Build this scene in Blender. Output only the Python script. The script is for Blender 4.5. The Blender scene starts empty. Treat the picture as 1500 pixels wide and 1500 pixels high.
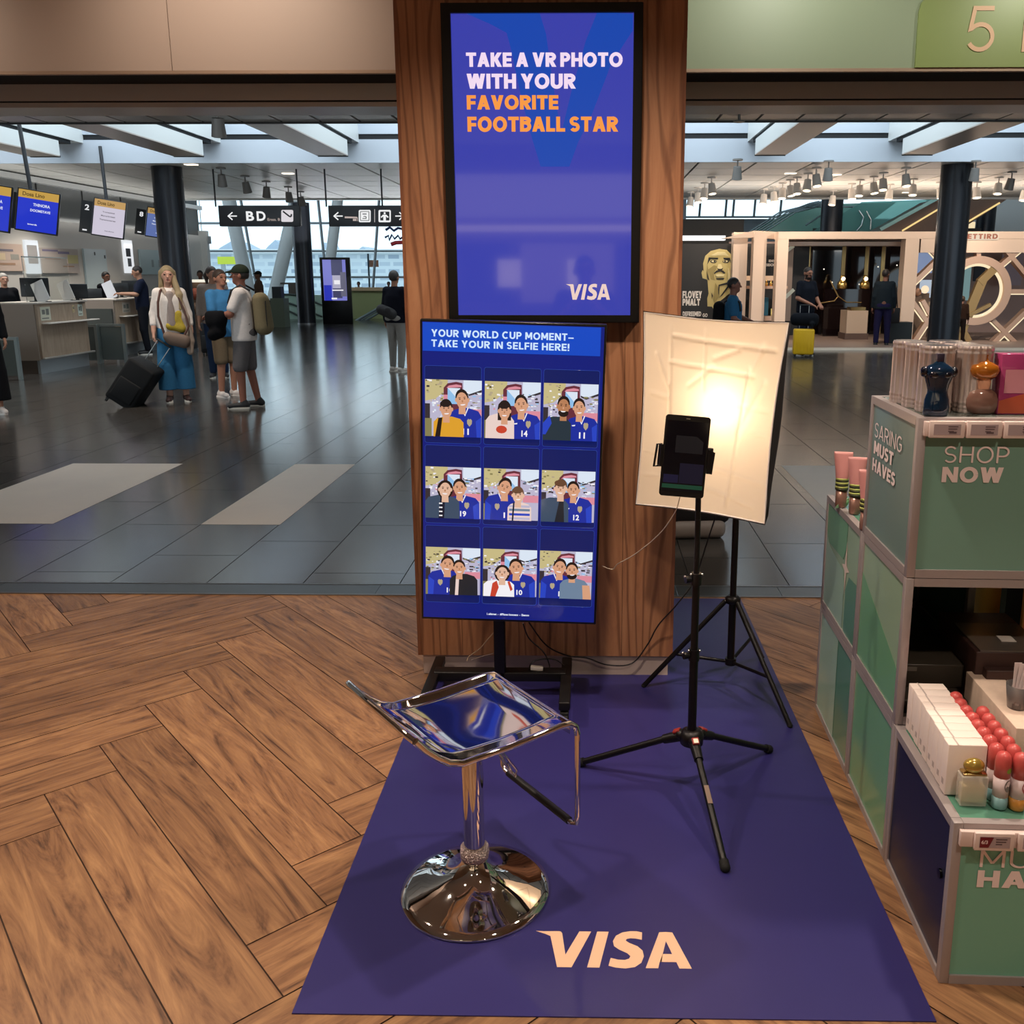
import bpy, bmesh, math, random
import numpy as np
from mathutils import Vector, Matrix
random.seed(7); np.random.seed(7)
scene = bpy.context.scene
COL = scene.collection
PI = math.pi
# ------------------------------------------------------------------ camera
F, CX, CY, EYE = 1326.0, 844.0, 685.0, 1.60          # focal length and principal point for a 1500 px frame
PITCH, YAW = math.radians(12.0), math.radians(0.9)
cam = bpy.data.cameras.new('camera')
cam.sensor_fit = 'HORIZONTAL'; cam.sensor_width = 36.0; cam.lens = 36.0 * F / 1500.0
cam.shift_x = (750 - CX) / 1500.0; cam.shift_y = (CY - 750) / 1500.0
cam.clip_start = 0.05; cam.clip_end = 600
camo = bpy.data.objects.new('camera', cam); COL.objects.link(camo)
camo.location = (0, 0, EYE); camo.rotation_euler = (math.radians(90) - PITCH, 0, YAW)
scene.camera = camo
# ------------------------------------------------------------------ sky
world = bpy.data.worlds.new('sky'); scene.world = world; world.use_nodes = True
wn = world.node_tree; wn.nodes.clear()
wo = wn.nodes.new('ShaderNodeOutputWorld'); wb = wn.nodes.new('ShaderNodeBackground')
wb.inputs[0].default_value = (0.72, 0.89, 1.0, 1); wb.inputs[1].default_value = 1.75
wn.links.new(wb.outputs[0], wo.inputs[0])
# ------------------------------------------------------------------ large lights: daylight that comes down the roof lights and in at the window wall
def area(name, loc, rot, sx, sy, power, col):
    l = bpy.data.lights.new(name, 'AREA'); l.shape = 'RECTANGLE'; l.size = sx; l.size_y = sy
    l.energy = power; l.color = col
    o = bpy.data.objects.new(name, l); o.location = loc; o.rotation_euler = rot; COL.objects.link(o); return o
area('skylight_daylight', (-0.5, 16.2, 6.6), (0, 0, 0), 26, 4.4, 1250, (0.86, 0.94, 1.0))
# added fill lights without a real source: on the shutter housing, on the shop roof and along the check-in wall, all washing the ceiling
area('ceiling_fill_light', (0, 5.3, 2.75), (math.radians(158), 0, 0), 24, .3, 230, (1.0, .93, .86))
area('ceiling_fill_light', (7.5, 23.6, 2.75), (math.radians(180), 0, 0), 11, 2.0, 120, (1.0, .92, .84))
area('ceiling_fill_light', (-11.8, 20.5, 2.95), (math.radians(180), math.radians(-25), 0), .4, 18, 60, (1.0, .97, .92))
area('ceiling_fill_light', (-6.0, 29.5, 2.5), (math.radians(192), 0, 0), 9, .5, 200, (.95, .97, 1.0))
# ------------------------------------------------------------------ exposure
scene.view_settings.view_transform = 'Standard'; scene.view_settings.look = 'None'
scene.view_settings.exposure = 0.0; scene.view_settings.gamma = 1.0
scene.view_settings.use_curve_mapping = False

# ------------------------------------------------------------------ measuring helpers: a photo pixel on a real plane
_fw = np.array([-math.sin(YAW)*math.cos(PITCH), math.cos(YAW)*math.cos(PITCH), -math.sin(PITCH)])
_rt = np.array([math.cos(YAW), math.sin(YAW), 0.0]); _up = np.cross(_rt, _fw)
def _ray(px, py): return _fw + _rt*((px-CX)/F) - _up*((py-CY)/F)
def fl(px, py, z=0.0):
    d = _ray(px, py); t = (z-EYE)/d[2]; return Vector((d[0]*t, d[1]*t, z))
def at(px, py, Y):
    d = _ray(px, py); t = Y/d[1]; return Vector((d[0]*t, Y, EYE+d[2]*t))
def atx(px, py, X):
    d = _ray(px, py); t = X/d[0]; return Vector((X, d[1]*t, EYE+d[2]*t))

# ------------------------------------------------------------------ materials
def lin(c):
    if isinstance(c, str):
        c = c.lstrip('#'); c = [int(c[i:i+2], 16) for i in (0, 2, 4)]
    return tuple((x/255/12.92 if x/255 <= 0.04045 else ((x/255+0.055)/1.055)**2.4) for x in c)
MATS = {}
def mat(name, c='#808080', rough=0.5, metal=0.0, emit=0.0, alpha=1.0, trans=0.0, spec=0.5, ior=1.45, coat=0.0, bump=0.0, bscale=60.0, vary=0.0):
    if name in MATS: return MATS[name]
    m = bpy.data.materials.new(name); m.use_nodes = True; nt = m.node_tree; b = nt.nodes['Principled BSDF']
    col = lin(c) + (1,)
    b.inputs['Base Color'].default_value = col; b.inputs['Roughness'].default_value = rough
    b.inputs['Metallic'].default_value = metal; b.inputs['IOR'].default_value = ior
    b.inputs['Specular IOR Level'].default_value = spec; b.inputs['Transmission Weight'].default_value = trans
    b.inputs['Coat Weight'].default_value = coat; b.inputs['Coat Roughness'].default_value = 0.03
    b.inputs['Alpha'].default_value = alpha
    if emit > 0:
        b.inputs['Emission Color'].default_value = col; b.inputs['Emission Strength'].default_value = emit
        b.inputs['Base Color'].default_value = (0.01, 0.01, 0.012, 1)
    if bump > 0 or vary > 0:
        tc = nt.nodes.new('ShaderNodeTexCoord'); n = nt.nodes.new('ShaderNodeTexNoise')
        n.inputs['Scale'].default_value = bscale; n.inputs['Detail'].default_value = 4
        nt.links.new(tc.outputs['Object'], n.inputs['Vector'])
        if bump > 0:
            bp = nt.nodes.new('ShaderNodeBump'); bp.inputs['Strength'].default_value = bump; bp.inputs['Distance'].default_value = 0.01
            nt.links.new(n.outputs['Fac'], bp.inputs['Height']); nt.links.new(bp.outputs['Normal'], b.inputs['Normal'])
        if vary > 0:
            mx = nt.nodes.new('ShaderNodeMix'); mx.data_type = 'RGBA'
            mx.inputs[6].default_value = tuple(x*(1-vary) for x in col[:3]) + (1,)
            mx.inputs[7].default_value = tuple(min(1, x*(1+vary)) for x in col[:3]) + (1,)
            nt.links.new(n.outputs['Fac'], mx.inputs[0]); nt.links.new(mx.outputs[2], b.inputs['Base Color'])
    MATS[name] = m; return m
def glow(c, e=1.0): return mat('glow_%s_%g' % (c, e), c, rough=0.12, emit=e, spec=0.35)   # the lit face of a screen or a lit sign
def paint(c, rough=0.5, **k): return mat('paint_%s_%g' % (c, rough), c, rough=rough, **k)
def cloth(c): return mat('cloth_'+c, c, rough=0.9, spec=0.15, bump=0.25, bscale=40, vary=0.12)
def skin_mat(c): return mat('skin_'+c, c, rough=0.55, spec=0.3)

# ------------------------------------------------------------------ tagging
def tag(o, label=None, cat=None, group=None, kind=None):
    if label: o['label'] = label
    if cat: o['category'] = cat
    if group: o['group'] = group
    if kind: o['kind'] = kind
    return o
def thing(name, label, cat, loc=(0, 0, 0), rz=0.0, group=None):
    o = bpy.data.objects.new(name, None); COL.objects.link(o); o.empty_display_size = 0.1
    o.location = loc; o.rotation_euler = (0, 0, rz); return tag(o, label, cat, group)
def copy_tree(o, parent=None):
    c = o.copy(); COL.objects.link(c); c.parent = parent
    for ch in list(o.children): copy_tree(ch, c)
    return c
def wmat(o):
    m = Matrix.LocRotScale(o.location, o.rotation_euler, o.scale)
    return wmat(o.parent) @ m if o.parent else m

# ------------------------------------------------------------------ mesh builder
class MB:
    def __init__(s): s.v = []; s.f = []; s.m = []; s.s = []
    def add(s, vs, fs, mi=0, smooth=False, M=None):
        n = len(s.v)
        s.v += [tuple(M @ Vector(v)) if M else tuple(v) for v in vs]
        for f in fs: s.f.append(tuple(i+n for i in f)); s.m.append(mi); s.s.append(smooth)
        return s
    def box(s, x0, x1, y0, y1, z0, z1, mi=0, bevel=0.0, M=None, seg=2):
        if bevel <= 0:
            v = [(x, y, z) for z in (z0, z1) for y in (y0, y1) for x in (x0, x1)]
            return s.add(v, [(0, 2, 3, 1), (4, 5, 7, 6), (0, 1, 5, 4), (2, 6, 7, 3), (0, 4, 6, 2), (1, 3, 7, 5)], mi, False, M)
        bm = bmesh.new(); bmesh.ops.create_cube(bm, size=1)
        for v in bm.verts: v.co = Vector(((x0+x1)/2+v.co.x*(x1-x0), (y0+y1)/2+v.co.y*(y1-y0), (z0+z1)/2+v.co.z*(z1-z0)))
        bmesh.ops.bevel(bm, geom=bm.edges[:], offset=bevel, segments=seg, profile=0.5, affect='EDGES', clamp_overlap=True)
        bm.verts.index_update()
        s.add([v.co.copy() for v in bm.verts], [[v.index for v in f.verts] for f in bm.faces], mi, True, M); bm.free(); return s
    def cyl(s, a, b, ra, rb=None, n=16, mi=0, caps=True):
        a = Vector(a); b = Vector(b); rb = ra if rb is None else rb
        d = (b-a).normalized(); t = Vector((1, 0, 0)) if abs(d.x) < .9 else Vector((0, 1, 0))
        u = d.cross(t).normalized(); w = d.cross(u)
        vs = []
        for c, r in ((a, ra), (b, rb)):
            for i in range(n):
                an = 2*PI*i/n; vs.append(c+u*(r*math.cos(an))+w*(r*math.sin(an)))
        s.add(vs, [(i, (i+1) % n, n+(i+1) % n, n+i) for i in range(n)], mi, True)
        if caps: s.add(vs, [tuple(reversed(range(n))), tuple(range(n, 2*n))], mi, False)
        return s
    def tube(s, pts, r, n=8, mi=0, closed=False):
        pts = [Vector(p) for p in pts]; N = len(pts); rs = r if isinstance(r, (list, tuple)) else [r]*N
        prev = None; vs = []
        for i, p in enumerate(pts):
            if closed: d = pts[(i+1) % N]-pts[i-1]
            else: d = pts[min(i+1, N-1)]-pts[max(i-1, 0)]
            d.normalize()
            if prev is None:
                t = Vector((0, 0, 1)) if abs(d.z) < .9 else Vector((1, 0, 0)); u = d.cross(t).normalized()
            else:
                u = (prev-d*prev.dot(d)).normalized()
            prev = u; w = d.cross(u)
            vs += [p+(u*math.cos(2*PI*k/n)+w*math.sin(2*PI*k/n))*rs[i] for k in range(n)]
        fs = []
        for i in range(N if closed else N-1):
            j = (i+1) % N
            fs += [(i*n+k, i*n+(k+1) % n, j*n+(k+1) % n, j*n+k) for k in range(n)]
        s.add(vs, fs, mi, True)
        if not closed: s.add(vs, [tuple(reversed(range(n))), tuple(range((N-1)*n, N*n))], mi, False)
        return s
    def lathe(s, prof, n=24, c=(0, 0, 0), sx=1.0, sy=1.0, mi=0, M=None, mis=None):
        vs = []; c = Vector(c)
        for r, z in prof: vs += [c+Vector((r*sx*math.cos(2*PI*k/n), r*sy*math.sin(2*PI*k/n), z)) for k in range(n)]
        for i in range(len(prof)-1):
            fs = [(i*n+k, i*n+(k+1) % n, (i+1)*n+(k+1) % n, (i+1)*n+k) for k in range(n)]
            s.add(vs if i == 0 else [], [] , mi)
            base = len(s.v)-len(vs)
            for f in fs: s.f.append(tuple(q+base for q in f)); s.m.append(mis[i] if mis else mi); s.s.append(True)
        base = len(s.v)-len(vs); L = len(prof)-1
        if M:
            for i in range(base, len(s.v)): s.v[i] = tuple(M @ Vector(s.v[i]))
        if prof[0][0] > 1e-5: s.f.append(tuple(base+k for k in reversed(range(n)))); s.m.append(mis[0] if mis else mi); s.s.append(False)
        if prof[-1][0] > 1e-5: s.f.append(tuple(base+L*n+k for k in range(n))); s.m.append(mis[-1] if mis else mi); s.s.append(False)
        return s
    def prism(s, poly, O=(0, 0, 0), U=(1, 0, 0), V=(0, 0, 1), d=0.01, mi=0, smooth=False):
        """polygon in the plane O,U,V pushed out by d along U x V (towards the camera for U=+x, V=+z)"""
        O = Vector(O); U = Vector(U); V = Vector(V); N = U.cross(V).normalized()
        n = len(poly)
        if sum(poly[i][0]*poly[(i+1) % n][1]-poly[(i+1) % n][0]*poly[i][1] for i in range(n)) < 0: poly = list(reversed(poly))
        b = [O+U*p[0]+V*p[1] for p in poly]; a = [q+N*d for q in b]
        fs = [tuple(range(n)), tuple(reversed(range(n, 2*n)))] + [(n+i, n+(i+1) % n, (i+1) % n, i) for i in range(n)]
        return s.add(a+b, fs, mi, smooth)
    def sphere(s, c, r, n=12, m=8, mi=0, M=None):
        r = (r, r, r) if not isinstance(r, (tuple, list)) else r; c = Vector(c)
        vs = [c+Vector((0, 0, -r[2]))]
        for j in range(1, m):
            ph = -PI/2+PI*j/m
            vs += [c+Vector((r[0]*math.cos(ph)*math.cos(2*PI*k/n), r[1]*math.cos(ph)*math.sin(2*PI*k/n), r[2]*math.sin(ph))) for k in range(n)]
        vs.append(c+Vector((0, 0, r[2]))); T = len(vs)-1
        fs = [(0, 1+(k+1) % n, 1+k) for k in range(n)]
        for j in range(m-2): fs += [(1+j*n+k, 1+j*n+(k+1) % n, 1+(j+1)*n+(k+1) % n, 1+(j+1)*n+k) for k in range(n)]
        fs += [(1+(m-2)*n+k, 1+(m-2)*n+(k+1) % n, T) for k in range(n)]
        return s.add(vs, fs, mi, True, M)
    def build(s, name, mats, parent=None, world=False):
        me = bpy.data.meshes.new(name)
        vs = s.v
        if parent is not None and world:
            iw = wmat(parent).inverted(); vs = [tuple(iw @ Vector(v)) for v in vs]
        me.from_pydata([tuple(v) for v in vs], [], s.f)
        for m in (mats if isinstance(mats, (list, tuple)) else [mats]): me.materials.append(m)
        me.polygons.foreach_set('material_index', s.m); me.polygons.foreach_set('use_smooth', s.s)
        me.update()
        o = bpy.data.objects.new(name, me); COL.objects.link(o)
        if parent is not None: o.parent = parent
        return o
def struct(o): o['kind'] = 'structure'; return o
def rot(axis, deg, piv=(0, 0, 0)):
    p = Vector(piv); return Matrix.Translation(p) @ Matrix.Rotation(math.radians(deg), 4, axis) @ Matrix.Translation(-p)
def rrect(x0, x1, y0, y1, r, n=4):
    out = []
    for cx, cy, a0 in ((x1-r, y1-r, 0), (x0+r, y1-r, 90), (x0+r, y0+r, 180), (x1-r, y0+r, 270)):
        out += [(cx+r*math.cos(math.radians(a0+90*i/n)), cy+r*math.sin(math.radians(a0+90*i/n))) for i in range(n+1)]
    return out
def ell(cx, cy, rx, ry, n=20, a0=0, a1=360, tilt=0):
    t = math.radians(tilt); o = []
    cnt = n+1 if a1-a0 < 360 else n
    for i in range(cnt):
        a = math.radians(a0+(a1-a0)*i/n); x = rx*math.cos(a); y = ry*math.sin(a)
        o.append((cx+x*math.cos(t)-y*math.sin(t), cy+x*math.sin(t)+y*math.cos(t)))
    return o
# ------------------------------------------------------------------ lettering (flat solid letters fitted to a box on a surface)
def text_mesh(body, O, U, V, w, h, bold=0.0, d=0.001, space=1.0, shear=0.0):
    """returns verts, faces: text fitted so that its lower left is O, its width w along U, its height h along V"""
    cu = bpy.data.curves.new('lettering', 'FONT'); cu.body = body; cu.size = 1.0; cu.offset = bold; cu.extrude = 0.0
    cu.space_character = space; cu.shear = shear; cu.resolution_u = 4; cu.fill_mode = 'FRONT'
    ob = bpy.data.objects.new('lettering', cu); COL.objects.link(ob)
    dg = bpy.context.evaluated_depsgraph_get(); me = bpy.data.meshes.new_from_object(ob.evaluated_get(dg))
    vs = np.array([v.co[:] for v in me.vertices]); fs = [tuple(p.vertices) for p in me.polygons]
    bpy.data.objects.remove(ob); bpy.data.curves.remove(cu); bpy.data.meshes.remove(me)
    if len(vs) == 0: return [], []
    x0, y0 = vs[:, 0].min(), vs[:, 1].min(); sx = w/max(1e-6, vs[:, 0].max()-x0); sy = h/max(1e-6, vs[:, 1].max()-y0)
    O = Vector(O); U = Vector(U).normalized(); V = Vector(V).normalized(); N = U.cross(V)
    return [O+U*((a-x0)*sx)+V*((b-y0)*sy)+N*d for a, b, c in vs], fs
def letters(name, lines, m, parent, world=True):
    """lines: list of text_mesh argument tuples, one part each"""
    for ln in lines:
        a, k = (ln[:-1], ln[-1]) if isinstance(ln[-1], dict) else (ln, {})
        v, f = text_mesh(*a, **k); b = MB(); b.add(v, f); o = b.build(name, m, parent, world)
    return o
# ------------------------------------------------------------------ a geometric stroke alphabet for the big capitals
def _band(pts, t):
    n = len(pts); out = []; L = []; R = []
    for i, (x, y) in enumerate(pts):
        a = pts[max(i-1, 0)]; c = pts[min(i+1, n-1)]
        d1 = (x-a[0], y-a[1]); d2 = (c[0]-x, c[1]-y)
        def nm(d): l = math.hypot(*d) or 1; return (-d[1]/l, d[0]/l)
        n1 = nm(d1) if i > 0 else nm(d2); n2 = nm(d2) if i < n-1 else nm(d1)
        m = (n1[0]+n2[0], n1[1]+n2[1]); l = math.hypot(*m) or 1; m = (m[0]/l, m[1]/l); k = t/2/max(.5, m[0]*n1[0]+m[1]*n1[1])
        L.append((x+m[0]*k, y+m[1]*k)); R.append((x-m[0]*k, y-m[1]*k))
    for i in range(n-1): out.append([R[i], R[i+1], L[i+1], L[i]])
    return out
def glyph(ch, t):
    """polygons of one capital in a box 1 high, stroke thickness t; returns (polygons, width)"""
    r = lambda x0, x1, y0, y1: [(x0, y0), (x1, y0), (x1, y1), (x0, y1)]
    def dg(x0, x1, y0=0, y1=1, k=1.12): w = t*k/2; return [(x0-w, y0), (x0+w, y0), (x1+w, y1), (x1-w, y1)]
    def arc(cx, cy, rx, ry, a0, a1, n=18): return [(cx+rx*math.cos(math.radians(a0+(a1-a0)*i/n)), cy+ry*math.sin(math.radians(a0+(a1-a0)*i/n))) for i in range(n+1)]
    h = t/2; k = t*.56; q = t*.92
    if ch == 'I': return [r(0, t, 0, 1)], t
    if ch == 'T': W = .70; return [r(0, W, 1-q, 1), r(W/2-h, W/2+h, 0, 1)], W
    if ch == 'L': W = .58; return [r(0, t, 0, 1), r(0, W, 0, q)], W
    if ch == 'E': W = .62; return [r(0, t, 0, 1), r(0, W, 0, q), r(0, W*.95, .5-q/2, .5+q/2), r(0, W, 1-q, 1)], W
    if ch == 'F': W = .60; return [r(0, t, 0, 1), r(0, W*.95, .47-q/2, .47+q/2), r(0, W, 1-q, 1)], W
    if ch == 'H': W = .76; return [r(0, t, 0, 1), r(W-t, W, 0, 1), r(0, W, .5-q/2, .5+q/2)], W
    if ch == 'A': W = .84; return [dg(k, W/2), dg(W-k, W/2), r(W*.2, W*.8, .2, .2+q*.85)], W
    if ch == 'V': W = .82; return [dg(W/2, k), dg(W/2, W-k)], W
    if ch == 'W': W = 1.16; return [dg(W*.29, k), dg(W*.29, W/2), dg(W*.71, W/2), dg(W*.71, W-k)], W
    if ch == 'M': W = .90; return [r(0, t, 0, 1), r(W-t, W, 0, 1), dg(W/2, h*1.1, .22, 1), dg(W/2, W-h*1.1, .22, 1)], W
    if ch == 'N': W = .80; return [r(0, t, 0, 1), r(W-t, W, 0, 1), dg(W-h*1.1, h*1.1)], W
    if ch == 'K': W = .76; return [r(0, t, 0, 1), dg(t*.9, W-k, .38, 1, 1.25), dg(W-k, W*.42, 0, .60, 1.25)], W
    if ch == 'Y': W = .80; return [dg(W/2, k, .40, 1), dg(W/2, W-k, .40, 1), r(W/2-h, W/2+h, 0, .45)], W
    if ch == 'O': W = .92; return _band(arc(W/2, .5, (W-t)/2, (1.02-q)/2, 0, 360, 36), t), W
    if ch in 'CG':
        W = .84; o = _band(arc(.45, .5, (.90-t)/2, (1.02-q)/2, 48, 312, 28), t)
        if ch == 'G': o += [r(.45, W, .5-q/2, .5+q/2), r(W-t, W, .16, .5)]
        return o, W
    if ch == 'U': W = .76; return [r(0, t, .36, 1), r(W-t, W, .36, 1)]+_band(arc(W/2, .37, (W-t)/2, .37-q/2, 180, 360), t), W
    if ch == 'D': W = .82; return [r(0, t, 0, 1), r(0, W*.45, 0, q), r(0, W*.45, 1-q, 1)]+_band(arc(W*.42, .5, W*.58-h, (1-q)/2, -90, 90), t), W
    if ch in 'PRB':
        W = .68 if ch == 'P' else .72; lo = .36 if ch == 'P' else (.40 if ch == 'R' else .48); cy = (1+lo)/2; ry = (1-lo-q)/2; cx = W*.50
        o = [r(0, t, 0, 1), r(0, cx, 1-q, 1), r(0, cx, lo, lo+q)]+_band(arc(cx, cy, W-cx-h, ry, -90, 90), t)
        if ch == 'R': o += [dg(W-k*.9, W*.48, 0, .45, 1.2)]
        if ch == 'B': o += [r(0, cx, 0, q), r(0, cx, lo+q*.0, lo+q)]+_band(arc(cx, (lo+q)/2, W-cx-h*.9, (lo+q-q)/2, -90, 90), t)
        return o, W
    if ch == 'S':
        W = .66; rx = (W-t*.95)/2; ry = (1.02-q)/4; p = arc(W/2, 1.01-q/2-ry, rx, ry, 28, 270, 18)+arc(W/2, -.01+q/2+ry, rx, ry, 90, -152, 18)[1:]
        return _band(p, q), W
    if ch == '5':
        W = .66; return _band([(W*.92, 1-h), (W*.20, 1-h), (W*.09, .50)]+arc(W*.47, .325, W*.53-h, .325-h, 138, -150, 22), t), W
    if ch == '!': return [r(0, t, .33, 1), r(0, t, 0, t*.95)], t
    if ch == '-': return [r(0, .7, .30, .30+q*.8)], .7
    return [], .3
def caps(mb, s, O, U, V, w, h, t=.24, gap=.10, word=.30, d=.0004, mi=0, lift=.001):
    """capitals fitted to width w along U and height h along V, standing lift off the surface"""
    O = Vector(O); U = Vector(U).normalized(); V = Vector(V).normalized(); N = U.cross(V)
    x = 0; P = []
    for c in s:
        if c == ' ': x += word; continue
        g, W = glyph(c, t); P += [[(a+x, b_) for a, b_ in pl] for pl in g]; x += W+gap
    x -= gap; sx = w/x
    for i, pl in enumerate(P): mb.add([O+U*(a*sx)+V*(b_*h)+N*(lift+i*1.2e-5*max(1, h*8)) for a, b_ in pl], [tuple(range(len(pl)))], mi)
def caps_obj(name, lines, m, parent):
    for args, kw in lines: b = MB(); caps(b, *args, **kw); o = b.build(name, m, parent, True)
    return o
# =================================================================== THE SETTING
def wood_mat(name, dark, midc, light, scale=1.0, rough=0.38, uv=True, lines=None):
    m = bpy.data.materials.new(name); m.use_nodes = True; nt = m.node_tree; N = nt.nodes; L = nt.links; b = N['Principled BSDF']
    tc = N.new('ShaderNodeTexCoord'); src = tc.outputs['UV'] if uv else tc.outputs['Object']
    mp = N.new('ShaderNodeMapping'); mp.inputs['Scale'].default_value = (0.9*scale, 6.5*scale, 1) if uv else (9*scale, 9*scale, 1.0*scale)
    L.new(src, mp.inputs[0])
    n1 = N.new('ShaderNodeTexNoise'); n1.inputs['Scale'].default_value = 1.6; n1.inputs['Detail'].default_value = 7; n1.inputs['Distortion'].default_value = 2.6; n1.inputs['Roughness'].default_value = 0.66
    L.new(mp.outputs[0], n1.inputs['Vector'])
    mp2 = N.new('ShaderNodeMapping'); mp2.inputs['Scale'].default_value = (4*scale, 60*scale, 1) if uv else (60*scale, 60*scale, 3*scale)
    L.new(src, mp2.inputs[0])
    n2 = N.new('ShaderNodeTexNoise'); n2.inputs['Scale'].default_value = 2.0; n2.inputs['Detail'].default_value = 3
    L.new(mp2.outputs[0], n2.inputs['Vector'])
    add = N.new('ShaderNodeMath'); add.operation = 'MULTIPLY_ADD'; add.inputs[1].default_value = 0.22; L.new(n2.outputs['Fac'], add.inputs[0]); L.new(n1.outputs['Fac'], add.inputs[2])
    cr = N.new('ShaderNodeValToRGB'); e = cr.color_ramp.elements
    e[0].position = 0.40; e[0].color = lin(dark)+(1,); e[1].position = 0.80; e[1].color = lin(light)+(1,)
    x = e.new(0.56); x.color = lin(midc)+(1,)
    L.new(add.outputs[0], cr.inputs[0])
    out = cr.outputs[0]
    if lines:                                   # cathedral grain: long stretched rings drawn as thin dark lines
        m3 = N.new('ShaderNodeMapping'); m3.inputs['Scale'].default_value = (1, 1, .2); m3.inputs['Location'].default_value = (.37, 0, .2); L.new(src, m3.inputs[0])
        wv = N.new('ShaderNodeTexWave'); wv.wave_type = 'BANDS'; wv.bands_direction = 'X'; wv.inputs['Scale'].default_value = 6.5; wv.inputs['Distortion'].default_value = 17; wv.inputs['Detail'].default_value = 2; wv.inputs['Detail Scale'].default_value = .75; wv.inputs['Detail Roughness'].default_value = .35
        L.new(m3.outputs[0], wv.inputs['Vector']); c2 = N.new('ShaderNodeValToRGB'); q = c2.color_ramp.elements; q[0].position = 0.0; q[0].color = (.6, .6, .6, 1); q[1].position = .25; q[1].color = (0, 0, 0, 1); L.new(wv.outputs['Fac'], c2.inputs[0])
        ml = N.new('ShaderNodeMix'); ml.data_type = 'RGBA'; ml.inputs[7].default_value = lin(lines)+(1,); L.new(c2.outputs[0], ml.inputs[0]); L.new(out, ml.inputs[6]); out = ml.outputs[2]
    if uv:
        at_ = N.new('ShaderNodeUVMap'); at_.uv_map = 'shade'; sp = N.new('ShaderNodeSeparateXYZ'); L.new(at_.outputs[0], sp.inputs[0])
        mr = N.new('ShaderNodeMapRange'); mr.inputs[3].default_value = 0.78; mr.inputs[4].default_value = 1.18; L.new(sp.outputs[0], mr.inputs[0])
        mx = N.new('ShaderNodeVectorMath'); mx.operation = 'SCALE'; L.new(out, mx.inputs[0]); L.new(mr.outputs[0], mx.inputs[3]); out = mx.outputs[0]
    L.new(out, b.inputs['Base Color']); b.inputs['Roughness'].default_value = rough
    bp = N.new('ShaderNodeBump'); bp.inputs['Strength'].default_value = 0.12; bp.inputs['Distance'].default_value = 0.004
    L.new(add.outputs[0], bp.inputs['Height']); L.new(bp.outputs[0], b.inputs['Normal'])
    MATS[name] = m; return m
M_FLOORWOOD = wood_mat('shop_floor_wood', '#452e20', '#805b3f', '#a57c55')
THR0, THR1 = 4.365, 4.535            # front and back edge of the metal threshold between shop and hall

def quads_with_uv(name, quads, mats, zs=0.0):
    """quads: (corners, uv corners, shade value, material index)"""
    me = bpy.data.meshes.new(name); vs = []; fs = []
    for q in quads:
        n = len(vs); vs += [(p[0], p[1], zs) for p in q[0]]; fs.append(tuple(range(n, n+len(q[0]))))
    me.from_pydata(vs, [], fs); u0 = me.uv_layers.new(name='UVMap'); u1 = me.uv_layers.new(name='shade')
    k = 0
    for q in quads:
        for uv in q[1]:
            u0.data[k].uv = uv; u1.data[k].uv = (q[2], q[2]); k += 1
    for m in mats: me.materials.append(m)
    me.polygons.foreach_set('material_index', [q[3] for q in quads]); me.update()
    o = bpy.data.objects.new(name, me); COL.objects.link(o); return o

def herringbone():
    w = 0.214; n = 6; g = 0.0019; A = math.radians(-47.5)
    U = Vector((math.cos(A), math.sin(A))); V = Vector((-U.y, U.x)); O = Vector((-1.69, 3.154))+U*(n*w)
    out = []
    for m_ in range(-4, 5):
        for k in range(-40, 41):
            for (u0, u1, v0, v1, h) in ((-k-n, -k, k, k+1, True), (-k-1, -k, k+1, k+1+n, False)):
                o = m_*n
                c = [(u0+o, v0+o), (u1+o, v0+o), (u1+o, v1+o), (u0+o, v1+o)]
                cc = O+U*((u0+u1)/2+o)*w+V*((v0+v1)/2+o)*w
                if not (-4.8 < cc.x < 3.6 and -4.6 < cc.y < 5.0): continue
                P = []
                for (a, b), (sa, sb) in zip(c, ((1, 1), (-1, 1), (-1, -1), (1, -1))):
                    P.append(O+U*(a*w+sa*g)+V*(b*w+sb*g))
                ru, rv = random.uniform(0, 40), random.uniform(0, 40)
                l_ = n*w
                uv = [(ru, rv), (ru+l_, rv), (ru+l_, rv+w), (ru, rv+w)] if h else [(ru, rv), (ru, rv+w), (ru+l_, rv+w), (ru+l_, rv)]
                out.append((P, uv, random.random(), 0))
    return out
fo = quads_with_uv('floor', herringbone(), [M_FLOORWOOD])
bm = bmesh.new(); bm.from_mesh(fo.data)
bmesh.ops.bisect_plane(bm, geom=bm.verts[:]+bm.edges[:]+bm.faces[:], plane_co=(0, THR0, 0), plane_no=(0, 1, 0), clear_outer=True)
base = [bm.verts.new((x, y, -0.004)) for x, y in ((-5, -5), (4, -5), (4, THR0), (-5, THR0))]
f = bm.faces.new(base); f.material_index = 1
bm.to_mesh(fo.data); bm.free(); fo.data.materials.append(paint('#3a2415', 0.7)); struct(fo)

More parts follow.
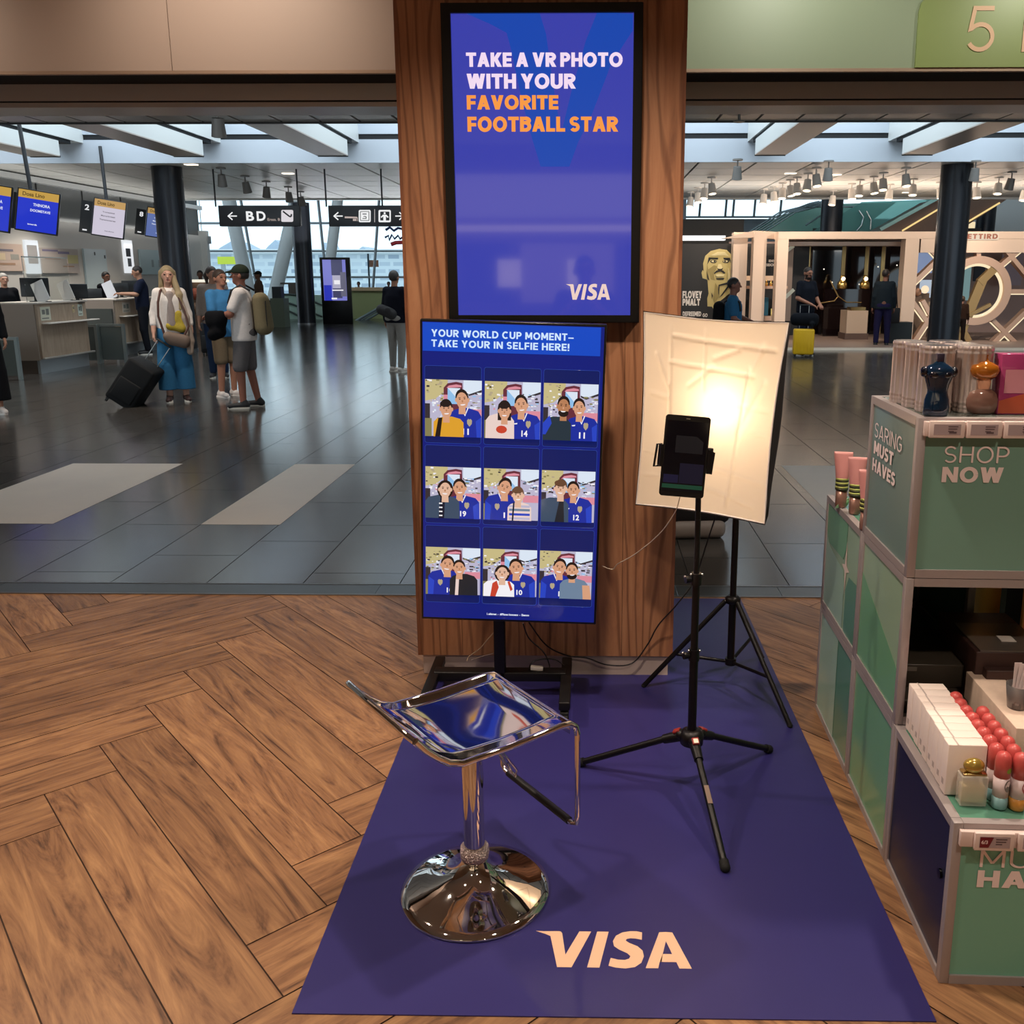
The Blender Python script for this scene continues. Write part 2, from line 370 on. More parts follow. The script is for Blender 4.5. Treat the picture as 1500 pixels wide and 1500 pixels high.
def stone_mat(name, a, b_, rough, dark_line=None):
    m = bpy.data.materials.new(name); m.use_nodes = True; nt = m.node_tree; N = nt.nodes; L = nt.links; b = N['Principled BSDF']
    tc = N.new('ShaderNodeTexCoord'); n1 = N.new('ShaderNodeTexNoise'); n1.inputs['Scale'].default_value = 3.0; n1.inputs['Detail'].default_value = 9; n1.inputs['Roughness'].default_value = .7
    L.new(tc.outputs['Object'], n1.inputs['Vector'])
    mx = N.new('ShaderNodeMix'); mx.data_type = 'RGBA'; mx.inputs[6].default_value = lin(a)+(1,); mx.inputs[7].default_value = lin(b_)+(1,)
    L.new(n1.outputs['Fac'], mx.inputs[0])
    at_ = N.new('ShaderNodeUVMap'); at_.uv_map = 'shade'; sp = N.new('ShaderNodeSeparateXYZ'); L.new(at_.outputs[0], sp.inputs[0])
    mr = N.new('ShaderNodeMapRange'); mr.inputs[3].default_value = 0.8; mr.inputs[4].default_value = 1.2; L.new(sp.outputs[0], mr.inputs[0])
    sc = N.new('ShaderNodeVectorMath'); sc.operation = 'SCALE'; L.new(mx.outputs[2], sc.inputs[0]); L.new(mr.outputs[0], sc.inputs[3])
    L.new(sc.outputs[0], b.inputs['Base Color'])
    r = N.new('ShaderNodeMapRange'); r.inputs[3].default_value = rough*0.8; r.inputs[4].default_value = rough*1.25; L.new(n1.outputs['Fac'], r.inputs[0]); L.new(r.outputs[0], b.inputs['Roughness'])
    b.inputs['Specular IOR Level'].default_value = 0.6
    return m
M_TILE = stone_mat('dark_hall_stone', '#2f2c2a', '#47433f', 0.17)
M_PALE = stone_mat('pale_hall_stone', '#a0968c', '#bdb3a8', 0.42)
def hall_tiles():
    out = []; wx = 0.515; ly = 0.97; g = 0.0025
    x0 = -2.552-wx*46
    for i in range(0, 92):
        xa = x0+i*wx; off = (0, 0.32, 0.62)[i % 3]*ly
        for j in range(-1, 44):
            ya = 5.69+ly*(j-1)+off*0; yb = ya+ly
            ya, yb = ya+off, yb+off
            pale = False
            xc = xa+wx/2; yc = (ya+yb)/2
            if yb < THR1 or ya > 44: continue
            out.append(([(xa+g, max(ya+g, THR1)), (xa+wx-g, max(ya+g, THR1)), (xa+wx-g, yb-g), (xa+g, yb-g)], [(0, 0)]*4, random.random(), 0))
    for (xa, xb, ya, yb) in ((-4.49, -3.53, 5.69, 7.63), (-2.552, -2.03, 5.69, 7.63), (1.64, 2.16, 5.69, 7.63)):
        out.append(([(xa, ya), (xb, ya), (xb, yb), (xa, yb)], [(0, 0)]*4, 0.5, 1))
    return out
ht = hall_tiles()
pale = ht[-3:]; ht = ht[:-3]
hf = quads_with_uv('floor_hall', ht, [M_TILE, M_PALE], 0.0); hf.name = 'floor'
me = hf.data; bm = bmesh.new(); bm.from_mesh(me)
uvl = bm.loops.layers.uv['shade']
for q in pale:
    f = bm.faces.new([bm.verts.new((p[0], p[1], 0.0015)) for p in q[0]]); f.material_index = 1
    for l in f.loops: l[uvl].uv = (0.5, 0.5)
f = bm.faces.new([bm.verts.new(p) for p in ((-26, THR1, -0.003), (26, THR1, -0.003), (26, 46, -0.003), (-26, 46, -0.003))]); f.material_index = 2
bm.to_mesh(me); bm.free(); me.materials.append(paint('#141414', 0.6)); struct(hf)

# threshold strip: bands of steel with joints
b = MB()
xs = [-5.0, -3.1, -1.1, 0.45, 0.98, 3.4]
for i in range(len(xs)-1): b.box(xs[i]+.0015, xs[i+1]-.0015, THR0+.012, THR1-.012, -0.02, 0.004, 0)
b.box(-5, 3.4, THR0, THR0+.011, -0.02, 0.006, 1); b.box(-5, 3.4, THR1-.011, THR1, -0.02, 0.006, 1)
struct(b.build('trim_1', [mat('threshold_steel', '#5b6064', 0.3, 0.7), mat('threshold_edge', '#8d8f90', 0.3, 0.9)]))

# fascia above the opening: two long panels, the lower edge trims and the shutter housing behind
FY, FZ = 4.37, 2.497
PX0, PX1 = -0.69, 0.332             # pillar sides
M_FASCIA = mat('fascia_panel', '#c4b2a6', 0.55)
M_FASCIA2 = mat('fascia_panel_sage', '#98a68c', 0.45)
b = MB(); b.box(-5.2, -1.906, FY, FY+.1, FZ+.012, 3.2, 0); b.box(-1.902, PX0-.01, FY, FY+.1, FZ+.012, 3.2, 0)
b.box(-5.2, PX0-.01, FY-.004, FY+.02, FZ-.002, FZ+.012, 1)
struct(b.build('wall_front', [M_FASCIA, mat('fascia_edge', '#b9a08c', 0.35, 0.3)]))
b = MB(); b.box(PX1+.01, 3.4, FY, FY+.1, FZ+.012, 3.2, 0); b.box(PX1+.01, 3.4, FY-.004, FY+.02, FZ-.002, FZ+.012, 1)
struct(b.build('wall_front', [M_FASCIA2, mat('fascia_edge', '#b9a08c', 0.35, 0.3)]))
M_DKMETAL = mat('brushed_dark_steel', '#c4c5c6', 0.3, 0.35)
b = MB(); b.box(-5.2, 3.4, FY+.02, FY+.30, FZ+.004, 3.2, 1)
b.box(-5.2, 3.4, FY+.24, FY+.5, 2.425, 2.50, 0); b.box(-5.2, 3.4, FY+.262, FY+.5, 2.398, 2.42, 0); b.box(-5.2, 3.4, FY+.25, FY+.49, 2.42, 2.425, 1)
struct(b.build('trim_2', [M_DKMETAL, paint('#050505', 0.8)]))

# shop ceiling and the shop side walls and back wall (mostly seen mirrored in the screens and the chrome)
M_CEIL = mat('shop_ceiling', '#a5a29d', 0.7)
b = MB(); b.box(-5.2, 3.4, -5.2, FY+.1, 3.2, 3.3, 0); struct(b.build('ceiling', M_CEIL))
b = MB(); b.box(-5.3, 3.5, -5.3, -5.2, 0, 3.3, 0)
for i, c in enumerate((5, 2, 5, 1)): b.box(-3.6+i*1.35, -2.4+i*1.35, -5.2, -5.16, 1.25, 2.0, c)
b.box(-4.2, .9, -5.2, -5.15, 2.32, 2.85, 6); b.box(1.0, 3.0, -5.2, -5.15, 2.3, 2.95, 3)
for i in range(6): b.box(-3.0+i*.9, -2.7+i*.9, -5.16, -5.14, 1.45, 1.8, 4)
b.box(-5.2, 3.4, -5.2, -5.05, 2.15, 2.22, 4)
struct(b.build('wall_back', [mat('shop_wall', '#9b8672', 0.6), paint('#7a5e48', .5), paint('#3c3a4a', .5), paint('#5d6c64', .5), glow('#ffe2b8', 1.6), glow('#d9b48c', .7), glow('#e8cfae', .8)]))  # glowing panels are invented, put in to give the screen bright reflections
b = MB(); b.box(-5.3, -5.2, -5.2, 4.36, 0, 3.3); struct(b.build('wall_left', mat('shop_wall', '#9b8672', 0.6)))
b = MB(); b.box(3.4, 3.5, -5.2, 4.36, 0, 3.3); struct(b.build('wall_right', mat('shop_wall', '#9b8672', 0.6)))

# ------------------------------------------------------------------ hall ceiling: soffit strip, roof lights between beams, far tiled ceiling
HZ = 3.8
M_SOFF = mat('hall_soffit', '#a8a29b', 0.38, 0.15)
b = MB()
y0, y1 = 4.9, 14.0
for i in range(-40, 40):
    xa = 1.82+i*0.578; b.box(xa+.02, xa+.558, y0, y1, HZ, HZ+.04, 0)
b.box(-22, 24, y0, y1+.02, HZ+.041, HZ+.10, 1)
b.box(-22, 24, y1-.03, y1+.03, HZ-.02, HZ+1.0, 1)
struct(b.build('ceiling', [M_SOFF, paint('#23211f', 0.7)]))
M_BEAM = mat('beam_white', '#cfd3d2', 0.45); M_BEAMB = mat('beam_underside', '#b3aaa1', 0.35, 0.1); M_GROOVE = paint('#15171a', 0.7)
Y2, Y3 = 17.85, 18.75
bi = 0
for xc in [-2.13+2.77*0.9895*k for k in range(-5, 7)]:
    b = MB(); xa, xb = xc-.285, xc+.285
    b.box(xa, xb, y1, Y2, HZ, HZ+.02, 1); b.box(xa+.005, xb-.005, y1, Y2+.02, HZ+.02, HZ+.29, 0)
    b.box(xa+.04, xb-.04, y1, Y2+.5, HZ+.29, HZ+.36, 2); b.box(xa, xb, y1, Y3, HZ+.36, HZ+1.3, 0)
    b.box(xa, xb, Y2, Y2+.03, HZ-.012, HZ+.02, 2)
    o = b.build('ceiling_beam', [M_BEAM, M_BEAMB, M_GROOVE]); struct(o); o.name = 'ceiling'
b = MB()
b.box(-22, 24, Y3-.02, Y3+.05, HZ-.02, HZ+.42, 0); b.box(-22, 24, Y3+.0, Y3+.05, HZ+.42, HZ+.52, 1); b.box(-22, 24, Y3-.02, Y3+.05, HZ+.52, HZ+1.5, 0)
struct(b.build('trim_3', [mat('coffer_face', '#b4bcc6', 0.45), M_GROOVE]))
FCY = 27.4
b = MB()
M_FTILE = mat('far_ceiling_tile', '#d3d3ce', 0.4, 0.05)
nx = 40
for i in range(nx):
    for j in range(7):
        xa = -22+i*1.15; ya = Y3+.05+j*1.24; b.box(xa+.024, xa+1.126, ya+.024, min(ya+1.216, FCY), HZ, HZ+.03, 0)
b.box(-22, 24, Y3+.05, FCY, HZ+.031, HZ+.09, 1); b.box(-22, 24, FCY, FCY+.12, HZ-.05, HZ+.6, 2)
struct(b.build('ceiling', [M_FTILE, paint('#3c3c3b', .7), M_BEAM]))
# high roof over the window bay
b = MB(); b.box(-26, 26, FCY+.1, 50, 7.4, 7.6, 0); struct(b.build('ceiling', mat('bay_roof', '#b9c2c8', .6)))

# ------------------------------------------------------------------ wood-clad pillar the big screen hangs on
M_PILLAR = wood_mat('pillar_larch', '#85583f', '#a5714f', '#b78460', scale=0.55, rough=0.5, uv=False, lines='#5f3622')
PYF = 3.436
p = thing('pillar', 'tall square pillar clad in brown wood grain boards behind the screens', 'pillar', (-0.18, PYF+.45, 0))
b = MB(); pw = (PX1-PX0)/2
cut = [-pw, -0.335, 0.02, 0.31, pw]
for i in range(4): b.box(cut[i]+.0008, cut[i+1]-.0008, -.45, .45, 0.088, 3.2, 0)
b.build('cladding', M_PILLAR, p)
b = MB()
for sx in (-pw, pw): b.box(sx-.006, sx+.006, -.4515, .45, .088, 3.2, 0)
b.build('edge_strip', wood_mat('pillar_edge', '#5a3524', '#83533a', '#956246', scale=.6, rough=.4, uv=False), p)
b = MB(); b.box(-pw+.012, pw-.012, -.44, .44, 0.003, 0.088, 0); b.build('plinth', mat('plinth_panel', '#b9a79f', 0.45), p)
# =================================================================== FLOOR MAT WITH LOGO
# logo outline in a 0..1 high box (drawn from the mark on the mat and the screen)
def logo_polys():
    """list of (outer polygon); x runs 0..2.29, y 0..1"""
    def P(l): return [((x-155)/258., (431-y)/258.) for x, y in l]
    V = P([(155, 175), (215, 177), (335, 176), (348, 180), (357, 192), (388, 345), (489, 176), (580, 176), (436, 431), (330, 431), (268, 212), (230, 197)])
    I = P([(626, 176), (715, 176), (640, 431), (550, 431)])
    cs = [(972, 178), (930, 170), (880, 170), (820, 180), (770, 205), (745, 245), (752, 280), (790, 305), (850, 330), (872, 350), (860, 368), (830, 377), (780, 376), (725, 364), (707, 417), (760, 430), (830, 435), (900, 425), (950, 395), (972, 350), (965, 310), (930, 280), (870, 257), (842, 240), (850, 228), (880, 222), (920, 224), (966, 232)]
    S = P(cs)
    A1 = P([(1104, 176), (1205, 176), (1315, 431), (1225, 431), (1208, 388), (1086, 388), (1070, 431), (978, 431)])
    hole = P([(1148, 240), (1114, 333), (1184, 333)])
    return V, I, S, A1, hole
def logo(mb, O, U, V, w, d=0.001, mi=0):
    """logo fitted to width w along U (U is not normalised away), height w*258/1160"""
    O = Vector(O); U = Vector(U).normalized(); V = Vector(V).normalized(); k = w*258/1160.
    Vp, I, S, A, h = logo_polys()
    for poly in (Vp, I, S): mb.prism([(x*k, y*k) for x, y in poly], O, U, V, d, mi)
    # the A in two closed pieces round its counter
    Al = [A[0], ((A[0][0]+A[1][0])/2, 1.0), h[0], h[1], h[2], A[4], A[5], A[6], A[7]]
    q = lambda l: [(x*k, y*k) for x, y in l]
    top = ((1155-155)/258., 1.0)
    mb.prism(q([A[7], A[0], top, h[0], h[1], ((1099-155)/258., (431-388)/258.+0.0), A[5], A[6]]), O, U, V, d, mi)
    mb.prism(q([A[2], A[3], A[4], h[2], h[0], top, A[1]]), O, U, V, d, mi)
    mb.prism(q([h[1], h[2], A[4], A[5]]), O, U, V, d, mi)
m_ = thing('floor_mat', 'long blue vinyl floor mat with a pale card logo under the stool and tripods', 'floor mat', (0.053, 3.0, 0))
b = MB(); b.box(-.709, .709, -1.302, 1.345, 0.0, 0.003)
b.build('vinyl_sheet', mat('mat_vinyl', '#2d2962', 0.35, spec=0.5, bump=0.05, bscale=9, vary=0.06), m_)
b = MB(); o0 = fl(781, 1418); o1 = fl(1013, 1418)
logo(b, (o0.x, o0.y, .003), (1, 0, 0), (0, 1, 0), o1.x-o0.x, 0.0006)
lo = b.build('printed_logo', mat('logo_peach', '#e8bd9c', 0.5), m_, True)
# stretch the logo to its printed height on the mat
hh = fl(900, 1364).y-fl(900, 1417).y; cur = (o1.x-o0.x)*258/1160.
for v in lo.data.vertices: v.co.y = (o0.y-3.0)+(v.co.y-(o0.y-3.0))*hh/cur
lo['label'] = 'peach logo printed on the mat'

# =================================================================== WALL SCREEN ON THE PILLAR
SY = 3.376
t = thing('wall_screen', 'large black-framed portrait screen on the wooden pillar, inviting a VR photo', 'screen', (-0.172, PYF, 1.97))
X0, X1, Z0, Z1 = -0.521, 0.1755, 1.432, 2.518
x0, x1, z0, z1 = -0.488, 0.146, 1.456, 2.486
BLK = mat('black_bezel', '#0d0c0d', 0.28)
b = MB()
b.box(X0, x0, SY, PYF, Z0, Z1, 0); b.box(x1, X1, SY, PYF, Z0, Z1, 0); b.box(x0, x1, SY, PYF, z1, Z1, 0); b.box(x0, x1, SY, PYF, Z0, z0, 0)
b.box(X0-.004, X1+.004, SY+.02, PYF-.001, Z0-.004, Z1+.004, 0)
b.build('frame', BLK, t, True)
def face_quad(name, mt, par, pts): b = MB(); b.add(pts, [(0, 1, 2, 3)]); return b.build(name, mt, par, True)
YS = SY+.012
face_quad('display_panel', mat('screen_glass_blue', '#3b43b2', .06, emit=.9, spec=1.0, coat=.6), t, [(x0, YS, z0), (x1, YS, z0), (x1, YS, z1), (x0, YS, z1)])
# big two-armed figure behind the words
def S(px, py): q = at(px, py, YS-.001); return (q.x, q.z)
b = MB()
armL = [S(678, 17.5), (S(790, 17.5)), S(800, 50), S(808, 110), S(822, 195), S(834, 244), S(792, 244), S(780, 205), S(765, 150), S(748, 70), S(742, 48), S(720, 36)]
armR = [S(875, 17.5), (x1-.003, z1-.003), (x1-.003, S(900, 45)[1]), S(896, 92), S(866, 170), S(847, 208), S(834, 244), S(815, 244), S(822, 196), S(838, 130), S(858, 60)]
for k_, pl in enumerate((armL, armR)): b.prism(pl, (0, YS-.0003-.0005*k_, 0), (1, 0, 0), (0, 0, 1), .0004)
b.build('poster_figure', glow('#1c49b0', 0.95), t, True)
def screen_line(txt, px0, py0, px1, py1, Y=YS-.001, t=.25, gap=.075):
    a = at(px0, py1, Y); c = at(px1, py1, Y); e = at((px0+px1)/2, py0, Y)
    return ((txt, a, (1, 0, (c.z-a.z)/(c.x-a.x)), (0, 0, 1), c.x-a.x, e.z-(a.z+c.z)/2), {'t': t, 'gap': gap, 'word': .22})
caps_obj('lettering', [screen_line('TAKE A VR PHOTO', 683, 77, 912, 98), screen_line('WITH YOUR', 684, 108, 843, 130)], glow('#f3dcf2', 1.0), t)['label'] = 'white headline words'
caps_obj('lettering', [screen_line('FAVORITE', 684, 139.5, 818, 160.5), screen_line('FOOTBALL STAR', 685, 171, 905, 193)], glow('#f79a45', 1.0), t)['label'] = 'orange headline words'
b = MB(); a = at(829, 439, YS); c = at(893.5, 439.5, YS); logo(b, (a.x, YS-.001, a.z), (1, 0, 0), (0, 0, 1), c.x-a.x, .0006)
lo = b.build('screen_logo', glow('#eccfc4', 1.0), t, True)
zz = a.z-1.97; kx = (at(860, 416, YS).z-a.z)/((c.x-a.x)*258/1160.)
for v in lo.data.vertices: v.co.z = zz+(v.co.z-zz)*kx

# =================================================================== DISPLAY ON A WHEELED STAND (its own screen leans a little)
DY = 3.136
d_ = thing('digital_display_stand', 'tall blue photo display on a black wheeled stand behind the stool', 'display', (-0.345, 3.2, 0))
q = [at(612, 466, DY), at(888, 476, DY), at(874, 916, DY), at(620, 906, DY)]
cx = sum(p.x for p in q)/4; cz = sum(p.z for p in q)/4
W = ((q[1]-q[0]).length+(q[2]-q[3]).length)/2; Hh = ((q[3]-q[0]).length+(q[2]-q[1]).length)/2
LEAN = math.radians(1.75)
MD = Matrix.Translation((cx, DY, cz)) @ Matrix.Rotation(LEAN, 4, 'Y')
TD = lambda v: MD @ Vector(v)
b = MB(); b.box(-W/2, W/2, 0.0, .045, -Hh/2, Hh/2, 0, bevel=.004, M=MD)
b.box(-.2, .2, .045, .085, -.2, .2, 0, bevel=.01, M=MD)
casing = b.build('casing', BLK, d_, True)
iw, ih = W/2-.008, Hh/2-.009
def DQ(name, mt, x0, x1, z0, z1, lay, par): return face_quad(name, mt, par, [TD((x0, -.0006-lay*.0004, z0)), TD((x1, -.0006-lay*.0004, z0)), TD((x1, -.0006-lay*.0004, z1)), TD((x0, -.0006-lay*.0004, z1))])
panel = DQ('display_panel', glow('#0c1c7c', 0.9), -iw, iw, -ih, ih, 0, d_)
# header bar
hz = ih-(.1)
b = MB(); b.prism([(-iw+.002, hz-.0), (iw-.012, hz), (iw-.012, ih-.002), (-iw+.002, ih-.002)], TD((0, -.001, 0)), MD.to_3x3() @ Vector((1, 0, 0)), MD.to_3x3() @ Vector((0, 0, 1)), .0003)
b.build('header_bar', glow('#1049c4', 0.95), d_, True)
UX = MD.to_3x3() @ Vector((1, 0, 0)); UZ = MD.to_3x3() @ Vector((0, 0, 1))
caps_obj('lettering', [(('YOUR WORLD CUP MOMENT-', TD((-iw+.032, -.0016, ih-.050)), UX, UZ, .490, .0245), {'t': .21, 'gap': .13, 'word': .36}),
    (('TAKE YOUR IN SELFIE HERE!', TD((-iw+.032, -.0016, ih-.085)), UX, UZ, .476, .0245), {'t': .21, 'gap': .13, 'word': .36})], glow('#cfe6ff', 1.0), d_)['label'] = 'pale blue headline words'
# photo drawing --------------------------------------------------------------
G = {k: glow(c, e) for k, c, e in (('sky', '#d9e4f2', 1.0), ('sky2', '#8fbde6', 1), ('leaf', '#c9bb86', .95), ('dark', '#3a3238', .8), ('tram', '#6b2f3c', .9), ('pink', '#d98a9a', 1), ('stall', '#b9b4cc', 1), ('blue', '#1a2ea0', .9), ('blue2', '#2846c8', .9), ('white', '#f1eef2', 1), ('skinA', '#d9a07e', .95), ('skinB', '#b97f58', .95), ('skinC', '#e3b79c', .95), ('hairD', '#241712', .8), ('hairB', '#6d4a33', .85), ('yellow', '#e0a12c', .95), ('cream', '#ecd3cb', .95), ('teal', '#26353f', .9), ('slate', '#3d4f66', .9), ('grey', '#6f849c', .95), ('black', '#23252b', .8), ('gold', '#b9a98a', .9), ('red', '#c9432c', .95), ('olive', '#8b8455', .9), ('scarf', '#12182e', .8))}
GN = list(G); GM = [G[k] for k in GN]
def photo(col, row, idx, draw):
    pxs = [(-.205, .198), (0.002, .195), (.205, .190)]
    cx_, wv = pxs[col]; zc = (.2395, -.064, -.357)[row]; hv = (.20, .187, .178)[row]
    mb = MB(); cnt = [0]
    def shp(poly, colr):
        cnt[0] += 1
        pl = [(min(1, max(0, x)), min(1, max(0, y))) for x, y in poly]
        out = []
        for p in pl:
            if not out or (abs(p[0]-out[-1][0])+abs(p[1]-out[-1][1])) > 1e-4: out.append(p)
        if len(out) > 2 and (abs(out[0][0]-out[-1][0])+abs(out[0][1]-out[-1][1])) < 1e-4: out.pop()
        if len(out) < 3: return
        vs = [TD((cx_+(x-.5)*wv, -.0014-.00006*cnt[0], zc+(y-.5)*hv)) for x, y in out]
        if sum(out[i][0]*out[(i+1) % len(out)][1]-out[(i+1) % len(out)][0]*out[i][1] for i in range(len(out))) < 0: vs.reverse()
        mb.add(vs, [tuple(range(len(vs)))], GN.index(colr))
    R = lambda x0, x1, y0, y1: [(x0, y0), (x1, y0), (x1, y1), (x0, y1)]
    rr = random.Random(idx)
    shp(R(0, 1, 0, 1), 'stall'); shp([(0, 1), (0, .62), (.18, .66), (.4, .84), (.4, 1)], 'leaf')
    for k in range(26):
        x = rr.uniform(0, .3); y = rr.uniform(.5, .98); s_ = rr.uniform(.012, .035); shp(R(x, x+s_*1.6, y, y+s_), rr.choice(['dark', 'leaf', 'olive', 'white', 'gold']))
    for k in range(22):
        x = rr.uniform(.12, .32); y = rr.uniform(.3, .7); s_ = rr.uniform(.015, .04); shp(R(x, x+s_, y, y+s_), rr.choice(['white', 'stall', 'pink', 'dark', 'sky']))
    shp([(.33, .3), (.33, .86), (.40, .94), (.55, .97), (.66, .95), (.68, .3)], 'tram'); shp([(.36, .84), (.42, .90), (.55, .925), (.64, .91), (.645, .88), (.38, .86)], 'pink')
    shp(R(.40, .62, .58, .86), 'sky2'); shp([(.40, .86), (.62, .62), (.62, .86)], 'sky'); shp(R(.33, .4, .58, .74), 'pink')
    shp([(.68, 1), (.68, .80), (.78, .76), (1, .84), (1, 1)], 'sky'); shp([(.68, .80), (.78, .76), (1, .84), (1, .80), (.78, .73), (.68, .77)], 'dark')
    for k in range(30):
        x = rr.uniform(.68, .96); y = rr.uniform(.48, .78); s_ = rr.uniform(.02, .05); shp(R(x, x+s_*1.5, y, y+s_*.6), rr.choice(['white', 'sky2', 'stall', 'sky', 'dark', 'olive']))
    shp(R(.72, 1, .36, .50), 'pink'); shp(R(0, .09, .3, .58), 'dark'); shp(R(0, .12, .0, .32), 'olive')
    def head(x, y, s_, skin, hair, tilt=0, beard=False, kind='short'):
        s_ *= 1.26
        if kind == 'long': shp(ell(x, y+.01*s_, .105*s_, .15*s_, 18, tilt=tilt), hair); shp([(x-.1*s_, y), (x+.1*s_, y), (x+.1*s_, y-.14*s_), (x-.1*s_, y-.14*s_)], hair)
        elif kind == 'hood': shp(ell(x, y, .115*s_, .145*s_, 18, tilt=tilt), hair)
        else: shp(ell(x+math.sin(math.radians(tilt))*-.03*s_, y+.035*s_, .092*s_, .115*s_, 18, tilt=tilt), hair)
        for sx in (-1, 1): shp(ell(x+sx*.085*s_, y-.005, .018*s_, .03*s_, 8), skin)
        shp([(x-.045*s_, y-.08*s_), (x-.05*s_, y-.2*s_), (x+.05*s_, y-.2*s_), (x+.045*s_, y-.08*s_)], skin)
        shp(ell(x, y-.012*s_, .082*s_, .118*s_, 18, tilt=tilt), skin)
        if kind in ('long', 'fringe'): shp(ell(x-.01*s_, y+.08*s_, .085*s_, .05*s_, 14, tilt=tilt), hair)
        if beard: shp(ell(x, y-.09*s_, .075*s_, .055*s_, 14, 150, 390, tilt=tilt), hair)
        c_, s__ = math.cos(math.radians(tilt)), math.sin(math.radians(tilt))
        T = lambda dx, dy: (x+(dx*c_-dy*s__)*s_, y+(dx*s__+dy*c_)*s_)
        for sx in (-1, 1):
            ex, ey = T(sx*.034, .012); shp(ell(ex, ey, .013*s_, .007*s_, 8, tilt=tilt), 'hairD'); ex, ey = T(sx*.034, .032); shp(ell(ex, ey, .018*s_, .005*s_, 8, tilt=tilt), 'hairD')
        ex, ey = T(0, -.02); shp(ell(ex, ey, .012*s_, .018*s_, 8, tilt=tilt), 'skinB' if skin != 'skinB' else 'skinA')
        ex, ey = T(0, -.062); shp(ell(ex, ey, .036*s_, .017*s_, 10, 180, 360, tilt=tilt), 'white')
    def body(x, w_, top, colr, neck=None, lean=0):
        shp([(x-w_, 0), (x-w_*.98, top*.72), (x-w_*.75, top*.9), (x-.06+lean, top), (x+.06+lean, top), (x+w_*.75, top*.9), (x+w_*.98, top*.72), (x+w_, 0)], colr)
        if neck: shp([(x-.075+lean, top+.005), (x-.055+lean, top+.01), (x+lean*.5, top-.12), (x+.055+lean, top+.01), (x+.075+lean, top+.005), (x+lean*.5, top-.15)], neck)
    def player(x, y, s_, num, tilt, side, top, skin='skinA'):
        body(x+side*.06, .30, top, 'blue', 'white', -side*.02); 
        shp([(x+side*.24, .55*top), (x+side*.34, .7*top), (x+side*.36, 0), (x+side*.26, 0)], 'blue2')
        head(x-side*.0, y, s_, skin, 'hairD', tilt)
        sh = x+side*.13; shp([(sh-.045, .30), (sh-.02, .33), (sh, .315), (sh+.02, .33), (sh+.045, .30), (sh+.04, .24), (sh, .19), (sh-.04, .24)], 'gold')
        sw = x-side*.10; shp([(sw-.03, .275), (sw+.035, .285), (sw+.03, .262), (sw-.02, .258)], 'white')
        v, f = text_mesh(num, (0, 0, 0), (1, 0, 0), (0, 1, 0), .11 if len(num) > 1 else .1, .11, bold=.03)
        cnt[0] += 1; n0 = x+side*.01
        mb.add([TD((cx_+(n0+p.x-.5)*wv, -.0014-.00006*cnt[0], zc+(.045+p.y-.5)*hv)) for p in v], f, GN.index('white'))
    draw(shp, R, head, body, player)
    return mb.build('photo', GM, card[idx], True)
card = []
for r_, (za, zb) in enumerate(((ih-.405+.0, ih-.118), (ih-.405-.303+.005, ih-.413), (-ih+.043, -ih+.328))):
    za, zb = ((.115, .387), (-.178, .107), (-.478, -.187))[r_]
    for c_, (xa, xb) in enumerate(((-.305, -.108), (-.098, .100), (.109, .303))):
        b = MB(); N3 = MD.to_3x3()
        b.prism(rrect(xa, xb, za, zb, .008), TD((0, -.001, 0)), UX, UZ, .0001, 0)
        k = b.build('photo_card', [glow('#0a1a60', 0.9)], d_, True)
        bb = MB(); bb.tube([TD((x, -.0012, z)) for x, z in rrect(xa, xb, za, zb, .008)], .0006, 4, 0, closed=True); bb.build('card_outline', glow('#2b4aa8', .9), k, True)
        card.append(k)
def d1(s, R, head, body, pl): pl(.66, .66, 1.0, '11', 8, 1, .52); body(.42, .27, .36, 'yellow'); s([(.18, 0), (.24, .33), (.31, .34), (.27, 0)], 'hairD'); head(.38, .49, .95, 'skinA', 'hairD', 4, kind='fringe')
def d2(s, R, head, body, pl): pl(.66, .60, 1.0, '14', 8, 1, .46); body(.28, .26, .44, 'cream'); s(ell(.31, .16, .10, .07, 12), 'red'); head(.36, .49, .95, 'skinA', 'hairD', 0, kind='long')
def d3(s, R, head, body, pl): pl(.66, .58, .95, '11', 4, 1, .44); body(.24, .28, .42, 'teal'); s([(0, .3), (.12, .44), (.16, .3), (.05, .1), (0, .1)], 'blue2'); head(.37, .60, 1.0, 'skinB', 'hairD', -3, True)
def d4(s, R, head, body, pl): pl(.62, .60, 1.0, '19', 4, 1, .46); body(.30, .32, .46, 'slate'); s([(.24, 0), (.28, .46), (.36, .42), (.34, 0)], 'scarf'); [s(R(.25, .31, y, y+.025), 'white') for y in (.04, .12, .2, .28)]; head(.36, .57, 1.0, 'skinC', 'hairD', -3, kind='hood')
def d5(s, R, head, body, pl): pl(.38, .64, 1.05, '11', -14, -1, .52); body(.66, .22, .36, 'cream'); [s(R(.47, .85, y, y+.045), c) for y, c in ((.02, 'stall'), (.10, 'blue2'), (.19, 'grey'), (.26, 'stall'))]; s([(.52, 0), (.54, .36), (.57, .36), (.55, 0)], 'scarf'); head(.63, .50, .95, 'skinC', 'hairB', 4, kind='fringe')
def d6(s, R, head, body, pl): pl(.60, .63, .98, '12', 6, 1, .50); body(.22, .30, .48, 'slate'); s([(.26, 0), (.34, .42), (.42, .42), (.44, 0)], 'black'); head(.36, .66, 1.0, 'skinC', 'hairB', -6, kind='fringe')
def d7(s, R, head, body, pl): pl(.40, .64, 1.05, '10', -8, -1, .54); body(.70, .26, .46, 'black'); s([(.54, 0), (.56, .40), (.62, .44), (.60, 0)], 'cream'); head(.62, .58, .95, 'skinA', 'hairD', 3)
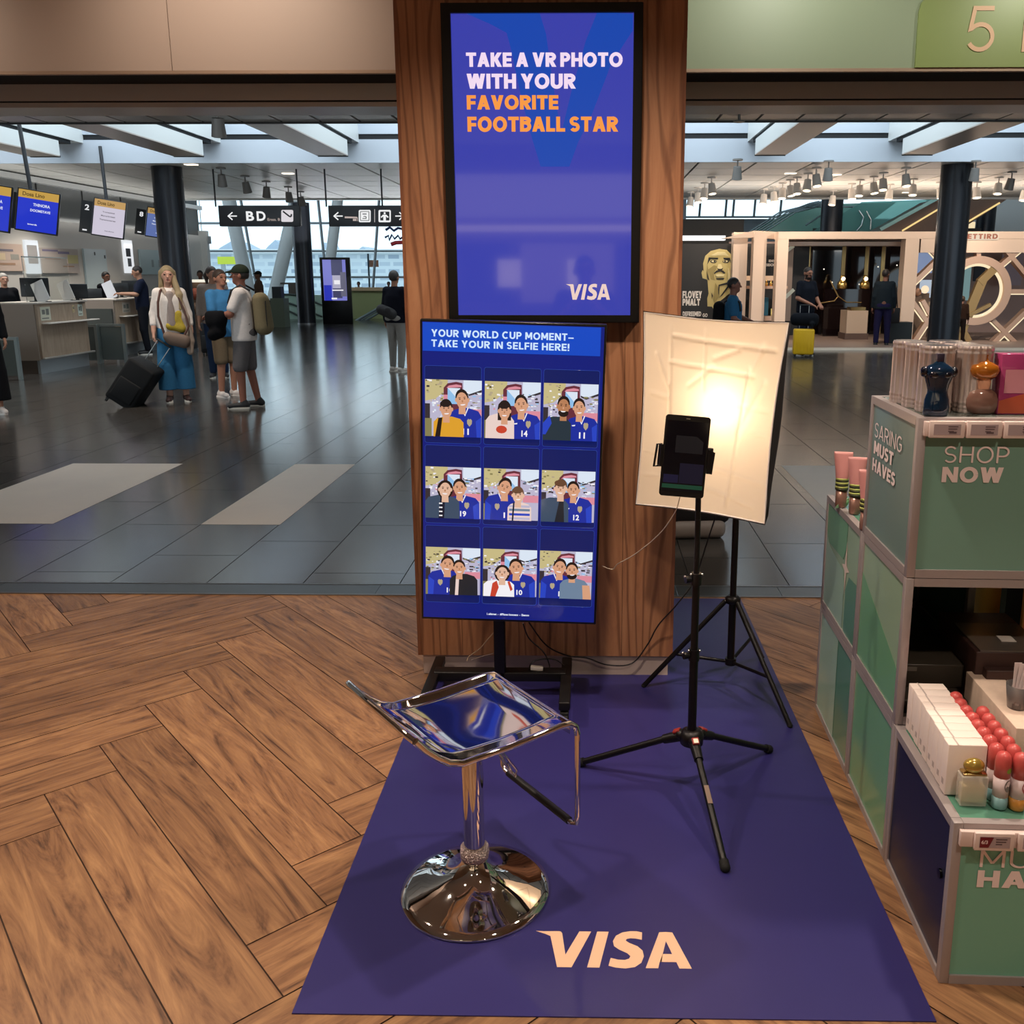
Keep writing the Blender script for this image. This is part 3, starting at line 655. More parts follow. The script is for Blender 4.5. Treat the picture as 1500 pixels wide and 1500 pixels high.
def d8(s, R, head, body, pl): pl(.62, .62, 1.08, '10', 8, 1, .50); body(.30, .29, .36, 'white'); s([(.14, 0), (.18, .28), (.26, .34), (.30, .2), (.24, 0)], 'red'); s([(.46, .32), (.5, .34), (.56, .16), (.52, .12)], 'red'); head(.36, .50, 1.0, 'skinC', 'hairD', -3, kind='hood')
def d9(s, R, head, body, pl): pl(.38, .66, 1.05, '10', -8, -1, .52); body(.66, .27, .44, 'grey'); s([(.82, .3), (.96, .3), (1, 0), (.84, 0)], 'skinA'); head(.62, .60, 1.0, 'skinA', 'hairD', 4, True)
for i, dr in enumerate((d1, d2, d3, d4, d5, d6, d7, d8, d9)): photo(i % 3, i // 3, i, dr)
letters('lettering', [('l. atfstreet  -  difPlaneo Ioonoeno  -  Eleenoo', TD((-.08, -.0014, -ih+.016)), UX, UZ, .155, .008, {'bold': .03, 'd': .0002})], glow('#e8eefc', 1.0), d_)['label'] = 'tiny white caption line'
# stand: post, cross beam, two floor rails with castors
STM = mat('stand_black', '#100e10', 0.45, 0.2)
PXC = -0.345
b = MB(); b.box(PXC-.021, PXC+.021, 3.235, 3.285, .06, 1.1, 0, bevel=.004); b.box(PXC-.15, PXC+.15, 3.215, 3.24, .65, .95, 0); b.build('post', STM, d_, True)
b = MB(); b.box(PXC-.255, PXC+.255, 3.235, 3.29, .068, .105, 0, bevel=.004); b.build('cross_beam', STM, d_, True)
for sx in (-.255, .255):
    b = MB(); b.box(PXC+sx-.02, PXC+sx+.02, 3.0, 3.40, .068, .10, 0, bevel=.004)
    o = b.build('floor_rail', STM, d_, True)
    for yy in (3.02, 3.385):
        b = MB(); b.cyl((PXC+sx-.012, yy, .03), (PXC+sx+.012, yy, .03), .027, n=18); b.cyl((PXC+sx, yy, .05), (PXC+sx, yy, .072), .012, n=12); b.box(PXC+sx-.016, PXC+sx+.016, yy-.02, yy+.014, .034, .06, 0, bevel=.003)
        b.build('castor', paint('#0b0b0c', .6), o, True)

# =================================================================== CHROME SWIVEL STOOL
st = thing('bar_stool', 'chrome swivel stool with a square mirror-polished seat, round base and foot rest on the mat', 'stool', (-0.30, 2.112, 0.003), 0)
CHR = mat('chrome', '#e2dcd8', 0.035, 1.0)
b = MB(); pr = [(.192, 0), (.196, .003), (.195, .008), (.175, .016), (.14, .026), (.10, .040), (.066, .058), (.044, .080), (.036, .098), (.034, .104)]
b.lathe(pr, 72); b.build('base', CHR, st)
b = MB(); b.lathe([(.033, .100), (.037, .103), (.0385, .116), (.037, .132), (.031, .138)], 36); b.build('collar_ring', mat('hammered_chrome', '#d8c6c2', .28, 1.0, bump=1.0, bscale=220), st)
b = MB(); b.cyl((0, 0, .13), (0, 0, .40), .0275, n=36); b.cyl((0, 0, .40), (0, 0, .455), .024, n=36); b.cyl((0, 0, .398), (0, 0, .404), .0285, n=36); b.build('column', CHR, st)
# seat: front edge faces the pillar, the back turns up. local frame: a = towards the front, c = across
sa = math.radians(38); fa = Vector((math.cos(sa), math.sin(sa), 0)); ca = Vector((-math.sin(sa), math.cos(sa), 0)); SZ = .505
def sp(a, c, z): return fa*a+ca*c+Vector((0, 0, z))
prof = [(.185, SZ-.03), (.186, SZ-.014), (.178, SZ-.003), (.160, SZ+.001), (.08, SZ-.004), (.0, SZ-.008), (-.08, SZ-.006), (-.13, SZ-.001), (-.165, SZ+.012), (-.195, SZ+.034), (-.222, SZ+.060), (-.242, SZ+.082)]
hw = .172
vs = []; fs = []
for th in (0, -.012):
    for a_, z_ in prof:
        for k in range(9): c_ = -hw+2*hw*k/8; vs.append(sp(a_, c_, z_+th+.003*(c_/hw)**4))
n_ = len(prof)
for q_ in range(2):
    for i in range(n_-1):
        for k in range(8): f_ = (q_*n_*9+i*9+k, q_*n_*9+i*9+k+1, q_*n_*9+(i+1)*9+k+1, q_*n_*9+(i+1)*9+k); fs.append(f_ if q_ else f_[::-1])
for i in range(n_-1):
    for k in (0, 8): fs.append((i*9+k, (i+1)*9+k, n_*9+(i+1)*9+k, n_*9+i*9+k))
for k in range(8):
    for i in (0, n_-1): fs.append((i*9+k, i*9+k+1, n_*9+i*9+k+1, n_*9+i*9+k))
b = MB(); b.add(vs, fs, 0, True); b.build('seat', mat('polished_steel', '#cfcac8', 0.05, 1.0), st)
# tubular rim along both sides, turning down in front into the foot rest
for sg in (-1, 1):
    cc = sg*(hw+.008)
    pts = [sp(-.246, cc, SZ+.088), sp(-.222, cc, SZ+.058), sp(-.195, cc, SZ+.032), sp(-.165, cc, SZ+.008), sp(-.13, cc, SZ-.006), sp(0, cc, SZ-.008), sp(.15, cc, SZ-.002), sp(.178, cc, SZ-.005), sp(.196, cc, SZ-.018), sp(.202, cc, SZ-.04)]
    b = MB(); b.tube(pts, [.0085]*len(pts), 12); b.build('side_tube', CHR, st)
b = MB(); b.tube([sp(-.246, -hw-.008, SZ+.088), sp(-.252, -hw*.9, SZ+.093), sp(-.252, hw*.9, SZ+.093), sp(-.246, hw+.008, SZ+.088)], .0085, 12); b.build('back_tube', CHR, st)
b = MB(); b.tube([sp(.184, -hw, SZ-.012), sp(.184, hw, SZ-.012)], .009, 12); b.build('front_tube', CHR, st)
zb = .205
pts = [sp(.202, -hw-.008, SZ-.038), sp(.203, -hw-.008, zb+.03), sp(.202, -hw-.004, zb+.008), sp(.2, -hw+.014, zb), sp(.2, hw-.014, zb), sp(.202, hw+.004, zb+.008), sp(.203, hw+.008, zb+.03), sp(.202, hw+.008, SZ-.038)]
b = MB(); b.tube(pts, .0075, 12); fr = b.build('foot_rest', CHR, st)
b = MB(); b.cyl(sp(.2, -hw+.025, zb), sp(.2, hw-.03, zb), .0105, n=16); b.build('rubber_sleeve', paint('#121012', .5), fr)
b = MB(); b.box(-.11, .11, -.09, .09, .455, SZ-.016, 0, M=Matrix.Rotation(sa, 4, 'Z'), bevel=.008); b.build('seat_plate', CHR, st)
lv = [Vector((.02, -.01, .47)), Vector((.045, .0, .44)), Vector((.085, .02, .355)), Vector((.097, .028, .33))]
b = MB(); b.tube(lv, .004, 8); b.tube([lv[2]+Vector((.006, -.006, .01)), lv[3], lv[3]+Vector((.012, -.008, -.006)), lv[3]+Vector((.016, -.012, .014)), Vector((.055, -.012, .44))], .0035, 8); b.build('height_lever', CHR, st)

# =================================================================== TABLET TRIPOD + TABLET
TB = mat('tripod_black', '#0e0b0c', 0.38, 0.3); ALU = mat('bright_alu', '#cfcac6', .25, 1)
hub = Vector((.322, 2.612, .003))
tt = thing('tripod', 'black phone tripod with red leg joints and splayed legs in front of the softbox', 'tripod', hub)
def w2(p): return Vector(p)-hub
hz_ = .185
b = MB(); b.cyl((0, 0, .16), (0, 0, .46), .0135, n=20); b.cyl((0, 0, .46), (0, 0, .70), .0115, n=20); b.cyl((0, 0, .70), (0, 0, .885), .0085, n=20); b.build('pole', TB, tt)
for z_ in (.455, .70):
    b = MB(); b.cyl((0, 0, z_-.018), (0, 0, z_+.018), .017, n=20); c_ = b.build('collar', TB, tt)
    b = MB(); b.cyl((-.016, -.006, z_), (-.034, -.012, z_), .009, .011, n=14); b.build('knob', TB, c_)
    b = MB(); b.sphere((-.036, -.013, z_+.01), .0042); b.sphere((-.018, -.012, z_+.017), .004); b.sphere((.016, -.01, z_+.016), .004); b.build('screw', ALU, c_)
b = MB(); b.lathe([(.018, .150), (.036, .158), (.038, .185), (.03, .20), (.018, .205)], 24); b.build('hub', TB, tt)
RED = paint('#8f2a24', .45)
for ft in ((-.035, 2.742, .012), (.618, 2.842, .012), (.374, 2.20, .012)):
    f_ = w2(ft); dr = Vector((f_.x, f_.y, 0)).normalized(); a_ = dr*.035+Vector((0, 0, hz_-.005))
    b = MB(); L_ = f_-a_; b.cyl(a_+L_*.12, f_-L_*.03, .0105, n=14); lg = b.build('leg', TB, tt)
    b = MB(); b.cyl(a_-dr*.01, a_+L_*.16, .018, .0145, n=16); b.sphere(a_, (.02, .02, .018)); b.build('joint', TB, lg)
    b = MB(); b.box(-.011, .011, -.012, .012, -.004, .004, 0, bevel=.002, M=Matrix.Translation(a_+L_*.04+Vector((0, 0, .017))) @ L_.to_track_quat('Y', 'Z').to_matrix().to_4x4()); b.build('latch', RED, lg)
    b = MB(); b.cyl(f_-L_*.055, f_, .014, n=14); b.sphere(f_-L_*.01, .0145); b.build('rubber_foot', paint('#0a0a0a', .8), lg)
f_ = w2((.374, 2.20, .012)); a_ = Vector((f_.x, f_.y, 0)).normalized()*.035+Vector((0, 0, hz_-.005)); L_ = f_-a_
b = MB(); b.box(-.007, .007, -.008, .008, 0, .003, 0, M=Matrix.Translation(a_+L_*.05+Vector((0, 0, .021))) @ L_.to_track_quat('Y', 'Z').to_matrix().to_4x4()); b.build('badge', mat('badge_pale', '#f0d5c4', .4), tt)
b = MB(); b.box(-.007, .007, -.03, .03, 0, .0015, 0, M=Matrix.Translation(a_+L_*.47+Vector((0, -.001, .0108))) @ L_.to_track_quat('Y', 'Z').to_matrix().to_4x4()); b.build('sticker', paint('#6f5a4c', .5), tt)
# clamp on top
TY = 2.59
q = [at(976, 603, TY), at(1041, 614, TY), at(1031, 735, TY), at(964, 720, TY)]
tc_ = sum(q, Vector())/4; tw = (q[1]-q[0]).length; th_ = (q[0]-q[3]).length; ta = math.atan2((q[0]-q[3]).x, (q[0]-q[3]).z)
MT = Matrix.Translation(tc_) @ Matrix.Rotation(ta, 4, 'Y') @ Matrix.Rotation(math.radians(-6), 4, 'X')
b = MB(); b.box(-tw/2-.012, tw/2+.018, .006, .016, -.035, .03, 0, bevel=.003, M=MT); b.cyl(MT @ Vector((0, .016, -.01)), MT @ Vector((0, .034, -.06)), .014, n=14)
b.cyl(hub+Vector((0, 0, .87)), hub+Vector((0, .016, 1.02)), .0085, n=14); cl = b.build('clamp', TB, tt, True)
b = MB(); xr = tw/2
b.tube([MT @ Vector(p) for p in ((-xr-.004, .004, -.032), (-xr-.022, .0, -.036), (-xr-.018, -.004, .03), (-xr-.004, .0, .03))], .0035, 8); b.box(-xr-.008, -xr-.001, -.009, .012, -.034, .03, 0, M=MT); b.build('clamp_jaw', TB, cl, True)
b = MB(); b.box(xr+.001, xr+.008, -.009, .012, -.045, .025, 0, M=MT); b.prism([(xr+.006, -.045), (xr+.018, -.046), (xr+.022, .018), (xr+.006, .024)], MT @ Vector((0, .002, 0)), MT.to_3x3() @ Vector((1, 0, 0)), MT.to_3x3() @ Vector((0, 0, 1)), .008); b.build('clamp_jaw', TB, cl, True)
tb = thing('tablet', 'black tablet held upright in the tripod clamp in front of the glowing softbox', 'tablet', tc_)
b = MB(); b.prism(rrect(-tw/2, tw/2, -th_/2, th_/2, .009, 6), MT @ Vector((0, .004, 0)), MT.to_3x3() @ Vector((1, 0, 0)), MT.to_3x3() @ Vector((0, 0, 1)), .0085); b.build('body', mat('tablet_black', '#121010', .25), tb, True)
b = MB(); b.prism(rrect(-tw/2+.005, tw/2-.005, -th_/2+.016, th_/2-.016, .002, 3), MT @ Vector((0, -.0045, 0)), MT.to_3x3() @ Vector((1, 0, 0)), MT.to_3x3() @ Vector((0, 0, 1)), .0004); sc = b.build('screen', mat('tablet_glass', '#0d0c12', .06, spec=.6, coat=.5), tb, True)
N_ = MT.to_3x3(); ux, uz = N_ @ Vector((1, 0, 0)), N_ @ Vector((0, 0, 1))
b = MB(); b.prism([(-tw/2+.006, -th_/2+.024), (tw/2-.006, -th_/2+.024), (tw/2-.006, -th_/2+.036), (-tw/2+.006, -th_/2+.036)], MT @ Vector((0, -.005, 0)), ux, uz, .0002); b.build('status_bar', glow('#17402c', .8), tb, True)
b = MB(); b.prism([(-.012, -th_/2+.04), (-.012, -.02), (tw/2-.008, -.02), (tw/2-.008, -th_/2+.04)], MT @ Vector((0, -.005, 0)), ux, uz, .0002); b.prism([(-tw/2+.008, -th_/2+.04), (-tw/2+.008, -.055), (-.014, -.055), (-.014, -th_/2+.04)], MT @ Vector((0, -.005, 0)), ux, uz, .0002, 1)
b.prism([(-.03, .01), (-.03, .06), (.03, .06), (.05, .045), (.05, .01)], MT @ Vector((0, -.005, 0)), ux, uz, .0002, 2); b.build('preview_image', [glow('#100d20', .8), glow('#15122e', .8), glow('#100e10', .8)], tb, True)
b = MB(); b.prism(rrect(-.006, .006, -.0012, .0012, .001, 2), MT @ Vector((0, -.0046, th_/2-.009)), ux, uz, .0003); b.build('earpiece', ALU, tb, True)

# =================================================================== LIGHT STAND + SOFTBOX
lc = Vector((.555, 3.335, .003))
ls = thing('light_stand', 'black light stand with folding spreader legs carrying the softbox', 'light stand', lc)
b = MB(); b.cyl((0, 0, .10), (0, 0, .38), .0145, n=20); b.cyl((0, 0, .38), (0, 0, .72), .0125, n=20); b.cyl((0, 0, .72), (0, 0, 1.10), .0095, n=20); b.build('pole', TB, ls)
b = MB(); b.lathe([(.016, .352), (.03, .356), (.03, .375), (.018, .385)], 20); b.build('collar', TB, ls)
b = MB(); b.lathe([(.015, .695), (.021, .70), (.021, .74), (.014, .745)], 20); cc_ = b.build('collar', TB, ls)
b = MB(); b.cyl((-.018, -.01, .71), (-.036, -.02, .71), .01, .013, n=14); b.sphere((-.03, -.02, .735), .009); b.build('knob', TB, cc_)
b = MB(); b.sphere((-.034, -.022, .74), .004); b.sphere((-.02, -.02, .722), .0045); b.build('screw', ALU, cc_)
feet = [w - lc for w in (Vector((.216, 3.336, .008)), Vector((.725, 3.017, .008)), Vector((.735, 3.62, .008)))]
for f_ in feet:
    dr = Vector((f_.x, f_.y, 0)).normalized(); a_ = dr*.028+Vector((0, 0, .362))
    b = MB(); b.cyl(a_, f_, .0095, n=14); lg = b.build('leg', TB, ls)
    b = MB(); b.sphere(f_, (.0105, .0105, .008)); b.build('rubber_foot', paint('#0a0a0a', .8), lg)
    b = MB(); m1 = a_+(f_-a_)*.62; b.cyl(dr*.018+Vector((0, 0, .112)), m1, .007, n=10); b.build('spreader', TB, ls)
    b = MB(); b.sphere(m1, .006); b.sphere(a_, .006); b.build('rivet', ALU, lg)
b = MB(); b.cyl((0, 0, .10), (0, 0, .125), .022, n=18); b.build('spreader_hub', TB, ls)
# softbox: front cloth facing the stool, black fabric shell tapering back to the lamp holder
SBY = 3.10                             # the face is turned to the left, towards the stool
q = [at(944, 457, SBY+.10), at(1155, 473, SBY-.13), at(1120, 767, SBY-.10), at(932, 738, SBY+.13)]
sb = thing('softbox', 'white glowing fabric softbox with black shell beside the wooden pillar', 'softbox', sum(q, Vector())/4)
def bil(u, v):
    p_ = (q[0]*(1-u)+q[1]*u)*(1-v)+(q[3]*(1-u)+q[2]*u)*v
    c_ = .013*math.sin(PI*v)*(1-2*u)**3; d_v = .010*math.sin(PI*u)*(1-2*v)**3          # the frame rods pull the corners out, the edges curve in
    return p_+(q[1]-q[0]).normalized()*c_*1.0+(q[3]-q[0]).normalized()*d_v
nrm = (q[1]-q[0]).cross(q[0]-q[3]).normalized()       # points towards the viewer
if nrm.y > 0: nrm = -nrm
rnd = random.Random(3)
N1 = 90; vs = []; creases = []
def wr(u, v):
    h = 0.0
    for (a0, b0, a1, b1, amp, wd) in CRE:
        dx, dy = a1-a0, b1-b0; t_ = max(0, min(1, ((u-a0)*dx+(v-b0)*dy)/(dx*dx+dy*dy))); d2 = ((u-a0-t_*dx)**2+(v-b0-t_*dy)**2)
        h += amp*math.exp(-d2/(wd*wd))
    return h
CRE = [(a, b, c, d, e*1.5, f*.5) for a, b, c, d, e, f in [(.22, .10, .95, .135, .004, .016), (.2, .235, .82, .27, .004, .014), (.45, .05, .46, .36, .004, .014), (.2, .05, .22, .62, .003, .016), (.78, .24, .70, .95, .006, .016), (.02, .70, .95, .80, .003, .016), (.86, .12, .78, .30, .004, .03), (.9, .3, .74, .56, .005, .03), (.1, .20, .2, .36, .004, .02), (.5, .86, .9, .93, .003, .016), (.02, .83, .2, .84, .003, .014), (.35, .35, .52, .24, .003, .02), (.52, .2, .7, .14, .003, .02), (.72, .42, .98, .44, .003, .014), (.05, .4, .2, .42, .003, .02), (.8, .55, .95, .56, .003, .014)]]
for j in range(N1+1):
    for i in range(N1+1):
        u, v = i/N1, j/N1
        ed = min(u, 1-u, v, 1-v)
        vs.append(bil(u, v)+nrm*(-.012*math.sin(PI*u)*math.sin(PI*v)+wr(u, v)*min(1, ed*14)))
fs = [(j*(N1+1)+i, (j+1)*(N1+1)+i, (j+1)*(N1+1)+i+1, j*(N1+1)+i+1) for j in range(N1) for i in range(N1)]
dm = bpy.data.materials.new('diffuser_cloth'); dm.use_nodes = True; nt = dm.node_tree; nt.nodes.remove(nt.nodes['Principled BSDF'])
tr = nt.nodes.new('ShaderNodeBsdfTranslucent'); df = nt.nodes.new('ShaderNodeBsdfDiffuse'); mx = nt.nodes.new('ShaderNodeMixShader')
tr.inputs[0].default_value = (.90, .86, .80, 1); df.inputs[0].default_value = (.80, .74, .68, 1); mx.inputs[0].default_value = .55
nt.links.new(tr.outputs[0], mx.inputs[1]); nt.links.new(df.outputs[0], mx.inputs[2]); nt.links.new(mx.outputs[0], nt.nodes['Material Output'].inputs[0])
b = MB(); b.add(vs, fs, 0, True); b.build('diffuser_cloth', dm, sb, True)
b = MB(); b.tube([bil(*uv) for uv in [(i/10, 0) for i in range(10)]+[(1, i/10) for i in range(10)]+[(1-i/10, 1) for i in range(10)]+[(0, 1-i/10) for i in range(10)]], .0032, 6, closed=True); b.build('edge_piping', mat('piping_white', '#f4ece6', .6), sb, True)
lamp_p = bil(.60, .44)-nrm*.26
back = [lamp_p-nrm*.06+(c_-lamp_p).normalized()*.05 for c_ in q]
def shellring(t_, bulge):
    out = []
    for k in range(4):
        for m__ in range(8):
            e0 = bil(*((m__/8, 0), (1, m__/8), (1-m__/8, 1), (0, 1-m__/8))[k]); b0 = back[k]+(back[(k+1) % 4]-back[k])*(m__/8)
            p_ = e0*(1-t_)+b0*t_; out.append(p_+(p_-(lamp_p+nrm*.1)).normalized()*bulge*0)
    return out
rings = [[p_+nrm*.004+(p_-bil(.5, .5)).normalized()*.005 for p_ in shellring(0, 0)]]
for t_ in (0, .12, .3, .55, .8, 1.0): rings.append([p_-nrm*.02*math.sin(PI*t_)+(p_-bil(.5, .5)).normalized()*(.004+.05*math.sin(PI*t_**.8)) for p_ in shellring(t_, 0)])
vs = [p_ for r_ in rings for p_ in r_]; K = 32
fs = [(j*K+k, j*K+(k+1) % K, (j+1)*K+(k+1) % K, (j+1)*K+k) for j in range(len(rings)-1) for k in range(K)]+[tuple((len(rings)-1)*K+k for k in range(K))]
b = MB(); b.add(vs, fs, 0, True)
sh = b.build('shell', mat('softbox_shell', '#1b1415', .7), sb, True)
vs2 = [bil(.5, .5)+(p_-bil(.5, .5))*.985 for p_ in vs[K:]]
b = MB(); b.add(vs2, [f_ for f_ in fs if max(f_) < len(vs2)], 0, True); b.build('silver_lining', mat('silver_lining', '#c9c4bd', .45, .6), sh, True)
b = MB(); b.cyl(lamp_p-nrm*.04, lamp_p-nrm*.15, .045, .035, n=20); b.cyl(lamp_p-nrm*.10, lc+Vector((0, 0, 1.09)), .012, n=12); b.build('lamp_holder', TB, sb, True)
b = MB(); b.sphere(lamp_p+nrm*.05, .042, 20, 14); b.cyl(lamp_p-nrm*.04, lamp_p+nrm*.02, .02, .03, n=16); bulb = b.build('bulb', mat('bulb_glass', '#ffe0b4', .3, emit=8), sb, True)
l = bpy.data.lights.new('softbox_bulb', 'POINT'); l.energy = 2.9; l.color = (1.0, .69, .42); l.shadow_soft_size = .045
lo_ = bpy.data.objects.new('softbox_bulb', l); COL.objects.link(lo_); lo_.location = lamp_p+nrm*.155; lo_.parent = sb; lo_.matrix_parent_inverse = wmat(sb).inverted()

# =================================================================== CABLES
def cable(label, pts, r, c, Y=None):
    b = MB()
    P = [Vector(p) for p in pts]; out = []
    for i in range(len(P)-1):                                   # Catmull-Rom
        p0, p1, p2, p3 = P[max(i-1, 0)], P[i], P[i+1], P[min(i+2, len(P)-1)]
        for k in range(8):
            s_ = k/8; out.append(0.5*((2*p1)+(p2-p0)*s_+(2*p0-5*p1+4*p2-p3)*s_*s_+(3*p1-p0-3*p2+p3)*s_**3))
    out.append(P[-1]); b.tube(out, r, 6)
    o = b.build('cable', paint(c, .5)); o.name = 'cable'; return tag(o, label, 'cable')
YB = 3.42
cable('thin white cable drooping from the tablet to the right edge of the photo display', [at(996, 728, 2.61), at(988, 752, 2.66), at(965, 783, 2.85), at(930, 812, 3.05), at(905, 826, 3.15), at(897, 834, 3.17), at(882, 829, 3.16)], .0016, '#c9b9a4')
cable('black power cable running along the pillar plinth and up to the softbox', [at(775, 912, 3.25), at(800, 945, 3.38), at(830, 960, YB), at(860, 964, YB), at(890, 974, YB), at(925, 972, YB), at(948, 945, YB), at(965, 915, YB-.02), at(992, 885, YB-.05), at(1017, 850, 3.40), at(1034, 800, 3.38), at(1048, 757, 3.33)], .0028, '#0d0b0c')
cable('black cable hanging from the underside of the photo display to the stand base', [at(766, 913, 3.24), at(775, 935, 3.3), at(796, 955, 3.3), at(805, 975, 3.3), at(803, 984, 3.27)], .0028, '#0d0b0c')
cable('black cable looped on the stand cross beam', [at(775, 981, 3.26), at(778, 972, 3.3), at(790, 966, 3.32), at(812, 966, 3.32), at(826, 974, 3.3)], .0026, '#0d0b0c')
cable('cream cable dangling from the left of the stand post', [at(731, 918, 3.28), at(716, 935, 3.33), at(703, 950, 3.38), at(688, 961, 3.40), at(684, 968, 3.40)], .0022, '#c8ad8d')
cable('thin grey cable lying against the plinth behind the stool', [at(691, 967, 3.42), at(712, 960, 3.42), at(733, 955, 3.42)], .0018, '#8b7b74')
# power brick on the cross beam
b = MB(); b.box(-.024, .024, -.01, .01, 0, .016, 0, bevel=.003); o = b.build('plug', paint('#d8d2cc', .4)); o.location = (-.205, 3.262, .105); o.rotation_euler = (0, math.radians(8), .1); tag(o, 'white plug adapter lying on the cross beam of the display stand', 'plug')
# =================================================================== CUBE DISPLAY UNITS WITH PRODUCTS (right)
SA = math.radians(-1.83); SO = Vector((.809, 1.811, 0)); SEX = Vector((math.cos(SA), math.sin(SA), 0)); SEY = Vector((-math.sin(SA), math.cos(SA), 0))
def SW(x, y, z): return SO+SEX*x+SEY*y+Vector((0, 0, z))
def SL(px, py, z):
    p = fl(px, py, z)-SO; return (p.dot(SEX), p.dot(SEY), z)
FR = mat('unit_frame', '#a59c9c', 0.4, 0.3)
def glassy(c): return mat('panel_'+c, c, 0.22, coat=.25)
SAGE, GRN, LGRN, MINT, NAVY, GREEN2 = glassy('#668a7a'), glassy('#6ba27c'), glassy('#92ae94'), glassy('#97b8a8'), mat('panel_navy', '#1d2136', .3), glassy('#558772')
def unit(label, x0, x1, y0, y1, z0, z1, faces, posts=.022, top=None, openfront=False, back=None):
    """one cube frame with panels: faces = {'side'/'front': (material, inset)}"""
    t = thing('display_cube', label, 'display unit', SW(x0, y0, z0), SA)
    w, d, h = x1-x0, y1-y0, z1-z0; b = MB(); q = posts
    for xa in (0, w-q):
        for ya in (0, d-q): b.box(xa, xa+q, ya, ya+q, 0, h, 0, bevel=.0015)
    for za in (0, h-q):
        for ya in (0, d-q): b.box(q, w-q, ya, ya+q, za, za+q)
        for xa in (0, w-q): b.box(xa, xa+q, q, d-q, za, za+q)
    b.build('frame', FR, t)
    b = MB(); b.box(q, w-q, q, d-q, h-.012, h-.001); b.build('top_panel', top or GREEN2, t)
    if 'side' in faces: b = MB(); b.box(.005, .011, q, d-q, q, h-q); b.build('side_panel', faces['side'], t)
    if 'front' in faces: b = MB(); b.box(q, w-q, .005, .011, q, h-q); b.build('front_panel', faces['front'], t)
    b = MB(); b.box(w-.012, w-.006, q, d-q, q, h-q); b.build('side_panel', back or SAGE, t)
    if not openfront: b = MB(); b.box(q, w-q, d-.012, d-.006, q, h-q); b.build('back_panel', back or SAGE, t)
    return t
Z1_, Z2_, Z3_ = .415, .83, 1.25
W_ = .62
ub = [unit('dark green lower cube with pale vertical band, far end of the bottom row', 0, .36, .885, 1.37, 0, Z1_-.002, {'side': GREEN2}),
      unit('green lower cube in the middle of the bottom row', 0, W_, .447, .883, 0, Z1_-.002, {'side': GRN, 'front': NAVY})]
uf = unit('low navy-sided cube nearest the camera reading HAVES, carrying the white cartons', 0, W_, 0, .445, 0, Z1_-.002, {'side': NAVY, 'front': mat('panel_mint_front', '#73ad98', .35)})
um = unit('upper cube with four-lobed green graphic, far end of the second row', 0, .36, .885, 1.37, Z1_, Z2_-.002, {'side': LGRN})
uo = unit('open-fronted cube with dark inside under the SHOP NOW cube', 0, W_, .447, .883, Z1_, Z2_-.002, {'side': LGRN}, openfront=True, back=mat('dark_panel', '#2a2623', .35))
ut = unit('top cube with SHOP NOW front and MUST HAVES side', 0, W_, .447, .885, Z2_, Z3_, {'side': mat('panel_grey_sage', '#6b8580', .3, coat=.2), 'front': mat('panel_sage_front', '#749c8e', .4)}, top=mat('top_grey', '#6a716c', .25))
def sideface(x=.0045): return lambda y, z: SW(x, y, z)
def spoly(name, m, par, pts, x=.0042): b = MB(); b.prism([(y, z) for y, z in pts], SW(x, 0, 0), SEY, (0, 0, 1), .0004); return b.build(name, m, par, True)
# prism along SEY x Z points +x; graphics must sit outside (-x): give the plane just outside the panel
def arc(cx_, cz_, r, a0, a1, n=10): return [(cx_+r*math.cos(math.radians(a0+(a1-a0)*i/n)), cz_+r*math.sin(math.radians(a0+(a1-a0)*i/n))) for i in range(n+1)]
ya, yb, za, zb = .885+.022, 1.37-.022, Z1_+.022, Z2_-.024
yc, zc = ya+.155, za+.215
spoly('graphic', glassy('#e3cfc4'), um, [(yc-.045, zc), (yc-.01, zc+.012), (yc, zc+.09), (yc+.012, zc+.01), (yc+.05, zc), (yc+.012, zc-.012), (yc, zc-.09), (yc-.01, zc-.012)], .0030)
spoly('graphic', GRN, um, [(yb, zb), (ya+.16, zb), (ya+.165, zc+.06), (yc+.04, zc+.018), (yb-.03, zc+.015), (yb, zc+.05)], .0036)
spoly('graphic', MINT, um, [(yb, zc+.045), (yb-.05, zc+.005), (yc+.035, zc-.018), (yc+.012, zc-.07), (yc+.01, za), (yb, za)], .0036)
spoly('graphic', GREEN2, um, [(yc-.012, za), (yc-.012, zc-.07), (yc-.045, zc-.016), (ya+.02, zc-.012), (ya, zc+.0), (ya, za)], .0036)
spoly('graphic', GRN, uo, [(.447+.022, za), (.447+.022, za+.12), (.883-.022, za+.27), (.883-.022, za)], .0036)
spoly('graphic', MINT, ub[0], [(1.37-.022, .022), (1.37-.022, Z1_-.024), (1.1, Z1_-.024), (1.1, .022)], .0036)
# words on the panels
M_LET = mat('letter_pink', '#f0dedd', .5)
def words_side(par, lines):
    return caps_obj('lettering', [((t_, SW(.0035, y0_, z0_), SEY*-1, (0, 0, 1), w_, h_), k) for t_, y0_, z0_, w_, h_, k in lines], M_LET, par)
THIN = {'t': .11, 'gap': .17}; FAT = {'t': .235, 'gap': .09}
words_side(ut, [('SARING', .832, 1.136, .262, .042, THIN), ('MUST', .830, 1.086, .194, .038, FAT), ('HAVES', .834, 1.035, .226, .037, FAT)])
def words_front(par, y, lines):
    return caps_obj('lettering', [((t_, SW(x_, y+.004, z_), SEX, (0, 0, 1), w_, h_), k) for t_, x_, z_, w_, h_, k in lines], M_LET, par)
words_front(ut, .447, [('SHOP', .072, 1.136, .160, .042, THIN), ('NOW', .070, 1.085, .152, .040, FAT)])
words_front(uf, 0, [('MUST', .066, .303, .215, .043, THIN), ('HAVES', .064, .252, .262, .043, FAT)])
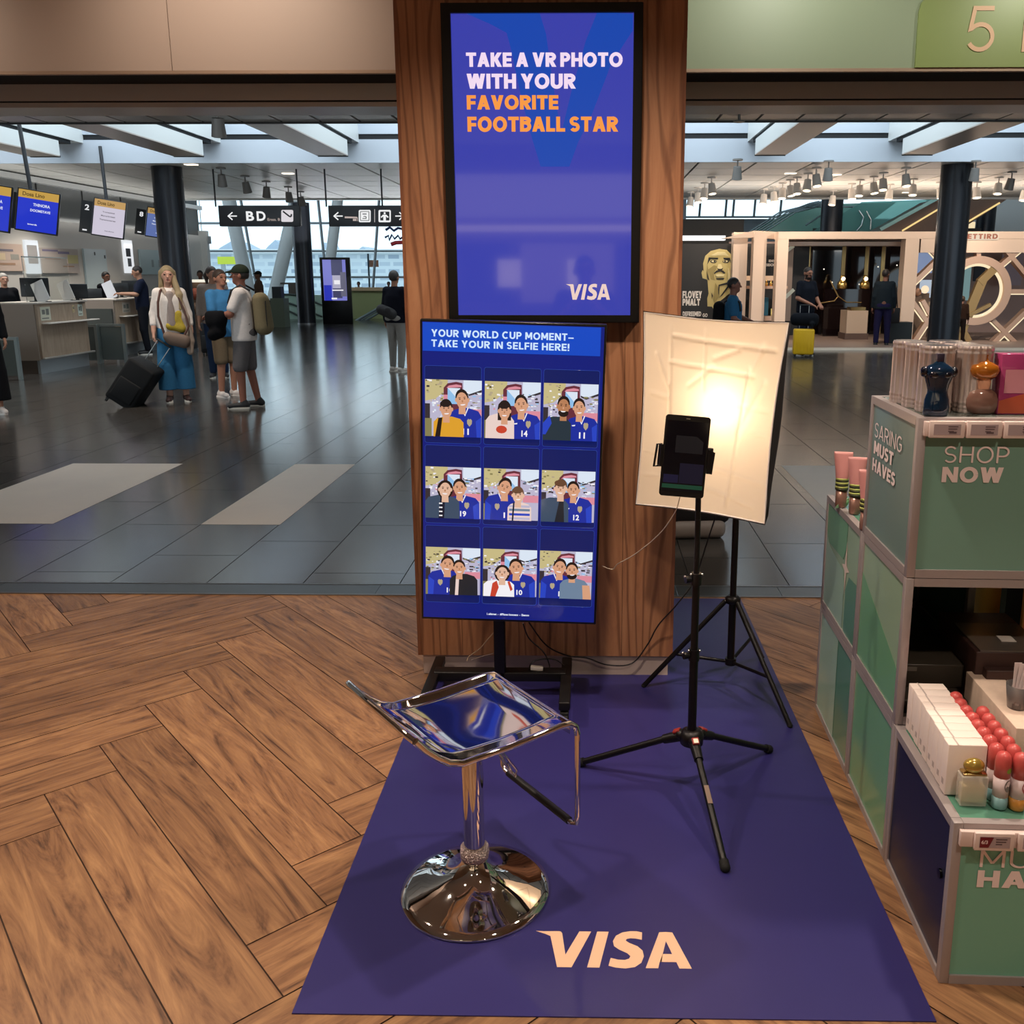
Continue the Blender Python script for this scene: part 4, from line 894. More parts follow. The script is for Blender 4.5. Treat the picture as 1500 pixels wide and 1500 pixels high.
# navy door lock and mirror-like reveal
b = MB(); b.cyl(SW(.005, .058, .245), SW(-.001, .058, .245), .011, n=16); b.build('lock', mat('lock_black', '#07070a', .3, .5), uf, True)
# price rail with electronic tags
def price_rail(label, y, z, n, red_first):
    t = thing('price_rail', label, 'price rail', SW(.0, y, z), SA)
    b = MB(); b.box(.012, W_-.02, -.012, 0, .002, .04, 0, bevel=.002); b.build('rail', mat('rail_white', '#d8c4be', .4), t)
    for i in range(n):
        xa = .022+i*.0905 if not red_first else .04+i*.094
        b = MB(); b.box(xa, xa+.086, -.021, -.012, .000, .043, 0, bevel=.002); f_ = b.build('price_tag', mat('tag_frame', '#e0cdc8', .35), t)
        b = MB(); b.box(xa+.010, xa+.076, -.0218, -.021, .008, .035); d__ = b.build('tag_display', mat('tag_grey', '#a9979a', .3), f_)
        b = MB()
        if red_first and i == 0: b.prism([(xa+.011, .009), (xa+.030, .009), (xa+.040, .034), (xa+.011, .034)], (0, -.0218, 0), (1, 0, 0), (0, 0, 1), .0004, 1)
        for k in range(3): b.box(xa+.045, xa+.045+(.024, .022, .014)[k], -.0222, -.0218, .028-k*.006, .0305-k*.006, 0)
        if not red_first: b.box(xa+.048, xa+.066, -.0222, -.0218, .012, .0165, 0)
        b.build('tag_print', [paint('#5d4d52', .5), paint('#6d1526', .4)], f_)
        if red_first and i == 0:
            letters('lettering', [('6/3', SW(xa+.0135, y-.0224, z+.018), SEX, (0, 0, 1), .014, .009, {'bold': .03, 'd': .0003})], paint('#e8cfd0', .5), t)
price_rail('electronic price tag rail under the perfume on the SHOP NOW cube', .447, 1.203, 6, False)
price_rail('white price tag rail under the spray cans on the low front cube', 0, .36, 6, True)

# ---------------------------------------------------------------- cartons, sprays and bottles on the low front cube
M_CART = mat('carton_white', '#efe0d8', .5); M_CARTL = paint('#b9aaa4', .5)
proto = None
for i in range(9):
    t = thing('perfume_carton', ['white carton at the front of the long row, behind the square glass bottle', 'white carton second from the front of the long row', 'white carton third from the front of the long row', 'white carton fourth from the front of the long row', 'white carton in the middle of the long row of nine', 'white carton fourth from the back of the long row', 'white carton third from the back of the long row', 'white carton second from the back of the long row', 'white carton at the back end of the long row under the open cube'][i], 'carton', SW(.015+.001*(i % 2)+.0012*i, .108+i*.0362, Z1_), SA+random.uniform(-.02, .02), 'white cartons in the long row')
    if proto is None:
        b = MB(); b.box(0, .089, 0, .0345, 0, .128, 0, bevel=.002); c1 = b.build('box', M_CART, t)
        b = MB(); b.box(-.0004, 0, .012, .024, .02, .034, 0); b.box(.02, .024, .0, .035, .1281, .1284, 0); b.build('print', M_CARTL, t); proto = t
    else:
        for ch in proto.children: c = ch.copy(); COL.objects.link(c); c.parent = t
GL = mat('clear_glass', '#e9e4d8', .04, alpha=.38, coat=.6)
bt = thing('perfume_bottle', 'square clear glass bottle with round gold cap in front of the white cartons', 'bottle', SW(.064, .078, Z1_), SA)
b = MB(); b.box(-.030, .030, -.016, .016, 0, .074, 0, bevel=.003); b.build('bottle', GL, bt)
b = MB(); b.box(-.026, .026, -.0125, .0125, .008, .048, 0, bevel=.002); b.build('liquid', mat('perfume_liquid', '#cbbb8e', .1, alpha=.75), bt)
b = MB(); b.box(-.027, .027, -.013, .013, .0745, .08, 0, bevel=.002); b.build('collar', mat('gold_trim', '#c9b27a', .2, 1), bt)
b = MB(); b.sphere((0, 0, .094), (.024, .016, .018), 24, 14); b.build('cap', mat('gold_cap', '#b89a4a', .18, .6, coat=.5), bt)
sp_proto = None
PINK = mat('spray_coral', '#c4524f', .3, coat=.3)
cans = [(.122, .066+i*.0372) for i in range(9)]+[(.160, .062+i*.0372) for i in range(7)]
nm = ['coral topped spray can with teal base at the front of the left file', 'coral spray cap second in the left file beside the cartons', 'coral spray cap third in the left file beside the cartons', 'coral spray cap fourth in the left file beside the cartons', 'coral spray cap fifth in the left file beside the cartons', 'coral spray cap sixth in the left file beside the cartons', 'coral spray cap seventh in the left file beside the cartons', 'coral spray cap eighth in the left file, last but one', 'coral spray cap at the back end of the left file under the open cube', 'coral topped spray can with amber base at the front of the right file', 'coral spray cap second in the right file beside the big carton', 'coral spray cap third in the right file beside the big carton', 'coral spray cap fourth in the right file beside the big carton', 'coral spray cap fifth in the right file beside the big carton', 'coral spray cap sixth in the right file beside the big carton', 'coral spray cap at the back of the right file beside the big carton']
sprays = {}
for i, (x, y) in enumerate(cans):
    t = thing('spray_can', nm[i], 'spray can', SW(x+random.uniform(-.001, .001), y, Z1_), SA, 'coral capped sprays')
    col = 0 if i < 9 else 1
    if col not in sprays:
        b = MB(); r = .0172
        b.lathe([(r*.9, 0), (r, .003), (r, .030), (r, .030)], 28, mi=0); b.build('base_band', mat('spray_teal', '#7ba3a6', .3, coat=.3) if col == 0 else mat('spray_amber', '#c98a3c', .3, coat=.3), t)
        b = MB(); b.lathe([(r, .030), (r, .078)], 28); bd = b.build('body', mat('spray_white', '#d9c6c8', .3, coat=.3), t)
        b = MB(); b.lathe([(r+.0003, .078), (r+.0003, .112), (r*.97, .122), (r*.8, .131), (r*.45, .136), (0, .1375)], 28); cp = b.build('cap', PINK, t)
        b = MB()
        def onskin(a, z, rr_=r): return (rr_*math.sin(a)*1.004, -rr_*math.cos(a)*1.004, z)
        def decal(mb, ca, cz, ra_, rz_, mi, lift):
            n_ = 18; vs_ = [onskin(ca, cz, r+lift)]+[onskin(ca+ra_*math.cos(2*PI*k/n_)/r, cz+rz_*math.sin(2*PI*k/n_), r+lift) for k in range(n_)]
            mb.add(vs_, [(0, 1+k, 1+(k+1) % n_) for k in range(n_)], mi)
        decal(b, .55, .060, .0095, .015, 0, .0004); decal(b, .62, .0655, .0062, .0068, 1, .0007); b.build('label', [paint('#77706e' if col == 0 else '#a8585c', .4), paint('#e6d8da', .4)], t)
        b = MB(); decal(b, .55, .0975, .0075, .0065, 0, .0008); b.build('leaf_sticker', paint('#7d9c2e', .4), t)
        sprays[col] = t
    else:
        for ch in sprays[col].children: c = ch.copy(); COL.objects.link(c); c.parent = t
t = thing('carton_block', 'pair of long pale cartons right of the sprays, under the glass cup', 'carton', SW(.205, .20, Z1_), SA)
for k in range(2): b = MB(); b.box(.001+k*.088, .086+k*.088, 0, .32, 0, .125, 0, bevel=.0015); b.build('box', mat('carton_cream', '#d8c0ae', .5, vary=.15, bscale=60), t)
t = thing('tester_cup', 'clear plastic cup holding white tester strips on top of the pale cartons', 'cup', SW(.252, .31, Z1_+.1255), SA)
b = MB(); b.lathe([(.022, 0), (.029, .062), (.0283, .062), (.0212, .003), (0, .003)], 28); b.build('cup', mat('cup_plastic', '#e8e4e4', .08, trans=.9, ior=1.2), t)
for k in range(4):
    b = MB(); b.box(-.009, .009, -.0006, .0006, .004, .115, 0, M=Matrix.Rotation(math.radians(14-k*5), 4, 'Y') @ Matrix.Translation((0, -.008+.006*k, 0))); b.build('tester_strip', mat('strip_paper', '#dfd3d3', .7), t)
# ---------------------------------------------------------------- inside the open cube
t = thing('orange_case', 'orange brown display case with rounded window seen through the open cube', 'display case', SW(.66, 1.0, 0), SA)
b = MB(); b.box(-.22, .35, 0, .2, .0, .95, 0, bevel=.05, seg=4); b.build('body', paint('#cf9040', .35), t)
b = MB(); b.prism(rrect(-.10, .05, .30, .72, .03), (0, -.001, 0), (1, 0, 0), (0, 0, 1), .004); b.build('red_window', mat('red_window', '#cc6a44', .2), t)
b = MB(); b.tube([(x, -.006, z) for x, z in rrect(-.10, .05, .30, .72, .03)], .006, 6, closed=True); b.build('rim', mat('case_rim', '#b98a4a', .35), t)
t = thing('inner_step', 'dark stepped plinth inside the open cube', 'plinth', SW(.03, .49, Z1_), SA)
b = MB(); b.box(0, .22, .0, .36, 0.001, .05, 0, bevel=.003); b.box(0, .20, .08, .36, .05, .12, 0, bevel=.003); b.build('step', mat('step_dark', '#3a342d', .4), t)
b = MB(); b.box(.03, .06, .079, .080, .10, .112); b.build('price_label', paint('#6d665e', .5), t)
t = thing('dark_bin', 'dark box with sunglasses trays on the right inside the open cube', 'box', SW(.22, .50, Z1_+.0), SA)
b = MB(); b.box(0, .2, 0, .3, 0.03, .19, 0, bevel=.003); b.box(.02, .2, -.03, .0, .03, .15, 0, bevel=.003); b.build('body', mat('bin_brown', '#3b2622', .5), t)
b = MB(); b.box(.01, .19, .0, .2, .191, .195, 0); b.build('lid', mat('lid_grey', '#57504c', .3), t)
b = MB(); b.box(.09, .13, .06, .10, .196, .198, 0); b.build('tag', paint('#e6dcd6', .5), t)
t = thing('black_post', 'black upright post standing behind the open cube', 'post', SW(.47, .92, 0), SA)
b = MB(); b.box(0, .05, 0, .04, 0.0, 1.1, 0); b.build('post', paint('#17161a', .3), t)

# ---------------------------------------------------------------- on the top cube
def TL(px, py): x, y, z = SL(px, py, Z3_); return SW(x, y, Z3_), x, y
TIN = mat('ribbed_tin', '#cfc2bd', .3, .65); TINB = mat('tin_band', '#8c7068', .3, .85)
tinp = None
base0 = SL(1343, 603, Z3_)
k = 0
tn = ['ribbed silver tin at the near left corner of the top cube', 'ribbed silver tin second in the left file on the top cube', 'ribbed silver tin at the far left corner of the top cube', 'ribbed rosy tin standing between the blue and the amber bottles', 'ribbed rosy tin behind the blue bottle in the middle of the top cube', 'ribbed rosy tin at the far side of the top cube behind the others']
for cx_ in range(2):
    for ry in range(3):
        p = SW(.072+cx_*.098+(.0 if ry == 0 else -.008*ry), .565+ry*.088, Z3_)
        t = thing('perfume_tin', tn[k], 'tin', p, 0, 'ribbed tins on the top cube'); k += 1
        if tinp is None:
            n_ = 112; b = MB(); vs = []; prof = [(1.0, 0), (1.03, .002), (1.03, .006), (1, .008), (1, .011), (1.03, .013), (1.03, .017), (1, .019), (1, .022), (1.03, .024), (1.03, .028), (1, .03), (1, .15), (1.03, .152), (1.03, .156), (1, .158), (1, .162), (1.03, .164), (1.03, .168), (1, .17), (.97, .173)]
            for rr_, z_ in prof: vs += [((.041*rr_+.0028*math.cos(14*2*PI*i/n_))*math.cos(2*PI*i/n_), (.041*rr_+.0028*math.cos(14*2*PI*i/n_))*math.sin(2*PI*i/n_), z_) for i in range(n_)]
            for j in range(len(prof)-1): pass
            fs = [(j*n_+i, j*n_+(i+1) % n_, (j+1)*n_+(i+1) % n_, (j+1)*n_+i) for j in range(len(prof)-1) for i in range(n_)]
            b.add(vs, fs, 0, True); b.add(vs[:n_], [tuple(reversed(range(n_)))]); b.build('body', TIN, t)
            b = MB(); b.add(vs[-n_:], [tuple(range(n_))]); b.build('lid', mat('tin_lid', '#b8a8a0', .2, .9), t); tinp = t
        else:
            for ch in tinp.children: c = ch.copy(); COL.objects.link(c); c.parent = t
p, _, _ = TL(1370, 609)
t = thing('perfume_bottle', 'dark blue torso shaped perfume bottle at the front edge of the top cube', 'bottle', p, SA)
b = MB(); b.lathe([(.028, 0), (.032, .004), (.033, .022), (.031, .042), (.026, .058), (.0255, .066), (.029, .080), (.035, .096), (.038, .108), (.037, .118), (.030, .126), (.016, .133), (.010, .139)], 36, sy=.62); b.build('bottle', mat('blue_glass', '#0d2740', .06, .2, coat=.8), t)
b = MB()
for sx in (-1, 1): b.sphere((sx*.036, 0, .112), (.011, .014, .014)); b.sphere((sx*.015, -.014, .106), (.014, .010, .010))
b.build('shoulders', mat('blue_glass_dark', '#070b18', .06, .2, coat=.8), t)
b = MB(); b.box(-.009, .009, -.007, .007, .138, .158, 0, bevel=.001); b.build('cap', mat('cap_violet', '#4a4458', .25, .6), t)
p, _, _ = TL(1437, 606)
t = thing('perfume_bottle', 'amber topped round flask perfume bottle beside the pink carton', 'bottle', p, SA)
b = MB(); b.lathe([(.024, 0), (.036, .006), (.0405, .022), (.0405, .038), (.034, .054), (.022, .064)], 32, sy=.5); b.build('flask', mat('smoky_glass', '#8e6a5e', .08, trans=.35, coat=.5), t)
b = MB(); b.lathe([(.004, .02), (.017, .075), (.018, .10)], 24, sy=.6); b.build('neck', mat('peach_enamel', '#e0a888', .3), t)
b = MB(); b.lathe([(.017, .088), (.032, .098), (.037, .112), (.033, .124), (.018, .132), (.008, .136), (.004, .146), (.006, .15), (0, .155)], 32, sy=.7); b.build('cap', mat('amber_cap', '#a8631c', .08, .3, coat=.8), t)
p0, x0_, y0_ = TL(1460, 607)
t = thing('perfume_carton', 'magenta and orange gift carton with pale label at the right of the top cube', 'carton', p0, SA)
b = MB(); b.box(0, .088, 0, .05, 0, .155, 0, bevel=.002)
o = b.build('box', mat('magenta_box', '#a03a6c', .25, coat=.4), t)
b = MB(); b.prism([(.002, .003), (.086, .003), (.086, .06), (.002, .035)], (0, -.0006, 0), (1, 0, 0), (0, 0, 1), .0004); b.build('orange_wave', mat('orange_print', '#b4553c', .3), t)
b = MB(); b.box(.012, .066, -.0016, -.001, .055, .115); b.build('label_panel', mat('label_pink', '#c98a96', .35), t)
for k_, (a, c) in enumerate(((.016, .05), (.016, .058), (.016, .04))): pass
t = thing('foil_garland', 'thin crinkled gold and black foil garland lying behind the magenta carton', 'garland', SW(.33, .74, Z3_+.06), SA)
b = MB()
for i in range(14): b.box(i*.022, i*.022+.02, -.004, .004, -.001, .004, i % 2, M=Matrix.Translation((0, 0, .006*math.sin(i*1.3))) )
b.build('foil', [mat('foil_gold', '#d8c49a', .2, 1), paint('#1a1512', .3)], t)
# ---------------------------------------------------------------- hand cream tubes on the far unit
tp = None
for i, (px, py, lb) in enumerate(((1226, 742, 'pink tube with striped band, farthest of the three by the cube edge'), (1246, 752, 'pink tube with striped band, middle of the three beside the top cube'), (1262, 776, 'pink tube with striped band nearest the SHOP NOW cube'))):
    x, y, _ = SL(px, py, Z2_); x += .012
    t = thing('cream_tube', lb, 'tube', SW(x, y, Z2_), SA-.2, 'striped pink cream tubes')
    if tp is None:
        b = MB(); b.lathe([(.017, 0), (.019, .004), (.019, .06)], 20); b.build('cap', mat('tube_cap', '#9a7568', .3, .5), t)
        b = MB()
        for s_ in range(6): b.lathe([(.0215, .06+s_*.007), (.0215, .0668+s_*.007)], 20, mi=s_ % 2)
        b.build('striped_band', [paint('#33351c', .5), paint('#b9c26a', .5)], t)
        n_ = 20; vs = []
        for z_, rx, ry in ((.10, .0215, .0215), (.14, .026, .016), (.18, .031, .004), (.19, .031, .002)): vs += [(rx*math.cos(2*PI*k/n_), ry*math.sin(2*PI*k/n_), z_) for k in range(n_)]
        b = MB(); b.add(vs, [(j*n_+k, j*n_+(k+1) % n_, (j+1)*n_+(k+1) % n_, (j+1)*n_+k) for j in range(3) for k in range(n_)]+[tuple(3*n_+k for k in range(n_))], 0, True); b.build('tube', mat('tube_pink', '#cf8f8c', .35, coat=.3), t)
        tp = t
    else:
        for ch in tp.children: c = ch.copy(); COL.objects.link(c); c.parent = t
x, y, _ = SL(1232, 742, Z2_)
t = thing('leaf_tag', 'pale green leaf shaped tag sticking up from the far corner cube', 'tag', SW(x, y, Z2_), SA)
b = MB(); b.sphere((.004, 0, .018), (.012, .012, .02), 16, 10, M=Matrix.Rotation(.5, 4, 'Y')); b.prism([(-.02, 0), (.012, .004), (.0, .028)], (-.004, -.014, -.002), (1, 0, 0), (0, 0, 1), .002); b.build('leaf', mat('leaf_green', '#79a67a', .4), t)
# =================================================================== FIGURES (continuous surfaces grown from blended round cones)
def _surface_net(D, org, h):
    S = D < 0
    nx, ny, nz = D.shape
    cnt = np.zeros((nx-1, ny-1, nz-1), np.float32); pos = np.zeros((nx-1, ny-1, nz-1, 3), np.float32)
    corners = [(i, j, k) for i in (0, 1) for j in (0, 1) for k in (0, 1)]
    sl = lambda c: D[c[0]:nx-1+c[0], c[1]:ny-1+c[1], c[2]:nz-1+c[2]]
    for a in corners:
        for ax in range(3):
            if a[ax] == 0:
                b = list(a); b[ax] = 1; da = sl(a); db = sl(b); cr = (da < 0) != (db < 0)
                t = np.where(cr, da/np.where(cr, da-db, 1), 0)
                cnt += cr
                for q in range(3): pos[..., q] += np.where(cr, a[q]+(t if q == ax else 0), 0)
    act = cnt > 0
    idx = -np.ones(act.shape, np.int64); idx[act] = np.arange(act.sum())
    cell = np.argwhere(act); V = (cell+pos[act]/cnt[act][:, None])*h+org
    F = []
    for ax in range(3):
        o1, o2 = [(1, 2), (2, 0), (0, 1)][ax]
        a = [slice(1, -1)]*3; b = [slice(1, -1)]*3; a[ax] = slice(0, -1); b[ax] = slice(1, None)
        A = S[tuple(a)]; B = S[tuple(b)]
        for flip, m in ((False, A & ~B), (True, ~A & B)):
            c = np.argwhere(m)
            if len(c) == 0: continue
            off = np.ones(3, int); off[ax] = 0; c = c+off
            def cell_at(d1, d2):
                e = c.copy(); e[:, o1] += d1; e[:, o2] += d2; return idx[e[:, 0], e[:, 1], e[:, 2]]
            q = np.stack([cell_at(-1, -1), cell_at(0, -1), cell_at(0, 0), cell_at(-1, 0)], 1)
            F.append(q[:, ::-1] if flip else q)
    F = np.concatenate(F); F = F[(F >= 0).all(1)]
    return V, F
def sdf(prims, h, cuts=(), keep=None):
    """prims: ('c', a, b, ra, rb, k) round cone; ('e', centre, radii, k) ellipsoid. cuts: (point, normal) removes the side the normal points to"""
    lo = np.full(3, 1e9); hi = -lo
    P = []
    for p in prims:
        if p[0] == 'c': a, b = np.array(p[1], float), np.array(p[2], float); r = max(p[3], p[4]); l_, h_ = np.minimum(a, b)-r, np.maximum(a, b)+r; k = p[5]
        else: c, rr = np.array(p[1], float), np.array(p[2], float); l_, h_ = c-rr, c+rr; k = p[3]
        P.append((p, l_, h_, k)); lo = np.minimum(lo, l_); hi = np.maximum(hi, h_)
    lo -= 3*h; hi += 3*h; n = np.ceil((hi-lo)/h).astype(int)+1
    D = np.full(n, 0.5, np.float32)
    for p, l_, h_, k in P:
        m = k+3*h; i0 = np.maximum(0, np.floor((l_-m-lo)/h).astype(int)); i1 = np.minimum(n, np.ceil((h_+m-lo)/h).astype(int)+1)
        ax = [lo[q]+h*np.arange(i0[q], i1[q]) for q in range(3)]
        X, Y, Z = np.meshgrid(*ax, indexing='ij')
        if p[0] == 'c':
            a, b = np.array(p[1], float), np.array(p[2], float); ab = b-a; L2 = max(ab@ab, 1e-9)
            t = np.clip(((X-a[0])*ab[0]+(Y-a[1])*ab[1]+(Z-a[2])*ab[2])/L2, 0, 1)
            d = np.sqrt((X-a[0]-t*ab[0])**2+(Y-a[1]-t*ab[1])**2+(Z-a[2]-t*ab[2])**2)-(p[3]+t*(p[4]-p[3]))
        else:
            c, rr = p[1], p[2]; q = np.sqrt(((X-c[0])/rr[0])**2+((Y-c[1])/rr[1])**2+((Z-c[2])/rr[2])**2)
            d = (q-1)*min(rr)
        sl = tuple(slice(i0[q], i1[q]) for q in range(3)); o = D[sl]
        if k > 0:
            e = np.clip(0.5+0.5*(o-d)/k, 0, 1); D[sl] = o*(1-e)+d*e-k*e*(1-e)
        else: D[sl] = np.minimum(o, d)
    if cuts:
        ax = [lo[q]+h*np.arange(n[q]) for q in range(3)]; X, Y, Z = np.meshgrid(*ax, indexing='ij')
        for pt, nn in cuts:
            nn = np.array(nn, float)/np.linalg.norm(nn); D = np.maximum(D, (X-pt[0])*nn[0]+(Y-pt[1])*nn[1]+(Z-pt[2])*nn[2])
    return _surface_net(D, lo, h)
def sdf_obj(name, prims, h, mats, parent, cuts=(), shade=None, scale=1.0, post=None):
    V, Fc = sdf(prims, h, cuts)
    if post is not None: V = post(V)
    me = bpy.data.meshes.new(name); me.from_pydata((V*scale).tolist(), [], Fc.tolist())
    for m in (mats if isinstance(mats, (list, tuple)) else [mats]): me.materials.append(m)
    me.polygons.foreach_set('use_smooth', [True]*len(Fc))
    if shade is not None:
        cen = V[Fc].mean(1); me.polygons.foreach_set('material_index', shade(cen).astype(int))
    me.update(); o = bpy.data.objects.new(name, me); COL.objects.link(o); o.parent = parent; return o
NP = lambda *a: np.array(a, float)
def hand(prims, wrist, d, up, sg, curl=.5, s=1.0):
    """palm, four unequal bent fingers and a thumb leaving the side of the palm; d = forearm direction, up = back-of-hand normal"""
    d = d/np.linalg.norm(d); lat = np.cross(d, up); lat /= np.linalg.norm(lat); up = np.cross(lat, d)
    for k in (-.022, 0, .022): prims.append(('c', wrist+lat*k*.6, wrist+d*.085*s+lat*k, .017, .015, .012))
    for i, ln in enumerate((.070, .082, .078, .060)):
        o = (i-1.5)*.0225; b0 = wrist+d*.085*s+lat*o; m = b0+(d*math.cos(curl*.5)-up*math.sin(curl*.5))*ln*.5; e = m+(d*math.cos(curl*1.4)-up*math.sin(curl*1.4))*ln*.5
        prims.append(('c', b0, m, .0095, .009, .004)); prims.append(('c', m, e, .009, .0075, .004))
    t0 = wrist+d*.025+lat*sg*-.028; t1 = t0+(d*.6-lat*sg*.65-up*.3)*.045; t2 = t1+(d*.95-lat*sg*.1-up*.3)*.032
    prims.append(('c', t0, t1, .013, .0105, .008)); prims.append(('c', t1, t2, .0105, .0085, .004))
def person(label, loc, rz, H=1.75, skin='#b98468', hair='#2a1d16', hairstyle='short', top='#2b3142', sleeve='short', bottom='#22242b', legs='long', shoes='#1d1b1c', sole='#d8d2c8',
           arms=None, stance=.10, step=0.0, headyaw=0, headpitch=0, wide=1.0, vox=.010, hem=.90, beard=False, narrow=1.0, extras=None):
    S = H/1.75
    t = thing('person', label, 'person', loc, rz)
    A = {'L': (NP(.215, .02, 1.15), NP(.235, -.05, .91)), 'R': (NP(-.215, .02, 1.15), NP(-.235, -.05, .91))}
    if arms: A.update({k: (NP(*v[0]), NP(*v[1])) for k, v in arms.items()})
    sw = .165*narrow; SHd = {'L': NP(sw, 0, 1.425), 'R': NP(-sw, 0, 1.425)}
    hips = {'L': NP(.085, 0, .93), 'R': NP(-.085, 0, .93)}
    kn = {'L': NP(stance*.95, -.02-step*.5, .50), 'R': NP(-stance*.95, -.02+step*.5, .50)}
    an = {'L': NP(stance, .02-step, .085), 'R': NP(-stance, .02+step, .085)}
    w = wide
    hy, hp = math.radians(headyaw), math.radians(headpitch)
    Rh = np.array([[math.cos(hy), -math.sin(hy), 0], [math.sin(hy), math.cos(hy), 0], [0, 0, 1]]) @ np.array([[1, 0, 0], [0, math.cos(hp), -math.sin(hp)], [0, math.sin(hp), math.cos(hp)]])
    NK = NP(0, .01, 1.50)
    hd = lambda x, y, z: NK+Rh @ (NP(x, y, z)-NK)
    torso = [('c', (-.06*w, 0, .95), (-.065*w, 0, 1.30), .112*w, .105, .05), ('c', (.06*w, 0, .95), (.065*w, 0, 1.30), .112*w, .105, .05), ('c', (0, .01, 1.0), (0, -.005, 1.32), .115*w, .115, .05),
             ('c', (-.15*narrow, .01, 1.42), (.15*narrow, .01, 1.42), .058*narrow, .058*narrow, .06)]
    B = list(torso)+[('c', (0, .015, 1.40), hd(0, .0, 1.57), .056, .052, .03)]
    # head: skull, jaw, nose, ears, brows
    def he(c, r, k): return ('e', hd(*c), r, k)
    B += [he((0, .005, 1.665), (.077, .092, .095), .01), ('c', hd(0, -.03, 1.63), hd(0, -.055, 1.575), .062, .040, .03), ('c', hd(0, -.088, 1.655), hd(0, -.112, 1.622), .008, .014, .012),
          he((.08, .01, 1.635), (.012, .022, .032), .008), he((-.08, .01, 1.635), (.012, .022, .032), .008), ('c', hd(-.04, -.085, 1.672), hd(.04, -.085, 1.672), .012, .012, .012)]
    for s in 'LR':
        sg = 1 if s == 'L' else -1
        e, wr_ = A[s]
        B += [('c', SHd[s], e, .053, .043, .03), ('c', e, wr_, .042, .028, .015)]
        d = (wr_-e)/np.linalg.norm(wr_-e); up = NP(sg, -.2, .0) if abs(d[2]) > .6 else NP(0, 0, 1)
        hand(B, wr_, d, up, 1 if abs(d[2]) > .6 and sg > 0 else (-1 if abs(d[2]) > .6 else -sg), .6)
        B += [('c', hips[s], kn[s], .088, .058, .03), ('c', kn[s], an[s], .056, .038, .02), ('c', an[s]+NP(0, .03, -.05), an[s]+NP(sg*.02, -.13, -.055), .03, .026, .015)]
    body = skin_mat(skin); dark = paint('#1d1411', .4); lip = paint('#8d4f45', .5)
    Rinv = Rh.T
    fine = .75 if vox < .0105 else .55
    def shade(c):
        q = (c-NK) @ Rinv.T+NK            # back into head space
        m = np.zeros(len(c))
        f_ = q[:, 1] < -.055
        for sx in (-1, 1):
            m[f_ & (np.abs(q[:, 0]-sx*.034) < .016*fine) & (np.abs(q[:, 2]-1.654) < .008*fine)] = 1
            m[f_ & (np.abs(q[:, 0]-sx*.036) < .024*fine) & (np.abs(q[:, 2]-1.680) < .005*fine)] = 1
        m[f_ & (np.abs(q[:, 0]) < .027) & (np.abs(q[:, 2]-1.588) < .008)] = 2
        if beard:
            m[(q[:, 2] > 1.52) & (q[:, 2] < 1.62) & (q[:, 1] < .0) & (q[:, 1] > -.13) & ((np.abs(q[:, 0]) > .045) | (q[:, 2] < 1.575) | ((np.abs(q[:, 2]-1.608) < .008) & (np.abs(q[:, 0]) < .03))) & (m == 0)] = 3
        return m
    sdf_obj('body', B, vox, [body, dark, lip, paint(hair, .8)], t, shade=shade, scale=S)
    # hair
    hm = mat('hair_'+hair, hair, .6, vary=.25, bscale=120)
    hp_ = [('e', hd(0, .012, 1.675), (.086, .098, .100), .01)]
    Rn = Rh @ NP(0, -.75, -.62)
    cut = [(hd(0, -.082, 1.715), Rn), (hd(0, 0, 1.585), Rh @ NP(0, 0, -1))]
    if hairstyle == 'buzz': hp_ = [('e', hd(0, .010, 1.672), (.0815, .094, .094), .01)]
    if hairstyle == 'long':
        hp_ += [('c', hd(.072, .02, 1.68), hd(.085, .03, 1.42), .032, .038, .03), ('c', hd(-.072, .02, 1.68), hd(-.085, .03, 1.42), .032, .038, .03), ('c', hd(0, .07, 1.66), hd(0, .085, 1.38), .06, .06, .04)]
        cut = [(hd(0, -.092, 1.72), Rh @ NP(0, -.9, -.45)), (hd(0, -.035, 1.42), Rh @ NP(0, -1, 0))]
        cut = [(hd(0, -.075, 1.70), Rh @ NP(0, -.93, -.36))]
    if hairstyle == 'pony':
        hp_ += [('c', hd(0, .10, 1.70), hd(0, .15, 1.62), .03, .035, .03), ('c', hd(0, .15, 1.62), hd(0, .13, 1.47), .035, .018, .03)]
        cut = [(hd(0, -.082, 1.715), Rn), (hd(0, 0, 1.45), Rh @ NP(0, 0, -1))]
    if hairstyle == 'cap':
        cm = cloth(extras.get('cap', '#2b3326'))
        sdf_obj('hair', [('e', hd(0, .016, 1.655), (.082, .094, .085), .01)], vox, hm, t, [(hd(0, -.01, 1.64), Rh @ NP(0, -1, -.1)), (hd(0, 0, 1.60), Rh @ NP(0, 0, -1))], scale=S)
        sdf_obj('cap', [('e', hd(0, .008, 1.69), (.092, .106, .092), .01), ('c', hd(-.035, -.10, 1.692), hd(-.03, -.15, 1.682), .016, .012, .02), ('c', hd(.035, -.10, 1.692), hd(.03, -.15, 1.682), .016, .012, .02), ('c', hd(0, -.10, 1.694), hd(0, -.165, 1.682), .016, .012, .02)], vox, cm, t, [(hd(0, 0, 1.672), Rh @ NP(0, 0, -1))], scale=S)
    else:
        sdf_obj('hair', hp_, vox, hm, t, cut, scale=S)
    # shirt
    g = .014
    T = [(p[0], p[1], p[2], p[3]+g, p[4]+g, p[5]) for p in torso]
    T[0:3] = [('c', (-.07*w, 0, hem), (-.065*w, 0, 1.30), .118*w, .105+g, .05), ('c', (.07*w, 0, hem), (.065*w, 0, 1.30), .118*w, .105+g, .05), ('c', (0, 0, hem), (0, -.005, 1.32), .122*w, .115+g, .05)]
    T += [('c', (0, .015, 1.42), (0, .01, 1.465), .062, .058, .03)]
